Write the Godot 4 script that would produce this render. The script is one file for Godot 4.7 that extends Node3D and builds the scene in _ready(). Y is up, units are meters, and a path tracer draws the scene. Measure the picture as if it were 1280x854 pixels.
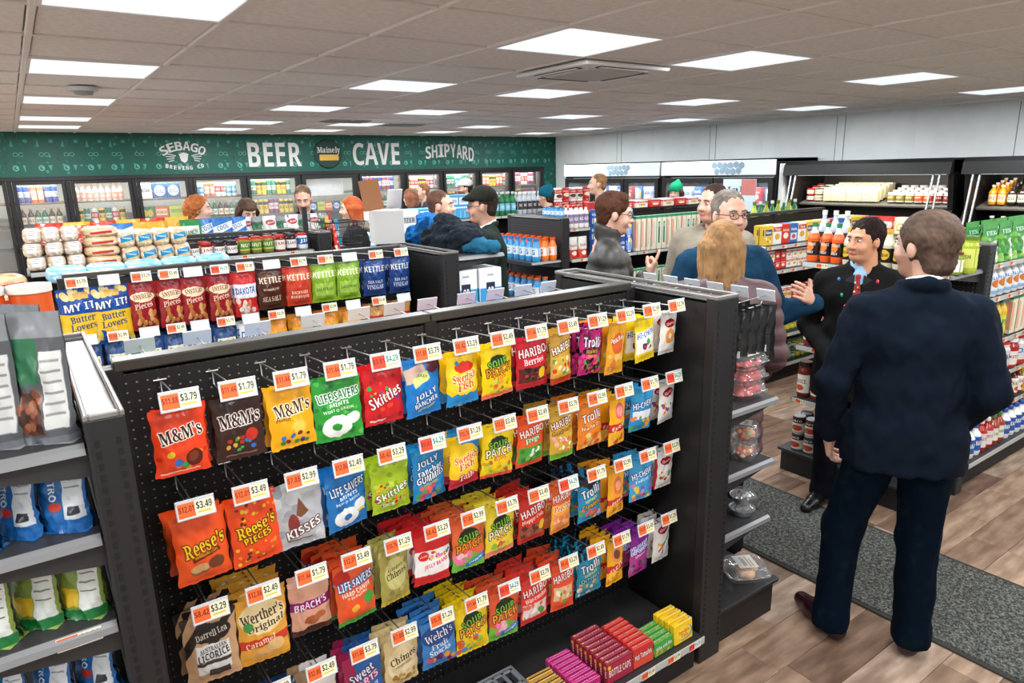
extends Node3D
# A small shop: candy shelves in front, a wall of drinks coolers behind, shoppers between.

var taken := {}
var labels := {}
var mats := {}
var rng := RandomNumberGenerator.new()
var bold: SystemFont
var plainf: SystemFont
var serif: SystemFont
var cells := {}
var atlas_mat: StandardMaterial3D
var gloss_mat: StandardMaterial3D
var pet_mat: StandardMaterial3D
const CEIL := 2.572
const ORD := ["first", "second", "third", "fourth", "fifth", "sixth", "seventh", "eighth", "ninth", "tenth", "eleventh", "twelfth", "thirteenth", "fourteenth", "fifteenth", "sixteenth", "seventeenth", "eighteenth", "nineteenth", "twentieth", "twenty-first", "twenty-second", "twenty-third", "twenty-fourth", "twenty-fifth", "twenty-sixth", "twenty-seventh", "twenty-eighth", "twenty-ninth", "thirtieth"]

func _ready() -> void:
	rng.seed = 7
	set_camera()
	set_environment()
	ceiling_lights()
	fonts()
	paint_atlas()
	room()
	beer_wall()
	right_wall_coolers()
	gondolas()
	candy_wall()
	endcap_left_goods()
	endcap_right_goods()
	row_two_goods()
	row_three_goods()
	second_block_goods()
	back_goods()
	beer_goods()
	cooler_goods()
	people()
	extras()

func set_camera() -> void:
	var yaw := deg_to_rad(35.13)
	var pitch := deg_to_rad(-13.98)
	var roll := deg_to_rad(-1.33)
	var fwd := Vector3(sin(yaw) * cos(pitch), sin(pitch), -cos(yaw) * cos(pitch))
	var r0 := Vector3(cos(yaw), 0, sin(yaw))
	var u0 := r0.cross(fwd)
	var r := r0 * cos(roll) + u0 * sin(roll)
	var u := u0 * cos(roll) - r0 * sin(roll)
	var cam := Camera3D.new()
	cam.name = "camera"
	cam.transform = Transform3D(Basis(r, u, -fwd), Vector3(0, 2.0, 0))
	cam.fov = rad_to_deg(2.0 * atan(427.0 / 862.0))
	cam.near = 0.05
	cam.current = true
	add_child(cam)

func set_environment() -> void:
	var e := Environment.new()
	e.background_mode = Environment.BG_COLOR
	e.background_color = Color(0.0, 0.0, 0.0)
	e.tonemap_mode = Environment.TONE_MAPPER_LINEAR
	e.tonemap_exposure = 1.1
	e.sdfgi_enabled = true
	e.ssao_enabled = true
	e.ssil_enabled = true
	var w := WorldEnvironment.new()
	w.name = "world_environment"
	w.environment = e
	add_child(w)

func ceiling_lights() -> void:
	# 2 ft x 2 ft LED panels laid in the tile grid
	var frame := G.new()
	for k in 4:
		var a := k * PI / 2
		frame.box(Vector3(cos(a), 0, sin(a)) * 0.292 + Vector3(0, 0.006, 0), Vector3(0.022 if k % 2 == 0 else 0.606, 0.012, 0.606 if k % 2 == 0 else 0.022), 0.002)
	var fm := frame.mesh(M("light_frame", "e9e9e6", 0.5))
	var glow := StandardMaterial3D.new()
	glow.resource_name = "light_diffuser"
	glow.albedo_color = Color("f4f6f8")
	glow.emission_enabled = true
	glow.emission = Color(0.92, 0.965, 1.0)
	glow.emission_energy_multiplier = 0.8
	var dg := G.new()
	dg.box(Vector3(0, 0.008, 0), Vector3(0.562, 0.008, 0.562), 0.001)
	var dm := dg.mesh(glow)
	var cols := [-5, -3, 0, 3, 5, 8, 11]
	var rows := [-6, -3, 0, 3, 6, 9, 11]
	for i in cols.size():
		for j in rows.size():
			var t := thing("ceiling_light", "square ceiling light panel, %s from teal wall, %s line from white wall" % [ORD[6 - j], ORD[6 - i]], "ceiling light", Vector3(0.16 + 0.61 * (cols[i] + 0.5), CEIL - 0.004, -(2.36 + 0.61 * (rows[j] + 0.5))), 0, "square ceiling light panels")
			obj("frame", fm, t)
			obj("diffuser", dm, t)
			var l := AreaLight3D.new()
			l.name = "panel_light"
			l.area_size = Vector2(0.56, 0.56)
			l.light_energy = 2.2
			l.light_color = Color(0.97, 0.985, 1.0)
			l.area_range = 20.0
			l.area_attenuation = 2.0
			l.shadow_enabled = true
			l.rotation.x = -PI / 2
			l.position.y = -0.004
			t.add_child(l)

# ---------------------------------------------------------------- helpers
class G:
	var v := PackedVector3Array()
	var n := PackedVector3Array()
	var u := PackedVector2Array()
	var c := PackedColorArray()
	var col := Color.WHITE
	var xf := Transform3D()
	func tri(a: Vector3, b: Vector3, d: Vector3, na: Vector3, nb: Vector3, nd: Vector3, ua := Vector2.ZERO, ub := Vector2.ZERO, ud := Vector2.ZERO) -> void:
		var g := (d - a).cross(b - a)
		if g.dot(na + nb + nd) < 0.0:
			var t := b; b = d; d = t
			t = nb; nb = nd; nd = t
			var tu := ub; ub = ud; ud = tu
		v.append(xf * a); v.append(xf * b); v.append(xf * d)
		n.append((xf.basis * na).normalized()); n.append((xf.basis * nb).normalized()); n.append((xf.basis * nd).normalized())
		u.append(ua); u.append(ub); u.append(ud)
		c.append(col); c.append(col); c.append(col)
	func quad(a: Vector3, b: Vector3, d: Vector3, e: Vector3, out: Vector3, r := Rect2(0, 0, 1, 1)) -> void:
		# a top-left, b top-right, d bottom-right, e bottom-left
		var u0 := r.position
		var u1 := r.position + Vector2(r.size.x, 0)
		var u2 := r.end
		var u3 := r.position + Vector2(0, r.size.y)
		tri(a, b, d, out, out, out, u0, u1, u2)
		tri(a, d, e, out, out, out, u0, u2, u3)
	func box(cn: Vector3, s: Vector3, bv := 0.0, r := Rect2(0, 0, 1, 1), spine := false) -> void:
		var h := s / 2
		bv = minf(bv, minf(h.x, minf(h.y, h.z)) * 0.9)
		var side := Rect2(r.position, Vector2(r.size.x * 0.12, r.size.y))
		var top := r if spine else Rect2(r.position, Vector2(r.size.x, r.size.y * 0.1))
		var i := h - Vector3(bv, bv, bv)
		for sg: float in [1.0, -1.0]:
			quad(cn + Vector3(-i.x * sg, i.y, h.z * sg), cn + Vector3(i.x * sg, i.y, h.z * sg), cn + Vector3(i.x * sg, -i.y, h.z * sg), cn + Vector3(-i.x * sg, -i.y, h.z * sg), Vector3(0, 0, sg), r)
			quad(cn + Vector3(h.x * sg, i.y, i.z * sg), cn + Vector3(h.x * sg, i.y, -i.z * sg), cn + Vector3(h.x * sg, -i.y, -i.z * sg), cn + Vector3(h.x * sg, -i.y, i.z * sg), Vector3(sg, 0, 0), side)
			quad(cn + Vector3(-i.x, h.y * sg, -i.z * sg), cn + Vector3(i.x, h.y * sg, -i.z * sg), cn + Vector3(i.x, h.y * sg, i.z * sg), cn + Vector3(-i.x, h.y * sg, i.z * sg), Vector3(0, sg, 0), top)
		if bv <= 0.0:
			return
		var e := Rect2(r.position, r.size * 0.02)
		for p: float in [1.0, -1.0]:
			for q: float in [1.0, -1.0]:
				quad(cn + Vector3(-i.x, p * h.y, q * i.z), cn + Vector3(i.x, p * h.y, q * i.z), cn + Vector3(i.x, p * i.y, q * h.z), cn + Vector3(-i.x, p * i.y, q * h.z), Vector3(0, p, q).normalized(), e)
				quad(cn + Vector3(p * h.x, -i.y, q * i.z), cn + Vector3(p * h.x, i.y, q * i.z), cn + Vector3(p * i.x, i.y, q * h.z), cn + Vector3(p * i.x, -i.y, q * h.z), Vector3(p, 0, q).normalized(), e)
				quad(cn + Vector3(p * h.x, q * i.y, -i.z), cn + Vector3(p * h.x, q * i.y, i.z), cn + Vector3(p * i.x, q * h.y, i.z), cn + Vector3(p * i.x, q * h.y, -i.z), Vector3(p, q, 0).normalized(), e)
				for w: float in [1.0, -1.0]:
					var o := Vector3(p, q, w).normalized()
					tri(cn + Vector3(p * h.x, q * i.y, w * i.z), cn + Vector3(p * i.x, q * h.y, w * i.z), cn + Vector3(p * i.x, q * i.y, w * h.z), o, o, o, r.position, r.position, r.position)
	func tube(pts: Array, r: float, sides := 6, r_end := -1.0) -> void:
		var m := pts.size()
		if r_end < 0.0: r_end = r
		var prev: Array = []
		var pn: Array = []
		var up := Vector3(0.13, 0.97, 0.21).normalized()
		for i in m:
			var t: Vector3 = (pts[mini(i + 1, m - 1)] - pts[maxi(i - 1, 0)]).normalized()
			if absf(t.dot(up)) > 0.95: up = Vector3(0.9, 0.1, 0.4).normalized()
			var sx := t.cross(up).normalized()
			var sy := sx.cross(t).normalized()
			up = sy
			var ring: Array = []
			var rn: Array = []
			var rr := lerpf(r, r_end, float(i) / maxf(1.0, m - 1))
			for k in sides:
				var o := sx * cos(TAU * k / sides) + sy * sin(TAU * k / sides)
				rn.append(o)
				ring.append(pts[i] + o * rr)
			if i > 0:
				for k in sides:
					var k2 := (k + 1) % sides
					tri(prev[k], prev[k2], ring[k2], pn[k], pn[k2], rn[k2])
					tri(prev[k], ring[k2], ring[k], pn[k], rn[k2], rn[k])
			if i == 0 or i == m - 1:
				var o2 := -t if i == 0 else t
				for k in sides - 2:
					tri(ring[0], ring[k + 1], ring[k + 2], o2, o2, o2)
			prev = ring
			pn = rn
	func lathe(prof: Array, segs := 12, r := Rect2(0, 0, 1, 1), o := Vector3.ZERO) -> void:
		# prof: Vector2(radius, y) from the top down; u runs 0..1 over each half turn
		var total := 0.0
		var acc := [0.0]
		for i in range(1, prof.size()):
			total += prof[i].distance_to(prof[i - 1]) if prof[i].x > 0.0005 and prof[i - 1].x > 0.0005 else 0.0001
			acc.append(total)
		for i in range(1, prof.size()):
			var p: Vector2 = prof[i - 1]
			var q: Vector2 = prof[i]
			var d := q - p
			var nn := Vector2(-d.y, d.x).normalized()
			var v0: float = r.position.y + r.size.y * acc[i - 1] / total
			var v1: float = r.position.y + r.size.y * acc[i] / total
			for k in segs:
				var a0 := PI + TAU * k / segs
				var a1 := PI + TAU * (k + 1) / segs
				var e0 := Vector3(cos(a0), 0, -sin(a0))
				var e1 := Vector3(cos(a1), 0, -sin(a1))
				var f0 := fmod(2.0 * k / segs, 1.0)
				var f1 := f0 + 2.0 / segs
				var u0 := r.position.x + r.size.x * f0
				var u1 := r.position.x + r.size.x * minf(1.0, f1)
				var n0 := (e0 * nn.x + Vector3.UP * nn.y)
				var n1 := (e1 * nn.x + Vector3.UP * nn.y)
				var a := o + e0 * p.x + Vector3.UP * p.y
				var b := o + e1 * p.x + Vector3.UP * p.y
				var cc := o + e1 * q.x + Vector3.UP * q.y
				var dd := o + e0 * q.x + Vector3.UP * q.y
				if p.x > 0.0003: tri(a, b, cc, n0, n1, n1, Vector2(u0, v0), Vector2(u1, v0), Vector2(u1, v1))
				if q.x > 0.0003: tri(a, cc, dd, n0, n1, n0, Vector2(u0, v0), Vector2(u1, v1), Vector2(u0, v1))
	func ell(o: Vector3, r: Vector3, nu := 10, nv := 7) -> void:
		for j in nv:
			var t0 := PI * j / nv
			var t1 := PI * (j + 1) / nv
			for k in nu:
				var p: Array = []
				var q: Array = []
				for w: Vector2 in [Vector2(t0, k), Vector2(t0, k + 1), Vector2(t1, k + 1), Vector2(t1, k)]:
					var a := TAU * w.y / nu
					var d := Vector3(sin(w.x) * cos(a), cos(w.x), sin(w.x) * sin(a))
					p.append(o + d * r)
					q.append((d / r).normalized())
				if j > 0: tri(p[0], p[1], p[2], q[0], q[1], q[2])
				if j < nv - 1: tri(p[0], p[2], p[3], q[0], q[2], q[3])
	func prism(poly: PackedVector2Array, z0: float, z1: float, r := Rect2(0, 0, 1, 1)) -> void:
		# outline in x,y; from z0 (back) to z1 (front)
		var ix := Geometry2D.triangulate_polygon(poly)
		for i in range(0, ix.size(), 3):
			var a := poly[ix[i]]; var b := poly[ix[i + 1]]; var d := poly[ix[i + 2]]
			tri(Vector3(a.x, a.y, z1), Vector3(b.x, b.y, z1), Vector3(d.x, d.y, z1), Vector3.BACK, Vector3.BACK, Vector3.BACK, r.position, r.position, r.position)
			tri(Vector3(a.x, a.y, z0), Vector3(b.x, b.y, z0), Vector3(d.x, d.y, z0), Vector3.FORWARD, Vector3.FORWARD, Vector3.FORWARD, r.position, r.position, r.position)
		var cw := Geometry2D.is_polygon_clockwise(poly)
		for i in poly.size():
			var a := poly[i]; var b := poly[(i + 1) % poly.size()]
			var e := b - a
			var o := Vector3(e.y, -e.x, 0).normalized() * (-1.0 if cw else 1.0)
			quad(Vector3(a.x, a.y, z0), Vector3(b.x, b.y, z0), Vector3(b.x, b.y, z1), Vector3(a.x, a.y, z1), o, r)
	func mesh(m: Material) -> ArrayMesh:
		var arr := []
		arr.resize(Mesh.ARRAY_MAX)
		arr[Mesh.ARRAY_VERTEX] = v
		arr[Mesh.ARRAY_NORMAL] = n
		arr[Mesh.ARRAY_TEX_UV] = u
		arr[Mesh.ARRAY_COLOR] = c
		var am := ArrayMesh.new()
		am.add_surface_from_arrays(Mesh.PRIMITIVE_TRIANGLES, arr)
		am.surface_set_material(0, m)
		return am

func M(key: String, hex := "ffffff", rough := 0.6, metal := 0.0, vc := false) -> StandardMaterial3D:
	if mats.has(key):
		return mats[key]
	var m := StandardMaterial3D.new()
	m.resource_name = key
	m.albedo_color = Color(hex)
	m.roughness = rough
	m.metallic = metal
	m.vertex_color_use_as_albedo = vc
	mats[key] = m
	return m

func glass(key: String, hex: String, alpha: float, rough := 0.03) -> StandardMaterial3D:
	if mats.has(key):
		return mats[key]
	var m := M(key, hex, rough)
	m.transparency = BaseMaterial3D.TRANSPARENCY_ALPHA
	m.albedo_color.a = alpha
	return m

func numbered(called: String) -> String:
	var k: int = taken.get(called, 0)
	taken[called] = k + 1
	return called if k == 0 else "%s_%03d" % [called, k]

func tag(o: Node3D, label: String, category: String, group := "") -> void:
	o.set_meta("label", label)
	o.set_meta("category", category)
	if group: o.set_meta("group", group)
	labels[label] = labels.get(label, 0) + 1

func thing(called: String, label: String, category: String, at := Vector3.ZERO, turn := 0.0, group := "") -> Node3D:
	var o := Node3D.new()
	o.name = numbered(called)
	add_child(o)
	o.position = at
	o.rotation.y = turn
	tag(o, label, category, group)
	return o

func one(called: String, label: String, category: String, mesh: Mesh, at: Vector3, turn := 0.0, group := "") -> MeshInstance3D:
	var o := MeshInstance3D.new()
	o.name = numbered(called)
	o.mesh = mesh
	add_child(o)
	o.position = at
	o.rotation.y = turn
	tag(o, label, category, group)
	return o

func obj(called: String, mesh: Mesh, parent: Node3D, at := Vector3.ZERO, turn := 0.0) -> MeshInstance3D:
	var o := MeshInstance3D.new()
	o.name = called
	o.mesh = mesh
	parent.add_child(o, true)
	o.position = at
	o.rotation.y = turn
	return o

func struct(called: String, mesh: Mesh, at := Vector3.ZERO) -> MeshInstance3D:
	var o := MeshInstance3D.new()
	o.name = numbered(called)
	o.mesh = mesh
	add_child(o)
	o.position = at
	o.set_meta("kind", "structure")
	return o

func bx(s: Vector3, m: Material, bv := 0.002, o := Vector3.ZERO) -> ArrayMesh:
	var g := G.new()
	g.box(o, s, bv)
	return g.mesh(m)

func fonts() -> void:
	bold = SystemFont.new()
	bold.font_names = PackedStringArray(["Droid Sans"])
	bold.font_weight = 700
	plainf = SystemFont.new()
	plainf.font_names = PackedStringArray(["Droid Sans"])
	serif = SystemFont.new()
	serif.font_names = PackedStringArray(["Droid Serif"])
	serif.font_weight = 700

var text_cache := {}
func text_tris(s: String, f: Font) -> Array:
	# [triangle corners in 0..1, top-left origin; width over height]
	var key := s + str(f.get_instance_id())
	if text_cache.has(key):
		return text_cache[key]
	var t := TextMesh.new()
	t.font = f
	t.text = s
	t.font_size = 32
	t.depth = 0.0
	t.pixel_size = 0.01
	t.curve_step = 3.0
	var a: PackedVector3Array = t.get_mesh_arrays()[0]
	var lo := Vector2(1e9, 1e9)
	var hi := -lo
	for p in a:
		lo = lo.min(Vector2(p.x, p.y))
		hi = hi.max(Vector2(p.x, p.y))
	var out := PackedVector2Array()
	for p in a:
		out.append(Vector2((p.x - lo.x) / maxf(hi.x - lo.x, 0.001), (hi.y - p.y) / maxf(hi.y - lo.y, 0.001)))
	text_cache[key] = [out, (hi.x - lo.x) / maxf(hi.y - lo.y, 0.001)]
	return text_cache[key]

func text_geo(g: G, s: String, f: Font, x: float, y: float, w: float, h: float, z := 0.0, out := Vector3.BACK) -> void:
	# flat lettering with its top-left corner at x,y in the plane z
	var tt := text_tris(s, f)
	var p: PackedVector2Array = tt[0]
	for i in range(0, p.size(), 3):
		g.tri(Vector3(x + p[i].x * w, y - p[i].y * h, z), Vector3(x + p[i + 1].x * w, y - p[i + 1].y * h, z), Vector3(x + p[i + 2].x * w, y - p[i + 2].y * h, z), out, out, out)
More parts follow.
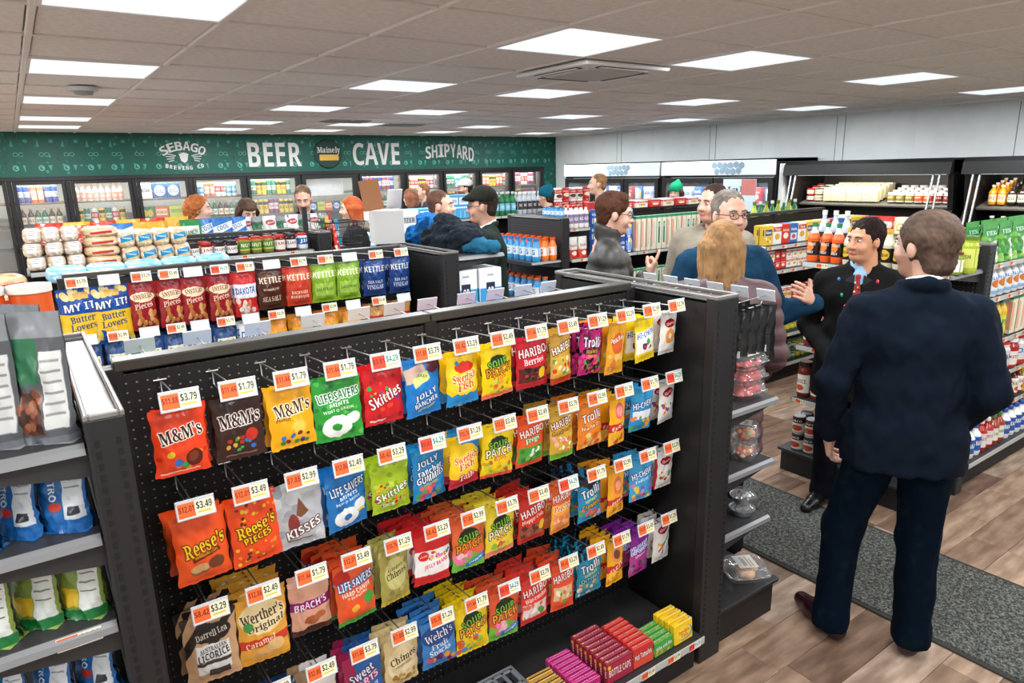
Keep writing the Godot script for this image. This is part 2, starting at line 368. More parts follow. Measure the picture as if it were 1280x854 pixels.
# ---------------------------------------------------------------- printed packaging
const CW := 256
const CH := 320
const ART := """
c0_0 b e8431f;d 3 9 f08a2a,c8330f .05 .6 .9 .35 .05;t M&M's .52 .37 .78 .19 2c1710 S -8 f6e9dc;e .3 .66 .07 .05 e9c02c;e .42 .8 .08 .06 2f6fc0;e .55 .84 .07 .05 37a24a;e .72 .76 .16 .13 5a1d12;e .7 .74 .1 .08 7a3a22;r .1 .93 .7 .02 f4d9c8
c0_1 b 3a231d;r 0 0 1 .08 2a1713;t M&M's .52 .36 .8 .2 2a1511 S -4 e9e1da;d 5 12 d2a437,2f6fc0,b8331f,37a24a .2 .62 .6 .22 .05;e .72 .62 .13 .1 c23122;r .2 .9 .6 .03 8a7268
c0_2 b f0ab1b;t M&M's .53 .34 .78 .2 4b2413 S -6 fff3d4;e .62 .66 .17 .17 e8b933;e .62 .66 .13 .12 f2cb52;d 9 10 3c8a3e,2f6fc0,8a2a1a,5b3018 .15 .76 .7 .16 .055;t PEANUT .3 .5 .3 .05 6b2f16 B 0
c0_3 b 2f9a3a;d 4 30 56b84d,1f7d30 0 0 1 1 .07;t LIFE_SAVERS .52 .28 .84 .13 1c6b34 B -6 f2f6ee;t MINTS .52 .41 .4 .06 f0f5ea B -4;t WINT_O_GREEN .5 .5 .62 .045 e9f2e0 B -4;e .45 .76 .3 .18 f3f6f2;e .45 .77 .1 .06 2f9a3a;e .8 .66 .16 .09 e9efe8
c0_4 b cf1f26;d 6 10 e8452e,a8141d 0 .1 1 .8 .06;d 7 18 f0c22c,3fa04a,e87a2a,7a3a96 .1 .3 .8 .3 .05;t Skittles .52 .5 .86 .2 f7f4f0 B -20 8f1119;r .12 .9 .4 .04 f0d8d4
c0_5 b 1b78c2;p d9b8a4 .0,.12 .55,.05 .6,.3 .05,.38;p d7e08a .18,.3 .62,.18 .7,.34 .25,.46;t JOLLY .46 .27 .3 .06 2a5a34 B 14;e .82 .14 .2 .12 5c1b2a;t JOLLY .55 .62 .66 .13 f4f6f8 B -12 0e3f78;t RANCHER .55 .75 .68 .09 eef4f8 B -12 0e3f78;t HARD_CANDY .55 .85 .5 .04 f0c22c B -12
c0_6 b f3c619;w 1d86c4 .72 .08 1.5;e .5 .5 .46 .3 f6d32a;e .52 .28 .3 .1 d8341f;t Swedish .52 .46 .74 .16 d9261c S -6 fff0b0;t Fish .55 .62 .5 .17 d9261c S -6 fff0b0;e .3 .2 .06 .04 1d86c4
c0_7 b f2cf14;r 0 .9 1 .1 e06a50;e .5 .26 .24 .1 20301a;t SOUR .5 .32 .62 .15 7fc13e B -6 1d2a14;t PATCH .52 .46 .78 .16 f08c1e B -6 1d2a14;t KIDS .52 .59 .4 .09 d8452f B -6;d 11 16 8fbf3a,e0a02a,d85a3a,c8d040 .1 .66 .8 .24 .07
c0_8 b c8232f;t HARIBO .52 .24 .86 .17 f6ece8 B -4 8f1420;t Berries .54 .42 .66 .13 f7f1ee S -4;r .08 .56 .84 .3 4a2a22;d 12 22 7a1824,2a1a1a,b83a44 .1 .58 .8 .26 .06;e .8 .7 .12 .12 f0c22c;r 0 .92 1 .08 b81a28
c0_9 b c89a3a;t HARIBO .52 .28 .9 .15 f4ecd8 B -8 5a1a12;r .1 .45 .8 .35 d8b04a;d 13 20 c83a2a,e8b02a,5a9a3a,f0e0c0 .12 .46 .76 .34 .07;r 0 .86 1 .14 b83a20
c0_10 b b8246e;d 14 40 7a1450,e0408c,2a1428 0 0 1 1 .08;t Trolli .5 .3 .72 .22 f6f2f4 B 8 2a1428;t SOUR_BRITE .48 .5 .5 .07 f0d838 B 8 2a1428;t CRAWLERS .5 .6 .5 .06 f0b838 B 8;d 15 30 2a1a24,5a9a4a,e06a3a,3a2a30 .1 .66 .85 .3 .07
c0_11 b e8a52a;e .5 .4 .3 .2 d8642a;t Peachies .5 .3 .7 .12 f8ecd8 B -8 a83a1a;d 16 12 f0c870,d87a3a .1 .6 .8 .3 .1
c0_12 b f2d428;r .06 .3 .88 .5 f0efe6;t HI-CHEW .5 .37 .84 .13 1f4fa0 B -6 ffffff;e .55 .56 .1 .07 4aa04a;e .4 .64 .12 .07 6a2a5a;d 17 8 d83a3a,6a2a5a,4aa04a .3 .58 .5 .2 .05;r 0 .84 1 .16 e8c420
c0_13 b e6e4df;e .5 .26 .32 .1 9a1420;t Albanese .5 .26 .5 .07 f4f0ec S -6;e .5 .56 .26 .18 e8953a;e .5 .56 .1 .07 e6e4df;r 0 .9 1 .1 c8cac8
c1_0 b ea5420;t Reese's .54 .46 .78 .2 f4d21e S -10 6b2812;p 6b2812 .28,.62 .8,.54 .82,.6 .3,.68;t MINIATURE_CUPS .55 .6 .42 .03 f4d21e B -8;e .4 .8 .18 .08 8a5636;e .4 .78 .18 .06 c89a68;e .72 .76 .16 .09 6b3a22;r 0 .92 1 .08 d84a1a
c1_1 b ea4c1e;d 21 26 f0c02a,5a2a16,f08a2a .05 .06 .9 .35 .035;t Reese's .52 .42 .8 .17 f4d21e S -10 6b2812;t PIECES .52 .58 .55 .1 f4d21e B -10 6b2812;d 22 24 f0c02a,5a2a16,f08a2a .05 .68 .9 .28 .035
c1_2 b b9bcc0;r 0 0 1 .14 c8cacd;d 23 14 a6a9ae,ced1d4,989ca2 0 0 1 1 .12;p 7a4a34 .5,.2 .68,.42 .5,.5 .4,.44;e .34 .62 .12 .2 8a3a34;t KISSES .55 .7 .76 .15 f6f6f6 B -14 5a3a34;r .2 .86 .5 .02 6a5a54
c1_3 b 1f74ba;d 24 20 2f8ccc,175f9e 0 0 1 1 .08;t LIFE_SAVERS .52 .28 .86 .14 eef4f8 B -6 12477e;t MINTS .52 .41 .46 .06 eef4f8 B -6;t PEP_O_MINT .5 .5 .6 .045 e2eef6 B -6;e .45 .78 .3 .17 f3f6f8;e .46 .78 .09 .06 1f74ba;e .8 .64 .17 .1 f0f4f6;r .72 .72 .2 .05 e8d24a
c1_4 b a6c428;d 25 12 c2d84a,86a81e 0 .05 1 .6 .08;d 26 20 f0c22c,cf1f26,e87a2a,3fa04a .1 .4 .85 .25 .045;t Skittles .52 .6 .86 .16 f7f4f0 B -16 5a7a12;d 27 18 cf1f26,e87a2a,3fa04a,7a3a96 .1 .7 .8 .15 .045;t SOUR .4 .84 .3 .06 f4f4e8 B 0
c1_5 b 1f7fb8;d 28 14 2f98cc,16659a 0 0 1 1 .1;t JOLLY .45 .26 .66 .14 eef2f4 B -8 123a5c;t rancher .5 .4 .72 .13 eef2f4 B -8 123a5c;t GUMMIES .52 .54 .86 .13 f4f6f8 B -8 123a5c;t ORIGINAL .5 .66 .44 .05 f0c22c B -8;d 29 14 4a9a4a,d84a6a,3a8ac8,e86a4a .1 .7 .85 .26 .11
c1_6 b f3c619;w b8203a .76 .05 1.2;e .75 .2 .4 .3 2a8ac4;e .48 .46 .48 .33 f6cf2a;t Swedish .5 .4 .74 .15 d9261c S -6 fff0b0;t Fish .52 .55 .52 .14 d9261c S -6 fff0b0;t Tails .55 .78 .5 .13 f6e8d0 S -8 b8203a
c1_7 b eecd18;r 0 .93 1 .07 d84a34;e .5 .24 .25 .1 20301a;t SOUR .5 .3 .6 .14 7fc13e B -6 1d2a14;t PATCH .52 .45 .8 .17 f0e6c8 B -6 1d2a14;t KIDS .55 .58 .36 .08 d8452f B -6;d 31 18 8fbf3a,e0a02a,d85a3a,c8d040 .1 .66 .8 .26 .07
c1_8 b e4562a;t HARIBO .5 .25 .84 .15 f6ece8 B -8 a82a14;t Frogs .5 .43 .5 .14 f4f6e8 S -8 3a7a2a;r .06 .56 .88 .34 4a9a3a;d 32 16 3a7a2a,e8f0e0,6ab84a .1 .6 .8 .26 .08;r 0 .92 1 .08 d8481f
c1_9 b c8a03a;t HARIBO .5 .24 .86 .14 f4ecd8 B -8 6a1a12;t Goldbears .5 .4 .8 .1 5a1a12 S -8;r 0 .86 1 .14 6aa82a;d 33 22 f0d060,e86a4a,f4ecd0,e8a0a0 .12 .5 .76 .36 .07
c1_10 b ea8426;t Trolli .5 .28 .7 .2 f6f2f0 B -6 7a2a14;t Peachie_O's .5 .5 .76 .1 f8e8c0 B -6 a8421a;d 34 14 f0b860,d8642a,f4d08a .1 .6 .84 .34 .11
c1_11 b f0b020;e .52 .32 .26 .16 e86a6a;e .52 .32 .18 .1 f0a088;r 0 .56 1 .16 c82a24;t Fuzzy .5 .63 .7 .1 f6ecd8 B -10;d 35 10 e8a83a,d8542a,f0c860 .1 .72 .8 .24 .1
c1_12 b 2a8cc8;e .5 .1 .6 .2 3aa4dc;t HI-CHEW .5 .36 .84 .14 f4f6f8 B -6 1a4a8a;r .1 .5 .8 .2 e8eef0;d 36 12 f0c22c,e8823a,5aa84a .1 .64 .8 .3 .09
c1_13 b e4e3df;e .5 .24 .32 .1 9a1420;t Albanese .5 .24 .5 .07 f4f0ec S -6;d 37 9 d83a2a,e8b02a,4a9a4a,2a6ab8 .15 .5 .7 .26 .07;r 0 .92 1 .08 c6c8c6
c2_0 b c29a72;p 2a2422 .0,.0 .2,.0 .0,.2;p 2a2422 .4,.0 .6,.0 .0,.6 .0,.4;p 2a2422 .85,.0 1.,.0 1.,.05 .3,.75 .2,.65;e .52 .27 .36 .13 262220;t Darrell_Lea .52 .27 .58 .09 f0e8da S -8;r .2 .42 .64 .42 d9dad8;t AUSTRALIAN .52 .48 .52 .06 2a2422 S -6;t LICORICE .52 .58 .58 .11 2a2422 B -6;r .2 .66 .64 .05 3a3432;r .4 .8 .4 .1 3a3230
c2_1 b e2a23a;e .5 .3 .46 .24 f2dca0;t Werther's .5 .26 .84 .15 3a2216 S -8 f6e6b8;t Original .56 .43 .74 .14 3a2216 S -8 f6e6b8;e .2 .4 .1 .07 4a9a4a;r 0 .6 1 .14 d23a1e;t Caramel .42 .66 .6 .1 f8ecd8 S -8;e .45 .86 .22 .1 e0a860;e .72 .76 .18 .1 eac080;r 0 .95 1 .05 d8942a
c2_2 b dca488;r 0 .36 1 .16 8a1a6a;t BRACH'S .5 .44 .8 .12 f6ecf2 B -4;e .5 .72 .2 .08 a85a34;e .7 .68 .16 .07 b8683c;w 4a2a22 .86 .03 1.4;r 0 0 1 .1 e4b49c
c2_3 b d8562a;e .2 .2 .2 .12 b82a1e;t LIFE_SAVERS .52 .32 .88 .13 f2f4f6 B -6 1c4a8a;t HARD_CANDY .52 .46 .72 .08 f4ece0 B -6;t 5_FLAVORS .52 .54 .5 .04 f4ece0 B -6;e .44 .74 .28 .16 e8542a;e .44 .74 .1 .06 f0b030;e .82 .66 .14 .1 3a9a3a;r 0 .92 1 .08 3a8a34
c2_4 b a8a052;d 41 20 c2ba70,8e8840 0 0 1 1 .08;e .5 .45 .36 .28 c8c27e;t Ginger .5 .34 .5 .08 4a4a1e S -8;t Chimes .52 .44 .66 .12 3a3a18 S -8;r 0 .9 1 .1 c0a83a
c2_5 b d32a2c;r 0 .3 1 .5 f0ecea;e .24 .4 .14 .09 d8281e;t Jelly_Belly .24 .4 .2 .05 f6e8d0 B -8;t JELLY_BEANS .6 .6 .7 .1 c81e24 B -8;d 42 22 d83a2a,2a6ab8,f0c22c,4a9a4a,e87ab0 .4 .34 .55 .14 .045;r 0 .82 1 .18 c81e22
c2_6 b e2683a;e .5 .26 .3 .13 20301a;t SOUR .5 .32 .64 .15 7fc13e B -8 1d2a14;t PATCH .52 .47 .82 .17 f08c1e B -8 1d2a14;t KIDS .52 .6 .36 .08 d8452f B -8;w 6ab03a .7 .06 1.3;d 43 8 f0b8c8,e878a0 .1 .64 .5 .2 .1;p 2a7ac8 .4,.86 1.,.7 1.,.84 .42,.98;t snappin' .72 .84 .46 .08 f4f6f8 B -14
c2_7 b ecd23a;e .5 .24 .26 .12 20301a;t SOUR .5 .3 .64 .15 7fc13e B -8 1d2a14;t PATCH .52 .46 .84 .17 f0e6c8 B -8 1d2a14;t KIDS .52 .6 .36 .07 d8452f B -8;r 0 .86 1 .14 e88a6a;d 44 12 8fbf3a,d85a3a,c8d040 .1 .64 .8 .2 .08
c2_8 b cc3028;t HARIBO .5 .28 .86 .16 f6ece8 B -10 8f1420;t Happy-Cola .5 .46 .8 .11 f6ead0 S -10;r .06 .6 .88 .26 8a4a34;d 45 14 5a2a1e,9a5a3e .1 .62 .7 .22 .08;e .82 .66 .12 .12 f0c22c;r 0 .9 1 .1 b82420
c2_9 b ea6a34;r 0 .35 1 .65 f0a83a;t HARIBO .5 .2 .88 .15 f6ece8 B -4 a82a14;t Peaches .5 .42 .8 .13 c8381e S -4 f8e8c0;r .1 .58 .8 .3 e8905a;d 46 12 f0b880,e0784a .12 .6 .76 .26 .09;r 0 .9 1 .1 e8842a
c2_10 b 2086b4;d 47 16 1a1e28,2a2a30 0 0 1 .2 .12;t Trolli .5 .32 .74 .2 f4f4f6 B -8 1a1e28;t SOUR_BRITE .5 .5 .5 .06 f0d838 B -8;t Crawlers .5 .62 .72 .13 f0c23a B -8 1a1e28;d 48 16 e86a4a,d8a08a,4a9a4a,c85a6a .1 .72 .8 .24 .09
c2_11 b f0a828;e .5 .36 .26 .18 e8744a;e .5 .36 .16 .1 f0a878;r 0 .62 1 .12 c8382a;t Peach .5 .68 .6 .08 f8ecd8 B -10;d 49 8 f0c860,d8742a .1 .76 .8 .22 .1
c2_12 b 3a9ccc;t HI-CHEW .5 .34 .84 .14 f4f6f8 B -8 1a4a8a;t Fantasy .5 .5 .56 .1 f4e8f0 S -8;d 50 16 e86aa0,8a5ab8,f0c22c,5ab8c8 .05 .58 .9 .4 .1
c2_13 b e4e3df;e .55 .26 .3 .1 9a1420;t Albanese .55 .26 .46 .07 f4f0ec S -6;r 0 0 .12 1 a8142a;d 51 12 d83a2a,a82a2a,4a9a4a,e8b02a .2 .48 .7 .3 .055
c3_2 b e4ded8;e .4 .4 .3 .2 d8c2b4;t KitKat .5 .45 .8 .16 c8202a B -10;r 0 0 .3 .2 a88a6a
c3_3 b 2a62a8;r 0 .0 .3 1 a82a54;t Sweet .45 .36 .64 .16 f6f0f4 B -16 1a2a5a;t TARTS .52 .54 .7 .15 f0d8e8 B -16 a82a54;t CHEWY .62 .72 .5 .08 f4f6f8 B -16;r 0 .84 1 .16 1f4f90
c3_4 b dcc48c;e .5 .5 .42 .34 e8d6a8;t Chimes .52 .4 .74 .14 3a3018 S -8;t GINGER_CHEWS .52 .54 .5 .05 5a4a24 S -8;d 53 14 c89a4a,b8842e,a87a34 .12 .66 .76 .26 .07
c3_5 b 3f86c8;e .5 .3 .5 .22 274f94;t Welch's .5 .3 .8 .16 f4f6f8 S -8 1a2f6a;t Fruit .5 .5 .5 .12 f2f4f8 S -8;t Snacks .5 .63 .6 .12 f2f4f8 S -8;d 54 12 d83a3a,6a2a6a,e8a03a,c85a7a .1 .72 .8 .24 .09
c3_6 b eecb1e;e .5 .25 .26 .12 20301a;t SOUR .5 .32 .62 .14 7fc13e B -10 1d2a14;t PATCH .52 .46 .82 .17 f0a03a B -10 1d2a14;t KIDS .55 .59 .4 .08 d8452f B -10;d 55 12 8fbf3a,d85a3a,5a9ac8 .08 .66 .84 .3 .09
c3_7 b e05a34;e .5 .28 .3 .13 20301a;t SOUR .5 .34 .62 .14 7fc13e B -8 1d2a14;t PATCH .52 .48 .82 .17 f0a03a B -8 1d2a14;w 6ab03a .66 .06 1.3;d 56 6 f0b8c8,e878a0 .1 .62 .4 .2 .1;p 2a7ac8 .4,.84 1.,.7 1.,.84 .42,.98;t snappin' .72 .83 .46 .08 f4f6f8 B -14
c3_8 b dc3e34;t HARIBO .5 .26 .86 .15 f6ece8 B -8 a01c1c;t Watermelon .52 .42 .8 .1 f6f2ec S -8;r .06 .54 .88 .32 e8d0c8;d 57 10 e06a5a,4a9a4a,f0e0dc .1 .56 .8 .28 .1;r 0 .9 1 .1 cc3028
c3_9 b e0502e;t HARIBO .5 .26 .86 .15 f6ece8 B -8 a01c1c;r .1 .46 .8 .3 d8b88a;d 58 12 5a9a3a,f0e0c0,e87a4a .1 .5 .8 .3 .08
c3_10 b 1c8cae;d 59 10 12222c,1a2e38 0 0 1 .16 .1;t Trolli .5 .32 .72 .2 f4f4f6 B -8 12222c;t SOUR_BRITE .5 .48 .5 .06 f0d838 B -8;t Octopus .5 .6 .7 .13 8ad8d8 B -8 12222c;d 60 14 d8a06a,4aa08a,e8d8a8 .1 .7 .8 .26 .08
c3_11 b f0ae24;e .5 .3 .28 .17 e8905a;e .5 .3 .18 .1 8a4a2a;r 0 .52 1 .16 c8281e;t FUZZY .52 .6 .7 .1 f6ead8 B -14;d 61 10 f0c040,e8822a,d8a02a .1 .7 .8 .26 .1
c3_12 b 8a2a9a;r 0 .5 1 .5 a83a8a;t HI-CHEW .46 .36 .82 .15 2f56b0 B -8 f4f6f8;t SUPERFRUIT .46 .52 .5 .05 f6ecf4 B -8;d 62 12 7a1a4a,4a9a4a,c82a5a,5a2a7a .1 .6 .8 .32 .08;r .86 0 .14 1 6a2a9a
c3_13 b e4e3df;e .55 .2 .3 .1 9a1420;t Albanese .55 .2 .46 .07 f4f0ec S -6;p 4a8a3a .5,.55 .8,.38 .84,.42 .54,.6;p 2a5ab0 .5,.55 .56,.8 .5,.82 .46,.58;p e8b02a .5,.55 .2,.48 .2,.54 .46,.6;p d83a2a .5,.55 .3,.74 .26,.7 .46,.52
b_kraft b a6855e;p 3a3028 .0,.0 .3,.0 .0,.3;r .25 .35 .6 .4 cfcbc2;t LICORICE .55 .5 .5 .08 3a3028 B -6
b_gold b c8992e;r 0 0 1 .2 b88824;d 70 20 d8ac44,a87c1e 0 0 1 1 .08
b_red b b81e22;d 71 20 d23030,981418 0 0 1 1 .08;r 0 .5 1 .1 d8c8c0
b_navy b 24406a;d 72 14 2f5484,1a3050 0 0 1 1 .1;t CHEWS .5 .5 .6 .1 d8e0ea B 0
x_magenta b a81a6a;r 0 0 .08 1 c83a84;t Good_&_Plenty .52 .5 .8 .4 f4dcea B 0
x_caps b a31f3c;r .0 .0 1 .06 7a142a;t BOTTLE_CAPS .5 .5 .84 .34 f2d8d0 B 0 6a0f22;e .1 .2 .06 .1 e8b02a
x_tamales b c22a24;r 0 .62 1 .38 d84a34;t Hot_Tamales .5 .45 .84 .3 f6e8e0 B -4 7a1212
x_mike b 3f9c3a;t Mike_and_Ike .5 .45 .86 .3 f2f4e4 B -4 1f6a20;d 73 10 e8b02a,d83a3a,f08a2a .1 .66 .8 .24 .08
x_fish b f0c41c;e .55 .55 .44 .36 2a7ac0;e .5 .52 .42 .34 f4d02c;t Swedish .52 .46 .6 .2 c8202a S -6;t Fish .55 .68 .36 .2 c8202a S -6
x_crows b c89a3c;r 0 .5 1 .5 4a3a22;t Sugar_Babies .5 .3 .8 .24 5a2a14 B 0;r 0 .44 1 .06 e8d8a0
p_0 b f2efe8;r .03 .06 .45 .86 ee6a2c;t $11.88 .25 .42 .4 .42 8a1a0e B 0;r .5 .06 .47 .86 f0ecc6;t $3.79 .73 .36 .42 .5 2a2a2a B 0;r .54 .7 .36 .1 d8c23a
p_1 b f2efe8;r .03 .06 .45 .86 ee6a2c;t $11.44 .25 .42 .4 .42 8a1a0e B 0;r .5 .06 .47 .86 f0ecc6;t $1.79 .73 .36 .42 .5 2a2a2a B 0;r .54 .7 .36 .1 d8c23a
p_2 b f2efe8;r .03 .06 .45 .86 ee6a2c;t $8.42 .25 .42 .4 .42 8a1a0e B 0;r .5 .06 .47 .86 f0ecc6;t $3.29 .73 .36 .42 .5 2a2a2a B 0;r .54 .7 .36 .1 d8c23a
p_3 b f2efe8;r .03 .06 .45 .86 ee6a2c;t $12.01 .25 .42 .4 .42 8a1a0e B 0;r .5 .06 .47 .86 f0ecc6;t $3.49 .73 .36 .42 .5 2a2a2a B 0;r .54 .7 .36 .1 d8c23a
p_4 b f2efe8;r .03 .06 .45 .86 ee6a2c;t $7.88 .25 .42 .4 .42 8a1a0e B 0;r .5 .06 .47 .86 f0ecc6;t $2.99 .73 .36 .42 .5 2a2a2a B 0;r .54 .7 .36 .1 d8c23a
p_5 b f2efe8;r .03 .06 .45 .86 e8482c;t $9.81 .25 .42 .4 .42 8a1a0e B 0;r .5 .06 .47 .86 e4f0ea;t $4.29 .73 .36 .42 .5 1f6a5a B 0;r .54 .7 .36 .1 d8c23a
p_6 b f2efe8;r .03 .06 .45 .86 ee6a2c;t $12.86 .25 .42 .4 .42 8a1a0e B 0;r .5 .06 .47 .86 f0ecc6;t $2.49 .73 .36 .42 .5 2a2a2a B 0;r .54 .7 .36 .1 d8c23a
p_7 b f2efe8;r .03 .06 .45 .86 ee6a2c;t $10.76 .25 .42 .4 .42 8a1a0e B 0;r .5 .06 .47 .86 f0ecc6;t $1.29 .73 .36 .42 .5 2a2a2a B 0;r .54 .7 .36 .1 d8c23a
p_back b e6e8ea
k_butter b 1f4f9c;r 0 .42 1 .5 f2c32c;d 80 14 f0dca0,e8c878 .0 .04 1 .14 .08;r .35 .08 .36 .1 e8b04a;t MY_IT! .5 .3 .84 .12 f0f2f6 B -4 1a2f6a;t Butter .5 .5 .62 .11 1f3f8a S -4;t Lovers .5 .63 .66 .11 1f3f8a S -4;d 81 16 f0dc90,1f4f9c,e8c868 .0 .74 1 .24 .09
k_snyder b 98242a;e .5 .3 .46 .1 e8d8b0;t SNYDERS .5 .28 .7 .09 6a1a1a S -4;t Pieces .5 .46 .7 .12 f0e0c8 S -6;d 82 24 c88a4a,d8a868,b8743a .1 .58 .84 .34 .08
k_dakota b c82a2e;r 0 .26 1 .3 e8ecf4;t DAKOTA .5 .4 .84 .14 1f3f8a B -2;d 83 16 e8d8c8,d87a5a,f0e8e0 .1 .6 .8 .3 .1
k_kbrown b 4e2a20;e .5 .2 .36 .12 6a4030;t KETTLE .5 .26 .86 .15 f0e6c8 B 0;t KRINKLE_CUT .5 .48 .6 .05 e8dcc0 B 0;t SEA_SALT .5 .72 .7 .12 e8dcc0 S 0
k_kred b c8402a;e .5 .2 .36 .12 dc6044;t KETTLE .5 .26 .86 .15 f6ead0 B 0;t BACKYARD .5 .64 .66 .08 f4e0c8 B 0;t BARBEQUE .5 .76 .7 .09 f4e0c8 B 0
k_kgreen b 86b030;e .5 .2 .36 .12 a4c854;t KETTLE .5 .26 .86 .15 f4f4dc B 0;r .12 .48 .76 .32 a8cc58;t JALAPENO .5 .64 .7 .1 4a7a1a B 0
k_kblue b 1f3f7c;e .5 .2 .36 .12 2f589c;t KETTLE .5 .26 .86 .15 f0ead0 B 0;t SEA_SALT .5 .6 .66 .08 dce4f0 B 0;t VINEGAR .5 .74 .72 .12 e8ecf4 S 0
k_pretz b 22487e;r .1 .3 .8 .2 e0d8b8;t Pretzels .5 .4 .7 .12 22487e S 0;d 84 18 d89a4a,c88438,2a2018 .05 .55 .9 .4 .1
k_davids b e4e6ec;t DAVID .5 .3 .86 .18 1f3f9a B 0;r 0 .5 1 .5 b8282c;r 0 .8 1 .2 22487e
k_hillbutter b e0a236;r 0 0 1 .3 d88a2a;t HILLTOP .5 .5 .8 .14 5a2a14 B -6;r 0 .72 1 .28 e8c070
k_brown b c08a4a;r 0 .3 1 .4 a82a24;d 85 10 e0b878,d8a860 0 .7 1 .3 .1
g_dog b 55585b;r .02 .0 .96 .2 85888b;r 0 .2 .62 .34 2a6a44;r .62 .3 .32 .58 cfcfcb;r .65 .36 .26 .02 8a8a88;r .65 .44 .26 .02 8a8a88;r .65 .52 .26 .02 8a8a88;r .65 .6 .26 .02 8a8a88;r .65 .68 .26 .02 8a8a88;r .65 .76 .26 .02 8a8a88;r 0 .6 .6 .32 5a3426;d 86 34 7a4430,42261e,945838 0 .6 .56 .3 .06;r .6 .2 .03 .72 55585b;r 0 .94 1 .06 6a6e72
g_blue b 1f64a6;r .58 .22 .36 .6 d4dade;r .62 .3 .28 .02 8a94a0;r .62 .4 .28 .02 8a94a0;r .66 .66 .2 .1 2a2e34;t BISTRO .36 .36 .44 .14 e8eef4 B 84;e .4 .66 .13 .06 c83a2a;r 0 .92 1 .08 185a9a
g_green b 7c9040;r .56 .1 .38 .78 d4d8d0;r .6 .24 .3 .02 6a706a;r .6 .36 .3 .02 6a706a;r .6 .48 .3 .02 6a706a;r .6 .6 .3 .02 6a706a;r 0 .58 .54 .24 dcb428;r 0 .86 1 .14 1c6a34;r 0 .05 .54 .2 98a85e
g_tub b e2602a;r 0 0 1 .08 f2eee8;r .3 .3 .4 .2 efe0d0;e .5 .64 .16 .1 2a2220;r 0 .92 1 .08 c84a1e
e_black b 1c1d1e;r .62 .5 .2 .34 2c2e2e;t COFFEE .44 .5 .6 .08 8e9090 B 84;r .5 .66 .22 .12 d8dad8;r .3 .86 .5 .03 8a8c8c;r .3 .91 .5 .02 8a8c8c
n_clam b d8d2c8;t TURKEY .5 .4 .7 .2 5a5650 B 0;r .1 .6 .8 .06 8a867e;r .1 .75 .6 .06 8a867e
n_cup b eceae6;t SALSA .5 .5 .6 .3 6a6a66 B 0
j_red b b83228;r 0 0 1 .16 c8362a;r 0 .16 1 .14 6a2018;r .05 .34 .9 .56 ece4da;t JAM .5 .56 .6 .2 a82420 S 0
j_dark b 3a1c1c;r 0 0 1 .16 2a2a2a;r .05 .36 .9 .5 e6e4e0;t FLUFF .5 .56 .7 .16 5a2020 B 0
j_green b 9a7a3a;r 0 0 1 .16 c84030;r .02 .3 .96 .6 5a8a3a;t NUT .5 .5 .6 .2 f0e8c8 B 0;r .1 .72 .8 .08 d8c060
j_blue b e8e8ea;r 0 0 1 .16 c83a30;r 0 .3 1 .4 2a6ab0;t JIF .5 .5 .6 .24 f0f0f0 B 0
w_bread b dcc0a0;d 90 20 e8d4ba,cfae88,f0e4d4 0 0 1 1 .12;p 1f86b4 .15,.5 .85,.38 .88,.62 .18,.74;t Country .5 .56 .5 .1 f0f4f4 S 8;p e8b83a .15,.76 .88,.64 .88,.68 .16,.8
w_bag b d8c4ae;d 91 26 e8dacb,c8ad92,f2e8dc 0 0 1 1 .1;r .25 .25 .5 .48 e6e2e2;r .3 .32 .4 .04 9a9aa8;r .3 .42 .4 .04 9a9aa8;r .3 .52 .3 .04 9a9aa8
w_long b d9b990;d 92 20 e6cfae,c9a274,f0e2ce 0 0 1 1 .12;p c83a28 .2,.6 .8,.54 .8,.7 .22,.76
w_chip1 b d0402a;d 93 18 f0b03a,e8e0d8,b82a1e 0 0 1 1 .1;t CHIPS .5 .4 .7 .14 f4ece0 B -10
w_chip2 b e8b23a;r 0 .4 1 .3 d8502a;t TOSTITOS .5 .5 .8 .12 f4ece0 B -6
w_chip3 b 2a8a4a;r .1 .2 .8 .4 e8f0e8;t RANCH .5 .4 .6 .14 2a6a3a B -6
w_chip4 b 2a7ac8;p eef2f4 .0,.3 1.,.1 1.,.3 .0,.6;d 94 8 e8f0f4,1f60a8 0 .5 1 .4 .1;t COOL .5 .3 .6 .14 1f4f9c B -14
f_blue b 8cc4dc;d 95 30 a8d8ea,74b0cc,c4e6f2 0 0 1 1 .1;d 96 8 e8f4f8 0 0 1 1 .04
o_juice b e8622a;r 0 0 1 .12 2f7f5a;r 0 .12 1 .16 d8dcd4;r 0 .5 1 .34 2a2426;e .5 .62 .26 .12 e8803a;t BOLTHOUSE .5 .56 .7 .07 f4ece0 B 0;t CARROT .5 .76 .5 .06 f4ece0 B 0
o_cream b d8cfb4;r 0 0 1 .14 d8b04a;r 0 .5 1 .36 2a2420;e .5 .66 .3 .13 e0b23a;t CAESAR .5 .67 .46 .07 2a2420 B 0
o_pickle b 8a9a3a;r 0 0 1 .12 6a3022;r .04 .34 .92 .52 efe8dc;e .5 .56 .26 .14 c83a2a;t SALSA .5 .56 .4 .08 f6ece0 B 0;r 0 .9 1 .1 7a8a34
o_pickle2 b a8b838;r 0 0 1 .12 5a7a2a;r .04 .34 .92 .5 cfd86a;t RELISH .5 .55 .6 .1 3a5a1a B 0
o_can b 4a2a24;r 0 0 1 .08 b8bcc0;r 0 .2 1 .2 1e1a1a;t SACO .5 .3 .5 .12 e8e4dc B 0;r 0 .42 1 .5 d8d0c4;e .5 .68 .3 .16 b8402e;e .3 .74 .14 .08 5a8a3a;r 0 .94 1 .06 a8acb0
o_jar b 6a2a1e;r 0 0 1 .14 2a2422;r .04 .36 .92 .5 e8e2d8;t SAUCE .5 .54 .6 .1 6a2a1e S 0;e .5 .72 .2 .08 c8502a
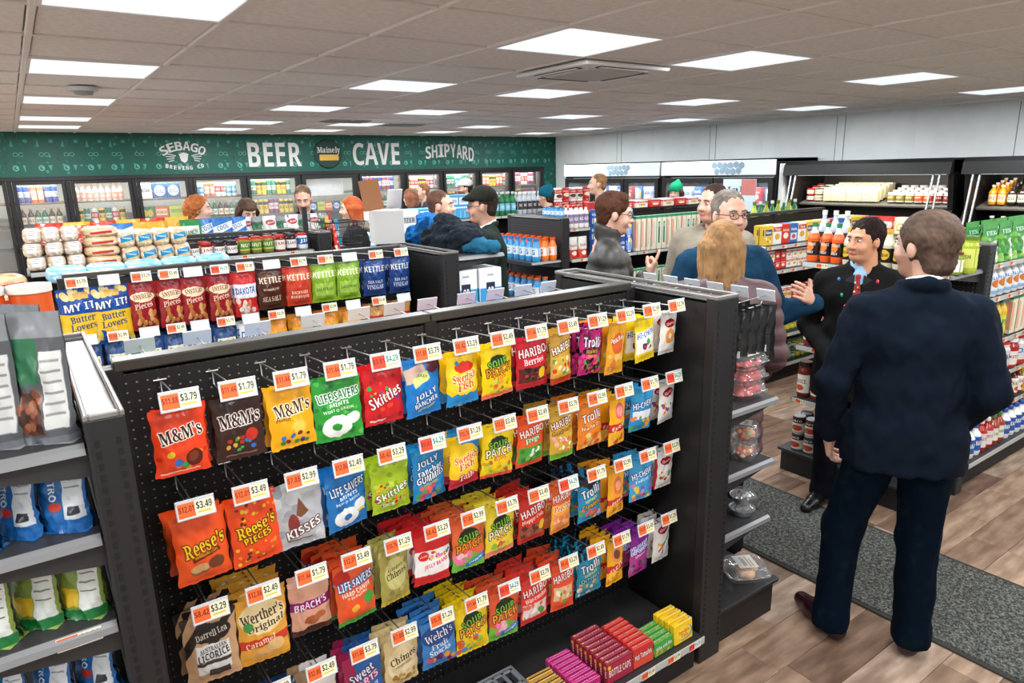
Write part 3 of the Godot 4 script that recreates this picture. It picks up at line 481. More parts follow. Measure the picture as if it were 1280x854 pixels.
q_corn b 3a7a3a;r 0 0 1 .1 c8ccc8;r 0 .42 1 .36 e6c43a;d 97 12 f0d86a,d8a02a .1 .5 .8 .26 .07;t CORN .5 .3 .6 .14 f4f0e0 B 0
q_peas b 2a7a40;r 0 0 1 .1 c8ccc8;r 0 .5 1 .2 e0e4d0;d 98 12 6ab04a,4a9a3a .1 .72 .8 .2 .07;t PEAS .5 .34 .6 .14 f4f0e0 B 0
q_mix b a83a2a;r 0 0 1 .1 c8ccc8;r 0 .4 1 .4 e8e0d0;e .5 .6 .26 .14 5a9a3a;t SOUP .5 .26 .6 .14 f4f0e0 B 0
q_yel b e0b83a;r .1 .2 .8 .3 2a3a6a;t Rice .5 .34 .6 .16 f4f0e0 B 0;d 99 8 f0e0b0,c8902a .1 .6 .8 .3 .1
q_red b c8302a;t Uncle .5 .3 .7 .14 f4e8e0 B 0;e .5 .6 .3 .16 f0e0c0
q_blu b 2a6ab0;t Pasta .5 .3 .7 .14 f4f4f4 B 0;r .1 .5 .8 .36 d8dce4;e .5 .68 .24 .12 c84a2a
q_whi b e6e2d8;r 0 .1 1 .24 c8402a;t Taco .5 .22 .6 .14 f4f0e0 B 0;e .5 .6 .3 .16 d8a03a
q_grn b 3a8a3e;r .1 .12 .8 .24 e8e4d0;t Beans .5 .24 .6 .14 2a5a2a B 0;e .5 .64 .3 .18 c8402e
y_gator b 2f7fb8;r 0 0 1 .12 d8622a;r 0 .12 1 .14 3a90c4;r .05 .42 .9 .36 e4e8ea;t G .5 .6 .3 .2 2a6ab0 B 0
y_gator2 b 3a8ec4;r 0 0 1 .12 2a78b4;r .05 .42 .9 .36 d8e4ea;t G .5 .6 .3 .2 1f5a98 B 0
y_orange b e8742a;r 0 0 1 .12 d8581e;r .05 .42 .9 .36 ece4dc;t G .5 .6 .3 .2 d84a1e B 0
y_bag b d8d2c8;r 0 .6 1 .4 c8322a;t SUGAR .5 .4 .7 .12 8a2a24 B 0;e .5 .76 .24 .1 e8d8c0
y_bag2 b b82a24;r .1 .3 .8 .4 e0ccb0;t FLOUR .5 .46 .6 .12 8a2a24 B 0
y_mix b c8402a;r .1 .1 .8 .3 e8c83a;t CAKE .5 .26 .6 .14 8a1a1a B 0;e .5 .66 .32 .2 5a2a1a
y_brown b 5a342a;r .1 .14 .8 .26 d8b8a0;t Fudge .5 .26 .6 .14 5a2a1a S 0;e .5 .66 .3 .18 3a1f18
y_yel b e8b830;r 0 .1 1 .3 d84a2a;t Corn .5 .26 .6 .14 f4ecd8 B 0;e .5 .68 .3 .18 f0d880
u_carton b e2d2bc;r 0 0 1 .08 2f8a5c;r .1 .16 .24 .74 e08a6a;r .56 .2 .3 .6 e8dcc8;t SATURDAY .5 .5 .6 .1 3a8a5a B 84
u_carton2 b e2d8c4;r 0 0 1 .08 2f8a5c;r .3 .2 .4 .62 2f7a5c;t OAT .5 .3 .3 .1 e8e4d8 B 0
u_carton3 b e4d4c2;r 0 0 1 .08 2f8a5c;t SIMMERED .5 .5 .62 .14 5a9a74 B 84;r .1 .1 .12 .8 d87a5a
u_pasta b 1f4fa0;r .3 .0 .4 1 eef0f2;r 0 0 .3 1 1f4fa0;t BARILLA .15 .5 .6 .14 f0f4f8 B 84;e .7 .2 .2 .12 e8c83a;r .36 .3 .3 .6 7ab0dc;t BARILLA .84 .5 .6 .12 f0f4f8 B 84
u_pasta2 b 22539f;t Barilla .5 .3 .8 .2 f0f4f8 B 0;r .1 .55 .8 .35 e8e4d0
z_can0 b d8dce0;r 0 0 1 .06 a8acb0;r 0 .3 1 .5 2a9ac0;t IPA .5 .55 .6 .2 f4f4f4 B 0
z_can1 b e8c83a;r 0 0 1 .06 a8acb0;r 0 .2 1 .2 2a2a2a;t ALE .5 .6 .6 .2 5a2a1a B 0
z_can2 b e06a3a;r 0 0 1 .06 a8acb0;r .2 .3 .6 .5 f0e8d8;t HAZY .5 .55 .5 .14 b83a1e B 0
z_can3 b 2a7a5a;r 0 0 1 .06 a8acb0;r 0 .4 1 .3 e0e4d8;t BREW .5 .55 .6 .16 2a5a3a B 0
z_can4 b e8e6e0;r 0 0 1 .06 a8acb0;r 0 .3 1 .4 c8342a;t BUD .5 .5 .6 .2 f4f0ec B 0
z_can5 b 2a4a9a;r 0 0 1 .06 a8acb0;r 0 .36 1 .3 e4e8f0;t LITE .5 .52 .6 .18 2a3a8a B 0
z_can6 b 7ab03a;r 0 0 1 .06 a8acb0;r 0 .3 1 .3 f0f0dc;t LIME .5 .45 .6 .18 3a7a2a B 0
z_can7 b 8a3a5a;r 0 0 1 .06 a8acb0;r 0 .3 1 .4 f0d8d8;t SOUR .5 .5 .6 .18 7a2a4a B 0
z_box0 b 24508c;e .5 .5 .4 .36 dce4ec;t BUD .5 .5 .6 .3 2a4a9a B 0
z_box1 b e6e6e2;r 0 .3 1 .3 b8bcc0;t SELTZER .5 .46 .7 .2 3a3a3a B 0
z_box2 b 2f8a5a;e .3 .5 .2 .3 e8c83a;e .68 .5 .2 .3 e8c83a
z_box3 b d86a4a;r .1 .2 .8 .5 f0d8a8;t PUNCH .5 .46 .7 .24 b82a2a B 0
z_box4 b c8cc4a;t TWISTED .5 .4 .8 .26 4a7a2a B 0
z_bot0 b 3a2a1a;r 0 0 1 .1 c8a03a;r 0 .5 1 .4 e8dcc0;t ALE .5 .7 .5 .14 7a2a1a B 0
z_bot1 b 2a6a3a;r 0 0 1 .1 d8d8d8;r 0 .52 1 .36 d8e4dc;t BEER .5 .7 .5 .14 2a6a3a B 0
z_bot2 b d8d4c4;r 0 0 1 .1 c84a3a;r 0 .5 1 .4 e89a8a;t CIDER .5 .7 .5 .12 f4f0ec B 0
m_water b 4aa4d8;r .08 .1 .84 .3 e8f0f4;t AQUA .5 .26 .6 .16 2a6ab0 B 0;r 0 .5 1 .06 e8f4f8;r .1 .66 .14 .3 7ac0e4;r .5 .66 .14 .3 7ac0e4
m_green b 2f7a4a;r 0 0 1 .1 d8d8d8;r .06 .5 .88 .3 7ac0d8;t FIZZ .5 .66 .5 .12 f4f4f4 B 0
m_soda b b8c4c8;r 0 0 1 .1 e8e8e8;r .06 .44 .88 .36 4a3a3e;t SODA .5 .6 .5 .12 f0f0f0 B 0
m_milk b ece8e4;r 0 0 1 .1 c8342a;r .1 .4 .8 .4 8a7a9a;t ALOE .5 .6 .6 .14 f4f0f4 B 0
m_cof b e8e4dc;r 0 .2 1 .3 c8342a;t Coffee .5 .34 .7 .14 f4ece4 S 0;e .5 .7 .26 .14 6a3a24
v_cheese b e9dcae;r 0 0 1 .2 f2eacb;e .5 .62 .34 .24 d8b23a;e .5 .62 .26 .17 f2ead0;t CABOT .5 .62 .36 .08 4a4a3a B 0
v_jar b e9e6e0;r 0 0 1 .22 dcdcde;r 0 .3 1 .55 8a3a3a;t KIM .5 .5 .5 .16 f0e0d8 B 0
v_jar2 b e9e6e0;r 0 0 1 .22 dcdcde;r 0 .3 1 .55 c85a34;t DIP .5 .5 .5 .16 f0e0d8 B 0
v_jar3 b e9e6e0;r 0 0 1 .22 dcdcde;r 0 .3 1 .55 8a7a3a;t HUM .5 .5 .5 .16 f0e8d0 B 0
v_tub b e4e2da;r 0 0 1 .24 2a3a2a;r 0 .4 1 .4 c8a88a
v_hot b d8302c;r .1 .3 .8 .4 e8dcd8;t Ball .4 .5 .5 .16 1f3f8a B 0;e .84 .5 .12 .2 f0c8b8
v_bacon b e8e0e0;r 0 .2 1 .3 c8243a;t Bacon .5 .34 .6 .14 f4ece8 B 0;d 101 14 d87a6a,f0d8d0 0 .55 1 .4 .1
v_orange b e8962a;r 0 0 1 .1 e8e4dc;r .1 .5 .8 .36 f0e0b8;t OJ .5 .68 .5 .18 d86a1a B 0
v_pom b 7a2430;r 0 0 1 .1 e8e4e0;r .1 .5 .8 .36 e8d8d0;t POM .5 .68 .5 .16 7a2430 B 0
v_blk b 2e2422;r 0 0 1 .1 2a2624;r .1 .5 .8 .36 d8d8c8;t COLD .5 .68 .5 .14 3a2a24 B 0
v_grn b 5a8a3a;r 0 0 1 .1 e4e4de;r .1 .5 .8 .36 3a9a6a;t KALE .5 .68 .5 .14 f0f0e0 B 0
v_salad b 4a9a4a;d 102 30 7ab84a,3a7a34,9ac86a 0 .35 1 .65 .1;e .5 .26 .4 .12 2f8a4a;t FRESH .5 .26 .6 .1 f0f4e8 S 0;r .55 .45 .4 .5 dfe4d8
v_salad2 b e8e4dc;r 0 .0 .3 1 4a9a4a;d 103 20 e8963a,c8542a,8ab04a .3 .45 .7 .5 .1;t CAESAR .6 .3 .6 .1 2f7a3a B 0
r_clean b dfe2e4;r 0 0 1 .12 e4e4e2;e .5 .6 .26 .12 c8742a;t BLEACH .5 .42 .7 .09 2a6ab0 B 0;r .1 .8 .8 .1 8ab0d0
r_spray b e0b83a;r 0 0 1 .22 2a8a9a;r .1 .5 .8 .4 c8d84a;t PINE .5 .66 .6 .12 2a6a3a B 0
r_coff b d8d4d0;r 0 0 1 .1 b8302a;r 0 .8 1 .2 b8302a;t OXI .5 .5 .5 .16 2a6ab0 B 0
r_must b e8b828;r 0 0 1 .1 d8a41e;r .2 .4 .6 .46 c8962a;t MUSTARD .5 .6 .5 .09 7a2a1a B 0
r_ket b a82a24;r 0 0 1 .12 e4e4e0;r .1 .42 .8 .44 e8e0d8;t KETCHUP .5 .6 .6 .09 8a1a1a B 0
r_may b e8e8e4;r 0 0 1 .14 2a5aa8;r .1 .4 .8 .44 2a5aa8;t MAYO .5 .6 .6 .14 f0f0f0 B 0
r_green b 9a3a28;r 0 0 1 .12 2f8a5a;r .1 .45 .8 .4 e8e4d8;t SRIRACHA .5 .64 .6 .08 2a6a3a B 0
s_icecream b 2a5aa0;r .1 .1 .5 .8 d8dce4;t ICE .4 .4 .3 .14 2a3a6a B 0;r .62 .2 .3 .7 e8c83a
s_jab b cfe0ea;t Jab .42 .34 .6 .22 3a4a5a S 0;r .56 .0 .44 .5 c87a72
q_pink b e4a898;r .1 .08 .8 .8 e8b0a0;t NEW .5 .3 .5 .1 f4ece4 B 0;r 0 .7 .5 .2 c8302a
h_case b e9ebec;r 0 .42 1 .5 3a9ad0;r .3 .3 .4 .44 1f2a44;t OP .5 .5 .26 .2 f0f2f4 B 0;t ORGANIC .5 .14 .3 .04 5a6a7a B 0;r 0 .92 1 .08 e9ebec
s_basket b 1f8ab0;t HEY! .5 .5 .6 .2 f0f4f4 B -10
"""

func art_cell(i: int) -> Rect2i:
	return Rect2i((i % 16) * CW, (i / 16) * CH, CW, CH)

func paint_atlas() -> void:
	var im := Image.create_empty(4096, 3840, false, Image.FORMAT_RGB8)
	im.fill(Color("888888"))
	var i := 0
	for line: String in ART.strip_edges().split("\n"):
		var cut := line.find(" ")
		var key := line.substr(0, cut)
		var box := art_cell(i)
		cells[key] = Rect2((box.position.x + 3) / 4096.0, (box.position.y + 3) / 3840.0, (CW - 6) / 4096.0, (CH - 6) / 3840.0)
		for op: String in line.substr(cut + 1).split(";"):
			paint(im, box, op.split(" "))
		i += 1
	im.resize(2048, 1920, Image.INTERPOLATE_BILINEAR)
	var tex := ImageTexture.create_from_image(im)
	atlas_mat = StandardMaterial3D.new()
	atlas_mat.resource_name = "printed_card"
	atlas_mat.albedo_texture = tex
	atlas_mat.roughness = 0.55
	gloss_mat = atlas_mat.duplicate()
	gloss_mat.resource_name = "printed_film"
	gloss_mat.roughness = 0.24
	pet_mat = atlas_mat.duplicate()
	pet_mat.resource_name = "printed_bottle"
	pet_mat.roughness = 0.18

func span(im: Image, box: Rect2i, x0: float, x1: float, y: int, col: Color) -> void:
	var a := maxi(box.position.x, roundi(x0))
	var b := mini(box.end.x, roundi(x1))
	if b > a and y >= box.position.y and y < box.end.y:
		im.fill_rect(Rect2i(a, y, b - a, 1), col)

func fill_tri(im: Image, box: Rect2i, p: Vector2, q: Vector2, r: Vector2, col: Color) -> void:
	var y0 := int(floor(minf(p.y, minf(q.y, r.y))))
	var y1 := int(ceil(maxf(p.y, maxf(q.y, r.y))))
	for y in range(y0, y1 + 1):
		var yy := y + 0.5
		var lo := 1e9
		var hi := -1e9
		for e: Array in [[p, q], [q, r], [r, p]]:
			var a: Vector2 = e[0]
			var b: Vector2 = e[1]
			if (a.y <= yy) != (b.y <= yy):
				var x := a.x + (yy - a.y) / (b.y - a.y) * (b.x - a.x)
				lo = minf(lo, x)
				hi = maxf(hi, x)
		if hi > lo:
			span(im, box, lo, hi, y, col)

func fill_ell(im: Image, box: Rect2i, cx: float, cy: float, rx: float, ry: float, col: Color) -> void:
	for y in range(int(cy - ry), int(cy + ry) + 1):
		var t := (y + 0.5 - cy) / ry
		if absf(t) < 1.0:
			var w := rx * sqrt(1.0 - t * t)
			span(im, box, cx - w, cx + w, y, col)

func paint(im: Image, box: Rect2i, a: PackedStringArray) -> void:
	var o := Vector2(box.position)
	var w := float(box.size.x)
	var h := float(box.size.y)
	match a[0]:
		"b":
			im.fill_rect(box, Color(a[1]))
		"r":
			im.fill_rect(Rect2i(Rect2(o.x + float(a[1]) * w, o.y + float(a[2]) * h, float(a[3]) * w, float(a[4]) * h)).intersection(box), Color(a[5]))
		"e":
			fill_ell(im, box, o.x + float(a[1]) * w, o.y + float(a[2]) * h, float(a[3]) * w, float(a[4]) * h, Color(a[5]))
		"p":
			var poly := PackedVector2Array()
			for k in range(2, a.size()):
				var xy := a[k].split(",")
				poly.append(o + Vector2(float(xy[0]) * w, float(xy[1]) * h))
			var ix := Geometry2D.triangulate_polygon(poly)
			for k in range(0, ix.size(), 3):
				fill_tri(im, box, poly[ix[k]], poly[ix[k + 1]], poly[ix[k + 2]], Color(a[1]))
		"w":
			for x in int(w):
				var y := int((float(a[2]) + float(a[3]) * sin(TAU * float(a[4]) * x / w)) * h)
				im.fill_rect(Rect2i(box.position.x + x, box.position.y + y, 1, box.size.y - y), Color(a[1]))
		"d":
			var rr := RandomNumberGenerator.new()
			rr.seed = int(a[1]) * 77 + 5
			var cl := a[3].split(",")
			for k in int(a[2]):
				var rad := float(a[8]) * w * rr.randf_range(0.6, 1.15)
				fill_ell(im, box, o.x + (float(a[4]) + rr.randf() * float(a[6])) * w, o.y + (float(a[5]) + rr.randf() * float(a[7])) * h, rad, rad * rr.randf_range(0.7, 1.0), Color(cl[k % cl.size()]))
		"t":
			var f: Font = {"B": bold, "P": plainf, "S": serif}[a[7]]
			var ang := deg_to_rad(float(a[8])) if a.size() > 8 else 0.0
			var tris: PackedVector2Array = text_tris(a[1].replace("_", " "), f)[0]
			var cn := o + Vector2(float(a[2]) * w, float(a[3]) * h)
			var sz := Vector2(float(a[4]) * w, float(a[5]) * h)
			if absf(ang) > 1.2: sz = Vector2(float(a[4]) * h, float(a[5]) * w)
			var tr := Transform2D(ang, cn)
			var pts := PackedVector2Array()
			for p in tris:
				pts.append(tr * ((p - Vector2(0.5, 0.5)) * sz))
			if a.size() > 9:
				for k in 8:
					var off := Vector2(cos(TAU * k / 8), sin(TAU * k / 8)) * 5.0
					for j in range(0, pts.size(), 3):
						fill_tri(im, box, pts[j] + off, pts[j + 1] + off, pts[j + 2] + off, Color(a[9]))
			for j in range(0, pts.size(), 3):
				fill_tri(im, box, pts[j], pts[j + 1], pts[j + 2], Color(a[6]))

func cell(key: String) -> Rect2:
	if not cells.has(key):
		push_error("no art " + key)
	return cells[key]
# ---------------------------------------------------------------- the room
func W(x: float, y: float, d: float) -> Vector3:
	return Vector3(x, y, -d)

func noise_tex(w: int, h: int, sx: float, sy: float, seed_: int, lo: Color, hi: Color, speck := 0.0) -> ImageTexture:
	var nz := FastNoiseLite.new()
	nz.seed = seed_
	nz.frequency = 0.02
	nz.fractal_octaves = 4
	var r := RandomNumberGenerator.new()
	r.seed = seed_
	var im := Image.create_empty(w, h, false, Image.FORMAT_RGB8)
	for y in h:
		for x in w:
			var t := 0.5 + 0.75 * nz.get_noise_2d(x * sx, y * sy) + r.randf_range(-speck, speck)
			im.set_pixel(x, y, lo.lerp(hi, clampf(t, 0.0, 1.0)))
	return ImageTexture.create_from_image(im)

func tex_mat(key: String, t: Texture2D, rough: float, scale := 0.0, tint := "ffffff") -> StandardMaterial3D:
	if mats.has(key):
		return mats[key]
	var m := M(key, tint, rough)
	m.albedo_texture = t
	if scale > 0.0:
		m.uv1_triplanar = true
		m.uv1_world_triplanar = true
		m.uv1_scale = Vector3.ONE * scale
	return m

func room() -> void:
	# floor of vinyl planks
	var wood := noise_tex(512, 128, 0.35, 3.2, 11, Color("7e6858"), Color("bca490"), 0.05)
	var wm := []
	for t: String in ["ffffff", "e6dcd4", "d2c6bc", "f4ece2", "bcb0a8"]:
		wm.append(tex_mat("vinyl_plank_" + t, wood, 0.42, 0.0, t))
	var base := tex_mat("vinyl_floor", wood, 0.45, 0.8, "ded2c8")
	var fg := G.new()
	fg.box(W(2.4, -0.055, 3.5), Vector3(12.3, 0.1, 15.2))
	var fl := struct("floor", fg.mesh(base))
	var pm := []
	for m: Material in wm:
		for k in 3:
			var g := G.new()
			g.box(Vector3.ZERO, Vector3(1.218, 0.005, 0.182), 0.0012)
			for q in g.u.size():
				g.u[q] = Vector2(g.v[q].x / 1.22 + 0.31 * k + 0.5, (g.v[q].z / 0.184 + 0.5) * 0.33 + 0.33 * k)
			pm.append(g.mesh(m))
	rng.seed = 21
	for j in 30:
		var off := fmod(j * 0.47 + (j % 3) * 0.23, 1.22)
		for i in 6:
			var x := 1.3 + off + i * 1.22
			if x < 8.0:
				obj("plank", pm[rng.randi() % pm.size()], fl, W(x, -0.0025, 0.15 + j * 0.184))
	# walls
	var white := tex_mat("painted_wall", noise_tex(256, 256, 1.0, 1.0, 5, Color("dde2e3"), Color("e6eaea"), 0.02), 0.7, 0.5)
	var wr := struct("wall_right", bx(Vector3(0.1, 2.7, 15.2), white, 0.0), W(8.55, 1.3, 3.5))
	var strip := bx(Vector3(0.006, 2.56, 0.1), white, 0.002)
	var seam := bx(Vector3(0.004, 2.56, 0.006), M("seam_shade", "6d6f6c", 0.8), 0.0)  # dark strip painted in for the shadow gap along each panel edge
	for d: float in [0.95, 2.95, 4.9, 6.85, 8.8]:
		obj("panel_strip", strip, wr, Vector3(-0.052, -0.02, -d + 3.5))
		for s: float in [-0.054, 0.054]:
			obj("panel_joint_shade", seam, wr, Vector3(-0.052, -0.02, -d + 3.5 + s))
	struct("wall_left", bx(Vector3(0.1, 2.7, 15.2), white, 0.0), W(-3.7, 1.3, 3.5))
	struct("wall_front", bx(Vector3(12.3, 2.7, 0.1), white, 0.0), W(2.4, 1.3, -4.0))
	struct("wall_back", bx(Vector3(12.3, 2.7, 0.1), white, 0.0), W(2.4, 1.3, 11.75))
	# ceiling
	struct("ceiling", bx(Vector3(12.3, 0.1, 15.8), white, 0.0), W(2.4, 2.66, 3.8))
	var tt := noise_tex(256, 256, 3.0, 3.0, 9, Color("e6e3de"), Color("f4f2ee"), 0.1)
	var tm := tex_mat("mineral_tile", tt, 0.95, 1.6)
	var tile := bx(Vector3(0.572, 0.014, 0.572), tm, 0.003)
	var grid := struct("trim_1", bx(Vector3(0.02, 0.012, 0.02), M("t_bar", "eae7e1", 0.6), 0.0), W(-3.5, 2.575, -3.8))
	var lit := {}
	for i: int in [-5, -3, 0, 3, 5, 8, 11]:
		for j: int in [-6, -3, 0, 3, 6, 9, 11]:
			lit[Vector2i(i, j)] = true
	var rest := G.new()
	for i in range(-6, 14):
		for j in range(-11, 14):
			if lit.has(Vector2i(i, j)) or (i == 4 and j == 1):
				continue
			var p := W(0.16 + 0.61 * (i + 0.5), CEIL + 0.014, 2.36 + 0.61 * (j + 0.5))
			if i >= -1 and i <= 13 and j >= -1 and j < 13:
				obj("ceiling_tile", tile, grid, p - grid.position)
			else:
				rest.box(p, Vector3(0.578, 0.014, 0.578))
	var ro := obj("ceiling_tile_field", rest.mesh(tm), grid, -grid.position)
	ro.set_meta("kind", "stuff")
	var bar := bx(Vector3(0.026, 0.022, 15.0), mats.t_bar, 0.003)
	for i in range(-6, 15):
		obj("main_runner", bar, grid, W(0.16 + 0.61 * i, CEIL + 0.009, 3.2) - grid.position)
	var bar2 := bx(Vector3(12.2, 0.02, 0.02), mats.t_bar, 0.003)
	for j in range(-11, 14):
		obj("cross_runner", bar2, grid, W(2.4, CEIL + 0.009, 2.36 + 0.61 * j) - grid.position)
	# entrance mat
	var mt := thing("floor_mat", "long dark grey ribbed entrance mat under the man in the navy suit", "mat", W(3.28, 0, 1.3))
	var pile := tex_mat("mat_pile", noise_tex(256, 256, 9.0, 9.0, 31, Color("141513"), Color("70716a"), 0.6), 0.95, 0.9)
	var mg := G.new()
	mg.box(Vector3(0, 0.007, 0), Vector3(0.7, 0.012, 3.3), 0.003)
	obj("pile", mg.mesh(pile), mt)
	var eg := G.new()
	for s: float in [-1, 1]:
		eg.box(Vector3(s * 0.362, 0.005, 0), Vector3(0.026, 0.008, 3.36), 0.003)
		eg.box(Vector3(0, 0.005, s * 1.665), Vector3(0.7, 0.008, 0.026), 0.003)
	obj("rubber_border", eg.mesh(M("rubber", "24241f", 0.8)), mt)

func beer_wall() -> void:
	var black := M("door_frame_black", "1b1a1a", 0.4)
	var D := 10.5
	# printed teal header
	var im := Image.create_empty(1024, 256, false, Image.FORMAT_RGB8)
	im.fill(Color("0a5547"))
	var box := Rect2i(0, 0, 1024, 256)
	var r := RandomNumberGenerator.new()
	r.seed = 4
	for k in 90:
		fill_ell(im, box, r.randf() * 1024, r.randf() * 256, r.randf_range(3, 9), r.randf_range(3, 9), Color(["13645a", "1f7465", "08463b", "3a8a79"][k % 4]))
	for k in 8:
		var x := k * 128.0 + 20
		fill_ell(im, box, x, 60, 16, 24, Color("0a5145"))
		fill_ell(im, box, x, 50, 12, 10, Color("2f907b"))
		fill_ell(im, box, x + 60, 196, 16, 16, Color("5aa593"))
		fill_ell(im, box, x + 60, 196, 9, 9, Color("0a5547"))
		fill_ell(im, box, x + 64, 194, 5, 4, Color("6db7a6"))
		for s: float in [-14, 14]:
			fill_ell(im, box, x + 84 + s, 122, 13, 11, Color("58a896"))
			fill_ell(im, box, x + 84 + s, 122, 10, 8, Color("0a4a40"))
		fill_tri(im, box, Vector2(x + 95, 180), Vector2(x + 117, 180), Vector2(x + 106, 214), Color("3f9c88"))
		fill_tri(im, box, Vector2(x + 48, 80), Vector2(x + 60, 40), Vector2(x + 66, 82), Color("2f907b"))
		for s in 3:
			fill_tri(im, box, Vector2(x + 10 + s * 9, 140), Vector2(x + 26 + s * 9, 108), Vector2(x + 29 + s * 9, 110), Color("0a4a40"))
	var tex := ImageTexture.create_from_image(im)
	var teal := tex_mat("teal_print", tex, 0.55)
	var g := G.new()
	var x0 := -3.6
	var x1 := 8.5
	g.box(W((x0 + x1) / 2, 2.3, D + 0.03), Vector3(x1 - x0, 0.56, 0.06))
	g.box(W(8.33, 1.02, D + 0.03), Vector3(0.34, 2.0, 0.06))
	for q in g.u.size():
		g.u[q] = Vector2((g.v[q].x + 4.0) / 2.1, (2.58 - g.v[q].y) / 0.56)
	var hd := struct("trim_2", g.mesh(teal))
	hd.set_meta("label", "teal printed header wall over the cooler doors")
	# lettering
	var wh := M("header_lettering", "dcdcd8", 0.6)
	var z := -D + 0.004
	for a: Array in [["BEER", 2.85, 3.62], ["CAVE", 4.44, 5.24]]:
		var t := G.new()
		text_geo(t, a[0], bold, a[1], 2.46, a[2] - a[1], 0.335, z)
		obj("lettering", t.mesh(wh), hd)
	arc_text(hd, "SEBAGO", 2.0, 2.415, 0.5, 0.115, 0.09, 1.0, 1.0, z, wh)
	arc_text(hd, "BREWING CO", 2.0, 2.125, 0.9, 0.05, 0.036, 0.5, -1.0, z, wh)
	var sh := G.new()
	var sw := "SHIPYARD"
	for k in sw.length():
		var f := float(k) / 7.0
		text_geo(sh, sw[k], bold, 5.72 + f * 0.84, 2.41 + 0.05 * sin(f * PI) - 0.02 * f, 0.105, 0.2 + 0.03 * f, z)
	obj("lettering", sh.mesh(wh), hd)
	var lg := G.new()
	for s: float in [-1, 1]:
		for k in 4:
			lg.xf = Transform3D(Basis(Vector3.BACK, s * (0.25 - 0.16 * k)), Vector3(2.0 + s * 0.12, 2.26, z))
			lg.box(Vector3(s * 0.05, 0.03 - 0.02 * k, 0), Vector3(0.13 - 0.02 * k, 0.01, 0.004))
	lg.xf = Transform3D(Basis(), Vector3(2.0, 2.26, z))
	lg.prism(PackedVector2Array([Vector2(-0.06, 0.05), Vector2(0, 0.07), Vector2(0.06, 0.05), Vector2(0.04, -0.04), Vector2(0, -0.07), Vector2(-0.04, -0.04)]), -0.002, 0.003)
	obj("winged_crest", lg.mesh(wh), hd)
	var disc := thing("round_sign", "round dark green sign with script lettering and a yellow bar above cooler doors", "sign", W(4.03, 2.3, D - 0.02))
	var dg := G.new()
	dg.xf = Transform3D(Basis(Vector3.RIGHT, PI / 2), Vector3.ZERO)
	dg.lathe([Vector2(0, 0.012), Vector2(0.2, 0.012), Vector2(0.215, 0.0), Vector2(0.215, -0.012), Vector2(0, -0.012)], 36)
	obj("disc", dg.mesh(M("sign_green", "16382c", 0.5)), disc)
	obj("yellow_bar", bx(Vector3(0.3, 0.085, 0.004), M("sign_yellow", "d9ad4c", 0.5), 0.001), disc, Vector3(0.01, -0.055, 0.015))
	var st := G.new()
	text_geo(st, "Mainely", serif, -0.17, 0.1, 0.36, 0.11, 0.016)
	obj("lettering", st.mesh(wh), disc)
	# doors
	var edges := [-3.55, -2.83, -2.11, -1.39, -0.67, 0.0, 0.605, 1.346, 2.038, 2.757, 3.552, 4.472, 5.287, 5.996, 6.724, 7.433, 8.151]
	var pane := glass("door_pane", "ffffff", 0.05)
	var post := M("mullion", "171616", 0.4)
	var rail := struct("trim_3", bx(Vector3(11.8, 0.05, 0.12), black, 0.004), W(2.3, 2.02, D + 0.02))
	rail.set_meta("label", "black frame rail over the row of cooler doors")
	for i in edges.size():
		obj("mullion", bx(Vector3(0.055, 2.0, 0.1), post, 0.004), rail, Vector3(edges[i] - 2.3, -1.02, 0))
	for i in edges.size() - 1:
		var a: float = edges[i]
		var b: float = edges[i + 1]
		var big := b - a > 0.85
		var w := b - a - 0.06
		var dr := struct("door_%d" % (i + 1), frame_mesh(w, 1.97, 0.04 if not big else 0.06, 0.045, black), W((a + b) / 2, 1.01, D - 0.035))
		obj("glass_pane", bx(Vector3(w - 0.075, 1.89, 0.006), pane, 0.0), dr)
		obj("handle", bx(Vector3(0.025, 0.4, 0.03), M("door_handle", "3a3a3a", 0.35, 0.5), 0.006), dr, Vector3(w / 2 - 0.03, 0.05, 0.035))
	# the cold room behind the doors
	var cw := M("cold_room_white", "c4c6be", 0.6)
	struct("wall_cold_room", bx(Vector3(12.0, 2.5, 0.04), cw, 0.0), W(2.4, 1.25, 11.65))
	struct("trim_5", bx(Vector3(12.0, 0.04, 1.1), cw, 0.0), W(2.4, 2.06, 11.1))
	var shelf := M("rack_shelf", "5c5444", 0.5)
	for i in edges.size() - 1:
		var a: float = edges[i]
		var b: float = edges[i + 1]
		if b < -0.1:
			continue
		var rk := thing("cooler_rack", "wire stock rack behind glass, %s cooler door from the white wall" % ORD[edges.size() - 2 - i], "rack", W((a + b) / 2, 0, D + 0.4), 0, "racks behind the cooler doors")
		for y: float in [1.72, 1.44, 1.14, 0.84]:
			obj("shelf", bx(Vector3(b - a - 0.04, 0.02, 0.6), shelf, 0.003), rk, Vector3(0, y, 0))
		for s: float in [-1, 1]:
			obj("rack_post", bx(Vector3(0.025, 1.95, 0.03), shelf, 0.003), rk, Vector3(s * (b - a - 0.03) / 2, 0.975, 0.28))
		var lamp := thing("cooler_light_strip", "slim white light strip inside the %s cooler door from the white wall" % ORD[edges.size() - 2 - i], "light", W((a + b) / 2, 2.025, D + 0.1), 0, "light strips inside the coolers")
		obj("light_tube", bx(Vector3(b - a - 0.14, 0.02, 0.03), cold_glow(), 0.004), lamp)
		var l := AreaLight3D.new()
		l.name = "strip_light"
		l.area_size = Vector2(b - a - 0.15, 0.05)
		l.light_energy = 0.6
		l.light_color = Color(1.0, 1.0, 0.97)
		l.area_range = 5.0
		l.area_attenuation = 2.0
		l.shadow_enabled = true
		l.rotation.x = deg_to_rad(-62)
		l.position = Vector3(0, -0.014, -0.005)
		lamp.add_child(l)

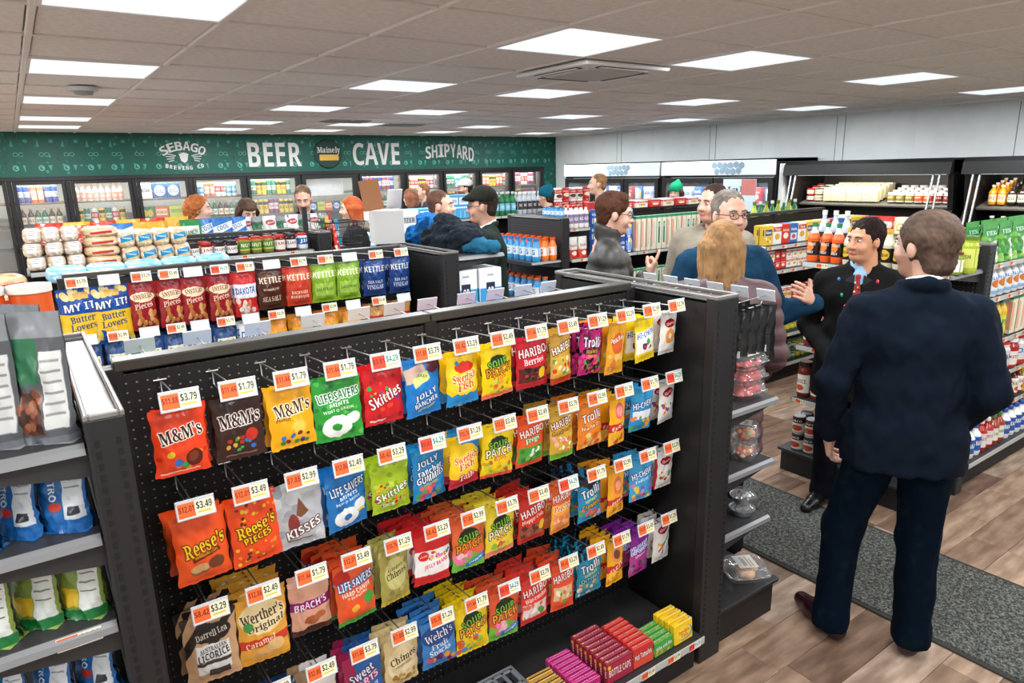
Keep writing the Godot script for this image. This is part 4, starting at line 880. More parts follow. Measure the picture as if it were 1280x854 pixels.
func arc_text(hd: Node3D, s: String, cx: float, cy: float, rad: float, h: float, lw: float, span_: float, up: float, z: float, m: Material) -> void:
	var t := G.new()
	for k in s.length():
		if s[k] == " ":
			continue
		var a := (float(k) / (s.length() - 1) - 0.5) * span_
		t.xf = Transform3D(Basis(Vector3.BACK, -a * up), Vector3(cx + sin(a) * rad, cy + up * (cos(a) - 1.0) * rad, 0))
		text_geo(t, s[k], bold, -lw / 2, h / 2, lw, h, z)
	obj("lettering", t.mesh(m), hd)

func cold_glow() -> StandardMaterial3D:
	var m := M("cold_light_glow", "f4f6f4", 0.5)
	m.emission_enabled = true
	m.emission = Color(0.95, 1.0, 1.0)
	m.emission_energy_multiplier = 1.2
	return m

func frame_mesh(w: float, h: float, t: float, dp: float, m: Material) -> ArrayMesh:
	var g := G.new()
	for s: float in [-1, 1]:
		g.box(Vector3(s * (w - t) / 2, 0, 0), Vector3(t, h, dp), 0.004)
		g.box(Vector3(0, s * (h - t) / 2, 0), Vector3(w - 2 * t, t, dp), 0.004)
	return g.mesh(m)

func right_wall_coolers() -> void:
	var black := M("cooler_black", "0f0f0f", 0.45)
	var pane := glass("freezer_pane", "eaf4fa", 0.07)
	var wh := M("header_white", "dfe6ea", 0.4)
	var hx := M("hexagon_print", "7f97a6", 0.5)
	var X := 7.62
	# glass-door freezers, doors face the shop (towards -x)
	var n := 0
	for u: Array in [[5.15, 7.0], [7.02, 9.15]]:
		var d0: float = u[0]
		var d1: float = u[1]
		var w := d1 - d0
		var t := thing("door_freezer", "black glass-door freezer with white hexagon header, %s the teal wall" % ["farther from", "next to"][n], "freezer", W(X, 0, (d0 + d1) / 2), -PI / 2, "glass-door freezers on the white wall")
		# local: x along the wall, z out of the unit into the shop
		var shell := G.new()
		shell.box(Vector3(0, 1.03, -0.82), Vector3(w, 2.06, 0.04))
		shell.box(Vector3(0, 2.05, -0.42), Vector3(w, 0.04, 0.84))
		shell.box(Vector3(0, 0.1, -0.42), Vector3(w, 0.2, 0.84))
		for s: float in [-1, 1]:
			shell.box(Vector3(s * (w / 2 - 0.02), 1.03, -0.42), Vector3(0.04, 2.06, 0.84))
		obj("cabinet", shell.mesh(black), t)
		var hd := obj("header", bx(Vector3(w - 0.03, 0.185, 0.05), wh, 0.006), t, Vector3(0, 1.96, 0.03))
		for k in 11:
			var col := k % 6
			var hg := G.new()
			var poly := PackedVector2Array()
			for q in 6:
				poly.append(Vector2(cos(TAU * (q + 0.5) / 6), sin(TAU * (q + 0.5) / 6)) * 0.044)
			hg.prism(poly, 0.0, 0.003)
			obj("hexagon", hg.mesh(hx), hd, Vector3(0.02 + col * 0.085 + (0.042 if k > 5 else 0.0), (0.035 if k < 6 else -0.04) + 0.006 * sin(k * 2.0), 0.026))
		var nd := 2 if n == 0 else 3
		for k in nd:
			var dw := (w - 0.04) / nd
			var door := obj("door", frame_mesh(dw - 0.015, 1.6, 0.065, 0.05, black), t, Vector3(-w / 2 + 0.02 + dw * (k + 0.5), 1.04, 0.02))
			obj("glass_pane", bx(Vector3(dw - 0.14, 1.48, 0.006), pane, 0.0), door)
			obj("handle", bx(Vector3(0.025, 0.5, 0.03), M("door_handle", "3a3a3a", 0.35, 0.5), 0.006), door, Vector3(dw / 2 - 0.05, 0, 0.04))
			for y: float in [1.5, 1.15, 0.8, 0.45]:
				obj("shelf", bx(Vector3(dw - 0.03, 0.015, 0.6), M("freezer_shelf", "9aa6ae", 0.5), 0.003), t, Vector3(-w / 2 + 0.02 + dw * (k + 0.5), y, -0.4))
		obj("light_tube", bx(Vector3(w - 0.2, 0.02, 0.03), cold_glow(), 0.004), t, Vector3(0, 1.83, -0.08))
		var l := AreaLight3D.new()
		l.name = "strip_light"
		l.area_size = Vector2(w - 0.2, 0.05)
		l.light_energy = 1.3
		l.light_color = Color(0.9, 0.97, 1.0)
		l.area_range = 5.0
		l.area_attenuation = 2.0
		l.shadow_enabled = true
		l.rotation.x = deg_to_rad(-62)
		l.position = Vector3(0, 1.812, -0.09)
		t.add_child(l)
		n += 1
	# open-front chilled cases
	n = 0
	for u: Array in [[3.2, 5.05], [0.9, 3.1]]:
		var d0: float = u[0]
		var d1: float = u[1]
		var w := d1 - d0
		var t := thing("open_cooler", ["black open-front chilled case of cheeses and dips beside the freezers", "black open-front chilled case of juice bottles behind the salad bags"][n], "cooler", W(X, 0, (d0 + d1) / 2), -PI / 2)
		obj("back_panel", bx(Vector3(w - 0.1, 1.9, 0.05), M("case_back", "2a2826", 0.5), 0.0), t, Vector3(0, 1.0, -0.8))
		var can := G.new()
		can.xf = Transform3D(Basis(Vector3.UP, PI / 2), Vector3(-w / 2, 0, 0))
		can.prism(PackedVector2Array([Vector2(-0.04, 1.86), Vector2(-0.02, 1.98), Vector2(0.05, 2.02), Vector2(0.83, 2.02), Vector2(0.83, 1.9), Vector2(0.1, 1.88)]), 0.0, w)
		obj("canopy", can.mesh(black), t)
		for s: float in [-1, 1]:
			var sd := G.new()
			sd.xf = Transform3D(Basis(Vector3.UP, PI / 2), Vector3(s * (w / 2 - 0.025) - 0.025, 0, 0))
			sd.prism(PackedVector2Array([Vector2(0.02, 2.0), Vector2(0.83, 2.0), Vector2(0.83, 0.0), Vector2(-0.18, 0.0), Vector2(-0.2, 0.75), Vector2(-0.12, 1.1), Vector2(0.12, 1.5)]), 0.0, 0.05)
			obj("side_panel", sd.mesh(black), t)
			var rl := G.new()
			for q: float in [0.0, 0.06]:
				rl.tube([Vector3(s * (w / 2 - 0.1 - q), 1.86, 0.02), Vector3(s * (w / 2 - 0.1 - q), 1.3, 0.12 + q * 0.3)], 0.011, 8)
			obj("curtain_rail", rl.mesh(M("rail_chrome", "b8bcbe", 0.25, 0.9)), t)
		obj("shelf", bx(Vector3(w - 0.1, 0.025, 0.52), M("case_shelf", "6e6c68", 0.5), 0.004), t, Vector3(0, 1.575, -0.52)).rotation.x = 0.23
		obj("shelf", bx(Vector3(w - 0.1, 0.025, 0.62), mats.case_shelf, 0.004), t, Vector3(0, 1.22, -0.46))
		obj("deck", bx(Vector3(w - 0.1, 0.05, 0.85), mats.case_shelf, 0.004), t, Vector3(0, 0.72, -0.36))
		obj("base", bx(Vector3(w - 0.1, 0.7, 0.9), black, 0.01), t, Vector3(0, 0.35, -0.34))
		obj("light_tube", bx(Vector3(w - 0.2, 0.02, 0.03), cold_glow(), 0.004), t, Vector3(0, 1.865, -0.12))
		var l := AreaLight3D.new()
		l.name = "strip_light"
		l.area_size = Vector2(w - 0.2, 0.05)
		l.light_energy = 1.0
		l.light_color = Color(1.0, 0.97, 0.9)
		l.area_range = 5.0
		l.area_attenuation = 2.0
		l.shadow_enabled = true
		l.rotation.x = deg_to_rad(-62)
		l.position = Vector3(0, 1.85, -0.13)
		t.add_child(l)
		n += 1
	# white end panel between freezers and cases
	struct("trim_4", bx(Vector3(0.75, 2.0, 0.06), M("end_panel", "d2d4d2", 0.5), 0.004), W(8.0, 1.0, 5.1))

# ---------------------------------------------------------------- gondola shelving
func peg_mat() -> StandardMaterial3D:
	if mats.has("pegboard"):
		return mats.pegboard
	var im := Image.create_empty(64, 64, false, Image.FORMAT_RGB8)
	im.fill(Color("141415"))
	fill_ell(im, Rect2i(0, 0, 64, 64), 32, 32, 7, 6, Color("7d7b76"))  # pale dots paint in the light caught at the peg hole rims
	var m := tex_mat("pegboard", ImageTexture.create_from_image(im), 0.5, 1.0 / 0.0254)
	return m

func slot_strip(h: float, m: Material, hm: Material) -> Array:
	# [upright, slots]
	var g := G.new()
	g.box(Vector3.ZERO, Vector3(0.045, h, 0.03), 0.003)
	var s := G.new()
	var k := 0
	while -h / 2 + 0.08 + k * 0.0255 < h / 2 - 0.03:
		s.box(Vector3(0, -h / 2 + 0.08 + k * 0.0255, 0.0145), Vector3(0.008, 0.015, 0.002))
		k += 1
	return [g.mesh(m), s.mesh(hm)]

func shelf_part(parent: Node3D, w: float, dp: float, at: Vector3, turn: float, tags: int, seed_: int, bracket := true) -> void:
	# local: x along the shelf, z out towards the shopper; at = back edge centre, top surface
	var sm := M("shelf_metal", "3b3b3c", 0.42, 0.3)
	var g := G.new()
	g.box(Vector3(0, -0.008, dp / 2), Vector3(w - 0.006, 0.016, dp), 0.003)
	g.box(Vector3(0, -0.018, dp - 0.004), Vector3(w - 0.006, 0.036, 0.008), 0.003)
	var o := obj("shelf", g.mesh(sm), parent, at, turn)
	for s: float in [-1, 1]:
		var lip := G.new()
		lip.xf = Transform3D(Basis(), Vector3(s * (w / 2 - 0.003), 0, 0))
		lip.prism(PackedVector2Array([Vector2(0, 0.0), Vector2(s * 0.012, -0.008), Vector2(s * 0.016, -0.022), Vector2(0, -0.022)]), 0.004, dp)
		obj("edge_lip", lip.mesh(M("lip_lit_metal", "8f9091", 0.35, 0.4)), o)  # paler than the shelf: light caught on the lip is set into the colour
	if bracket:
		for s: float in [-1, 1]:
			var b := G.new()
			b.xf = Transform3D(Basis(Vector3.UP, -PI / 2), Vector3(s * (w / 2 - 0.004) + 0.002, 0, 0))
			b.prism(PackedVector2Array([Vector2(0, -0.016), Vector2(dp * 0.85, -0.016), Vector2(dp * 0.84, -0.032), Vector2(0.02, -0.075), Vector2(0, -0.075)]), 0.0, 0.004)
			obj("bracket", b.mesh(M("bracket_metal", "39393a", 0.5, 0.3)), o)
	if tags > 0:
		var st := obj("price_strip", bx(Vector3(w - 0.01, 0.03, 0.004), M("price_channel", "b9bcb8", 0.35), 0.001), o, Vector3(0, -0.018, dp + 0.002))
		var r := RandomNumberGenerator.new()
		r.seed = seed_
		for k in tags:
			var lg := G.new()
			var hw := 0.036
			var c := cell("p_%d" % (r.randi() % 8))
			lg.quad(Vector3(-hw, 0.014, 0), Vector3(hw, 0.014, 0), Vector3(hw, -0.014, 0), Vector3(-hw, -0.014, 0), Vector3.BACK, c)
			obj("price_label", lg.mesh(atlas_mat), o, Vector3(-w / 2 + w * (k + 0.5 + r.randf_range(-0.2, 0.2)) / tags, -0.018, dp + 0.0052))
		st.set_meta("kind", "part")
		st.remove_meta("kind")

func gondola(called: String, label: String, x0: float, x1: float, dc: float, front: Array, fdp: float, back: Array, bdp: float, peg: bool, tags := 3, top_y := 1.53) -> Node3D:
	var t := thing(called, label, "shelving", W((x0 + x1) / 2, 0, dc))
	var w := x1 - x0
	var bays := roundi(w / 0.92)
	var bw := w / bays
	var dark := M("upright_metal", "272729", 0.42, 0.35)
	var hole := M("slot_hole", "0b0b0b", 0.8)
	var ss := slot_strip(top_y, dark, hole)
	for k in bays + 1:
		for s: float in [1, -1]:
			var u := obj("upright", ss[0], t, Vector3(-w / 2 + k * bw, top_y / 2, s * 0.014), 0.0 if s > 0 else PI)
			obj("slots", ss[1], u, Vector3(0, 0, 0.001))
	for k in bays:
		for s: float in [1, -1]:
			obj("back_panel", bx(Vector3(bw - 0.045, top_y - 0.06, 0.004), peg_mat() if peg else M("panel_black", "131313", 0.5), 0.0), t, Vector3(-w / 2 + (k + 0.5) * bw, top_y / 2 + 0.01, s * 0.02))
		obj("top_rail", bx(Vector3(bw - 0.004, 0.03, 0.062), M("rail_metal", "4c4a45", 0.35, 0.5), 0.004), t, Vector3(-w / 2 + (k + 0.5) * bw, top_y + 0.004, 0))
		for y: float in front:
			shelf_part(t, bw, fdp, Vector3(-w / 2 + (k + 0.5) * bw, y, 0.028), 0.0, tags, k + int(y * 100))
		for y: float in back:
			shelf_part(t, bw, bdp, Vector3(-w / 2 + (k + 0.5) * bw, y, -0.028), PI, tags, k + int(y * 100) + 50)
	for s: float in [1, -1]:
		var dp := 0.44 if s > 0 else 0.42
		obj("base_deck", bx(Vector3(w, 0.02, dp), M("deck_metal", "343435", 0.42, 0.3), 0.003), t, Vector3(0, 0.16, s * (0.028 + dp / 2)))
		obj("kick_plate", bx(Vector3(w, 0.14, 0.01), M("kick_black", "141414", 0.6), 0.002), t, Vector3(0, 0.072, s * (dp - 0.02)))
		obj("price_strip", bx(Vector3(w, 0.032, 0.004), M("price_channel", "b9bcb8", 0.35), 0.001), t, Vector3(0, 0.158, s * (0.03 + dp)))
	return t

func endcap(called: String, label: String, x: float, dc: float, side: float, heights: Array, dp: float, thick: float, peg: bool, tags := 0, top_y := 1.53, w := 0.93) -> Node3D:
	# shelves face side * x; local z points to the shopper
	var t := thing(called, label, "shelving", W(x, 0, dc), side * PI / 2)
	var dark := M("endcap_metal", "2b2b2c", 0.45, 0.3)
	var hole := M("slot_hole", "0b0b0b", 0.8)
	for s: float in [-1, 1]:
		obj("end_post", bx(Vector3(0.05, top_y, thick), dark, 0.005), t, Vector3(s * (w / 2 - 0.025), top_y / 2, 0))
		var sl := G.new()
		var k := 0
		while 0.1 + k * 0.0255 < top_y - 0.03:
			for q: float in [-1, 1]:
				sl.box(Vector3(s * (w / 2 + 0.0005), 0.1 + k * 0.0255, q * (thick / 2 - 0.018)), Vector3(0.002, 0.014, 0.009))
			k += 1
		obj("slots", sl.mesh(hole), t)
	for q: float in [-1, 1]:
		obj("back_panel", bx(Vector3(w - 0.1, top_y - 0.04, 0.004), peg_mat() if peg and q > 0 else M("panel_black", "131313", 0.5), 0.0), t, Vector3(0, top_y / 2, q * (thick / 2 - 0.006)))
	var rim := G.new()
	for q: float in [-1, 1]:
		rim.box(Vector3(0, top_y + 0.003, q * (thick / 2 - 0.005)), Vector3(w, 0.014, 0.01), 0.003)
		rim.box(Vector3(q * (w / 2 - 0.006), top_y + 0.003, 0), Vector3(0.012, 0.014, thick - 0.02), 0.003)
	obj("top_rim", rim.mesh(M("rim_metal", "8f8d88", 0.35, 0.5)), t)
	obj("top_infill", bx(Vector3(w - 0.03, 0.004, thick - 0.022), M("infill_grey" if side > 0 else "infill_white", "5a5955" if side > 0 else "c9ccc9", 0.6), 0.0), t, Vector3(0, top_y - 0.01, 0))
	for i in heights.size():
		shelf_part(t, w - 0.06, dp, Vector3(0, heights[i], thick / 2), 0.0, tags, i + 3)
	var bd := dp + 0.12
	obj("base_deck", bx(Vector3(w - 0.06, 0.02, bd), M("deck_metal", "343435", 0.42, 0.3), 0.003), t, Vector3(0, 0.155, thick / 2 + bd / 2))
	obj("kick_plate", bx(Vector3(w - 0.08, 0.145, bd - 0.03), M("kick_black", "141414", 0.6), 0.002), t, Vector3(0, 0.0725, thick / 2 + bd / 2 - 0.015))
	return t

func gondolas() -> void:
	gondola("gondola", "black pegboard shelving run hung with candy bags", 0.14, 1.98, 1.995, [], 0.4, [], 0.3, true)
	endcap("endcap_shelf", "grey end shelving with pet treat bags beside candy wall", 0.083, 2.03, -1.0, [1.475, 1.27, 1.06, 0.85, 0.6], 0.36, 0.075, false)
	endcap("endcap_shelf", "black end shelving with strawberry boxes and black coffee pouches", 2.07, 2.03, 1.0, [1.06, 0.785, 0.52], 0.33, 0.13, false)
	gondola("gondola", "black shelving run with chip bags behind the candy wall", 0.14, 1.98, 4.06, [1.0, 0.75, 0.45], 0.36, [1.2, 0.8], 0.36, false)
	endcap("endcap_shelf", "black end shelving under the pile of jackets", 2.062, 4.0, 1.0, [1.5, 1.12, 0.7], 0.34, 0.11, false)
	gondola("gondola", "dark shelving run stacked with bread and jam jars", 0.02, 1.98, 6.1, [1.4, 1.12, 0.8, 0.45], 0.42, [1.4, 1.0, 0.6], 0.4, false)
	endcap("endcap_shelf", "black end shelving beside the woman with red hair", 2.062, 6.05, 1.0, [1.35, 0.95, 0.55], 0.34, 0.11, false)
	gondola("gondola", "dark shelving run of drinks closest to the cooler doors", 0.3, 3.05, 8.2, [1.3, 0.9, 0.5], 0.4, [1.3, 0.9, 0.5], 0.4, false)
	# second block
	gondola("gondola", "dark shelving run of sauces and cleaners beyond the man in the navy suit", 4.55, 7.3, 2.07, [1.39, 1.18, 0.89, 0.645, 0.41], 0.36, [1.3, 0.9, 0.5], 0.36, false, 5)
	endcap("endcap_shelf", "dark pegboard end shelving with juice bottles and canned goods", 4.46, 2.07, -1.0, [1.395, 0.85, 0.49], 0.38, 0.09, true, 4)
	gondola("gondola", "dark shelving run of canned vegetables behind the man in the blue jacket", 5.2, 6.9, 4.1, [1.31, 1.09, 0.8, 0.49], 0.5, [1.3, 0.9, 0.5], 0.36, false, 5)
	var run3 := gondola("gondola", "dark shelving run with cartons and blue pasta boxes", 4.45, 7.2, 5.75, [1.12, 0.68], 0.46, [1.3, 0.9, 0.5], 0.36, false, 4)
	shelf_part(run3, 0.5, 0.4, Vector3(-1.1, 1.42, 0.028), 0.0, 2, 5)
	endcap("endcap_shelf", "dark end shelving of blue sports drinks behind the man in black cap", 4.36, 5.7, -1.0, [1.13, 0.75], 0.36, 0.09, true, 0)
	gondola("gondola", "dark shelving run topped with water packs before the coolers", 4.3, 6.9, 7.95, [1.42, 1.05, 0.7], 0.4, [1.3, 0.9, 0.5], 0.36, false, 3)
# ---------------------------------------------------------------- goods
var mesh_cache := {}

func grid_shell(g: G, nx: int, ny: int, f: Callable, r: Rect2, flip := false) -> void:
	var p := []
	for j in ny + 1:
		var row := []
		for i in nx + 1:
			row.append(f.call(float(i) / nx, float(j) / ny))
		p.append(row)
	var nn := []
	for j in ny + 1:
		var row := []
		for i in nx + 1:
			var dx: Vector3 = p[j][mini(i + 1, nx)] - p[j][maxi(i - 1, 0)]
			var dy: Vector3 = p[mini(j + 1, ny)][i] - p[maxi(j - 1, 0)][i]
			var q := dy.cross(dx).normalized()
			row.append(-q if flip else q)
		nn.append(row)
	for j in ny:
		for i in nx:
			var ua := r.position + r.size * Vector2(float(i) / nx, float(j) / ny)
			var ub := r.position + r.size * Vector2(float(i + 1) / nx, float(j) / ny)
			var uc := r.position + r.size * Vector2(float(i + 1) / nx, float(j + 1) / ny)
			var ud := r.position + r.size * Vector2(float(i) / nx, float(j + 1) / ny)
			g.tri(p[j][i], p[j][i + 1], p[j + 1][i + 1], nn[j][i], nn[j][i + 1], nn[j + 1][i + 1], ua, ub, uc)
			g.tri(p[j][i], p[j + 1][i + 1], p[j + 1][i], nn[j][i], nn[j + 1][i + 1], nn[j + 1][i], ua, uc, ud)

func bag_mesh(art: String, w: float, h: float, t: float, belly := 1.0) -> ArrayMesh:
	# pillow bag with crimped ends; origin at the middle of the top edge
	var key := "bag %s %.3f %.3f %.3f %.2f" % [art, w, h, t, belly]
	if mesh_cache.has(key):
		return mesh_cache[key]
	var nz := FastNoiseLite.new()
	nz.seed = hash(art) % 1000
	nz.frequency = 1.0
	var g := G.new()
	for s: float in [1.0, -1.0]:
		var f := func(a: float, b: float) -> Vector3:
			var uu := a * 2.0 - 1.0
			var tv := pow(maxf(0.0, sin(PI * clampf((b - 0.07) / 0.88, 0.0, 1.0))), 0.55) * lerpf(0.8, 1.15 * belly, b)
			var tu := 1.0 - pow(absf(uu), 2.6)
			var ww := w * 0.5 * (1.0 - 0.05 * tv + 0.025 * sin(b * 21.0 + nz.seed))
			var z := s * t * 0.5 * tv * tu
			z += (nz.get_noise_2d(uu * 2.6 + s * 9.0, b * 3.4) * 0.14 + (0.3 - absf(nz.get_noise_2d(uu * 6.0, b * 4.0 + s * 7.0)) * 1.6) * 0.1 + nz.get_noise_2d(uu * 14.0, b * 6.0) * 0.05) * t * (0.3 + tv) * (1.0 - absf(uu) * 0.5)
			if b < 0.07 or b > 0.95: z = z * 0.15 + 0.0012 * sin(a * 60.0)
			return Vector3(uu * ww, -b * h + 0.004 * nz.get_noise_2d(uu * 3.0, 9.0), z + s * 0.0005)
		grid_shell(g, 16, 20, f, cell(art), s < 0.0)
	mesh_cache[key] = g.mesh(gloss_mat)
	return mesh_cache[key]

func pouch_mesh(art: String, w: float, h: float, t: float) -> ArrayMesh:
	# stand-up pouch: flat seal on top, gusseted foot; origin at the middle of its foot
	var key := "pouch %s %.3f %.3f %.3f" % [art, w, h, t]
	if mesh_cache.has(key):
		return mesh_cache[key]
	var nz := FastNoiseLite.new()
	nz.seed = hash(art) % 1000
	nz.frequency = 1.0
	var g := G.new()
	for s: float in [1.0, -1.0]:
		var f := func(a: float, b: float) -> Vector3:
			var uu := a * 2.0 - 1.0
			var tv := pow(clampf((b - 0.05) / 0.95, 0.0, 1.0), 0.7)
			var tu := 1.0 - pow(absf(uu), 3.0) * 0.85
			var z := s * t * 0.5 * tv * tu + (nz.get_noise_2d(uu * 3.0 + s * 5.0, b * 4.0) * 0.16 + (0.3 - absf(nz.get_noise_2d(uu * 5.0, b * 6.0 + s * 3.0)) * 1.6) * 0.1) * t * (0.3 + tv)
			return Vector3(uu * w * 0.5 * (1.0 - 0.04 * sin(b * PI)), h * (1.0 - b), z + s * 0.0005)
		grid_shell(g, 12, 16, f, cell(art), s < 0.0)
	var r := cell(art)
	g.quad(Vector3(-w / 2, 0, -t / 2), Vector3(w / 2, 0, -t / 2), Vector3(w / 2, 0, t / 2), Vector3(-w / 2, 0, t / 2), Vector3.DOWN, Rect2(r.position, r.size * 0.05))
	mesh_cache[key] = g.mesh(gloss_mat)
	return mesh_cache[key]

func lathe_mesh(art: String, prof: Array, segs := 14) -> ArrayMesh:
	var key := "lathe %s %s" % [art, str(prof)]
	if not mesh_cache.has(key):
		var g := G.new()
		g.lathe(prof, segs, cell(art))
		mesh_cache[key] = g.mesh(pet_mat)
	return mesh_cache[key]

func can_mesh(art: String, r: float, h: float) -> ArrayMesh:
	return lathe_mesh(art, [Vector2(0, h - 0.003), Vector2(r * 0.86, h - 0.003), Vector2(r * 0.9, h), Vector2(r, h - 0.012 * h / 0.12), Vector2(r, 0.008), Vector2(r * 0.9, 0), Vector2(0, 0)])

func bottle_mesh(art: String, r: float, h: float, neck := 0.4) -> ArrayMesh:
	return lathe_mesh(art, [Vector2(0, h), Vector2(r * neck * 1.1, h), Vector2(r * neck * 1.1, h * 0.91), Vector2(r * neck * 0.9, h * 0.9), Vector2(r * neck, h * 0.82), Vector2(r * 0.85, h * 0.68), Vector2(r, h * 0.6), Vector2(r * 0.96, h * 0.5), Vector2(r, h * 0.12), Vector2(r * 0.9, 0), Vector2(0, 0)])

func jar_mesh(art: String, r: float, h: float) -> ArrayMesh:
	return lathe_mesh(art, [Vector2(0, h), Vector2(r * 0.88, h), Vector2(r * 0.9, h * 0.86), Vector2(r * 0.84, h * 0.84), Vector2(r, h * 0.74), Vector2(r, h * 0.08), Vector2(r * 0.9, 0), Vector2(0, 0)])

func carton_mesh(art: String, w: float, h: float, dp: float) -> ArrayMesh:
	var key := "box %s %.3f %.3f %.3f" % [art, w, h, dp]
	if not mesh_cache.has(key):
		var g := G.new()
		g.box(Vector3(0, h / 2, 0), Vector3(w, h, dp), minf(0.003, w * 0.05), cell(art), art.begins_with("x_"))
		mesh_cache[key] = g.mesh(atlas_mat)
	return mesh_cache[key]

func line_up(called: String, category: String, desc: String, place: String, mesh: Mesh, from: Vector3, step: Vector3, n: int, group: String, turn := 0.0, jitter := 0.004) -> void:
	for i in n:
		var p := from + step * i + Vector3(rng.randf_range(-jitter, jitter), 0, rng.randf_range(-jitter, jitter))
		one(called, "%s, %s in line %s" % [desc, ORD[i % 30], place], category, mesh, p, turn + rng.randf_range(-0.06, 0.06), group)

var hook_meshes := []
func hook(label: String, at: Vector3, length: float, price: String, turn: float, group: String, parts := true) -> Node3D:
	# at = where the wire meets the board, level with the price tag; local z runs out along the wire
	var key := "hook %.2f" % length
	if not mesh_cache.has(key):
		var g := G.new()
		g.tube([Vector3(0, -0.02, 0.0), Vector3(0, -0.018, 0.01), Vector3(0, 0, length)], 0.0022, 6)
		g.tube([Vector3(0, -0.018, 0.004), Vector3(0, -0.055, 0.008), Vector3(0, -0.058, 0.02), Vector3(0, -0.036, length - 0.03), Vector3(0, -0.022, length - 0.022)], 0.0026, 6)
		g.tube([Vector3(-0.016, -0.018, 0.003), Vector3(0.016, -0.018, 0.003)], 0.0028, 6)
		mesh_cache[key] = g.mesh(M("zinc_wire", "b4b4b2", 0.3, 0.85))
	var t := thing("peg_hook", label, "hook", at, turn, group)
	obj("wire", mesh_cache[key], t)
	if not mesh_cache.has("holder"):
		var g := G.new()
		g.xf = Transform3D(Basis(Vector3.RIGHT, -0.25), Vector3.ZERO)
		g.box(Vector3(0, 0, 0), Vector3(0.088, 0.048, 0.002), 0.0006)
		g.box(Vector3(0, 0.022, 0.002), Vector3(0.088, 0.006, 0.004), 0.0006)
		mesh_cache.holder = g.mesh(M("tag_plastic", "d2d6da", 0.25))
	var hd := obj("tag_holder", mesh_cache.holder, t, Vector3(0, 0, length + 0.003))
	if price != "":
		if not mesh_cache.has("tag" + price):
			var g := G.new()
			g.xf = Transform3D(Basis(Vector3.RIGHT, -0.25), Vector3.ZERO)
			g.quad(Vector3(-0.041, 0.019, 0.0022), Vector3(0.041, 0.019, 0.0022), Vector3(0.041, -0.021, 0.0022), Vector3(-0.041, -0.021, 0.0022), Vector3.BACK, cell(price))
			mesh_cache["tag" + price] = g.mesh(atlas_mat)
		obj("price_label", mesh_cache["tag" + price], hd)
	return t

const CANDY := [
	["orange chocolate candy bag", "dark brown chocolate candy bag", "yellow peanut candy bag", "green mint bag with white rings", "red chewy candy bag", "blue wrapped hard candy bag", "yellow and blue fish gummy bag", "yellow sour gummy bag with black splash", "red berry gummy bag", "gold gummy bear bag", "pink and black gummy worm bag", "amber peach ring bag", "yellow fruit chew bag", "white bag printed with orange rings"],
	["orange peanut butter cup bag", "orange bag speckled with candy pieces", "silver chocolate drop bag", "blue mint bag with white rings", "lime green chewy candy bag", "blue gummy candy bag", "yellow and red fish tail bag", "yellow sour gummy bag with red foot", "orange frog gummy bag", "gold and green gummy bear bag", "orange peach gummy bag", "yellow and red fuzzy peach bag", "blue fruit chew bag", "white bag printed with gummy bears"],
	["striped kraft licorice bag", "gold caramel candy bag", "peach toned caramel bag", "orange fruit ring candy bag", "olive ginger candy bag", "red and white jelly bean bag", "orange and green sour gummy bag", "pale yellow sour gummy bag", "red cola gummy bag", "orange peach slice bag", "blue crawler gummy bag", "amber peach candy bag", "sky blue fruit chew bag", "white bag with dark red edge"],
	["kraft snack bag", "navy chew bag", "white wafer candy bag", "blue and pink tart candy bag", "cream ginger chew bag", "blue fruit snack bag", "bright yellow sour gummy bag", "orange sour gummy bag with green foot", "red watermelon gummy bag", "small orange gummy bag", "teal octopus gummy bag", "yellow bag with red fuzzy band", "purple fruit chew bag", "white bag printed with coloured worms"]]
const STACK := [[2, 2, 2, 2, 4, 2, 2, 3, 2, 4, 4, 5, 4, 2], [3, 2, 2, 3, 3, 3, 4, 3, 3, 6, 6, 5, 4, 3], [4, 7, 2, 7, 4, 9, 8, 8, 6, 3, 6, 5, 4, 3], [2, 3, 3, 4, 4, 6, 7, 5, 6, 6, 6, 6, 5, 4]]
const TAGY := [1.5, 1.226, 0.942, 0.638]
const ROWN := ["top", "second", "third", "lowest"]

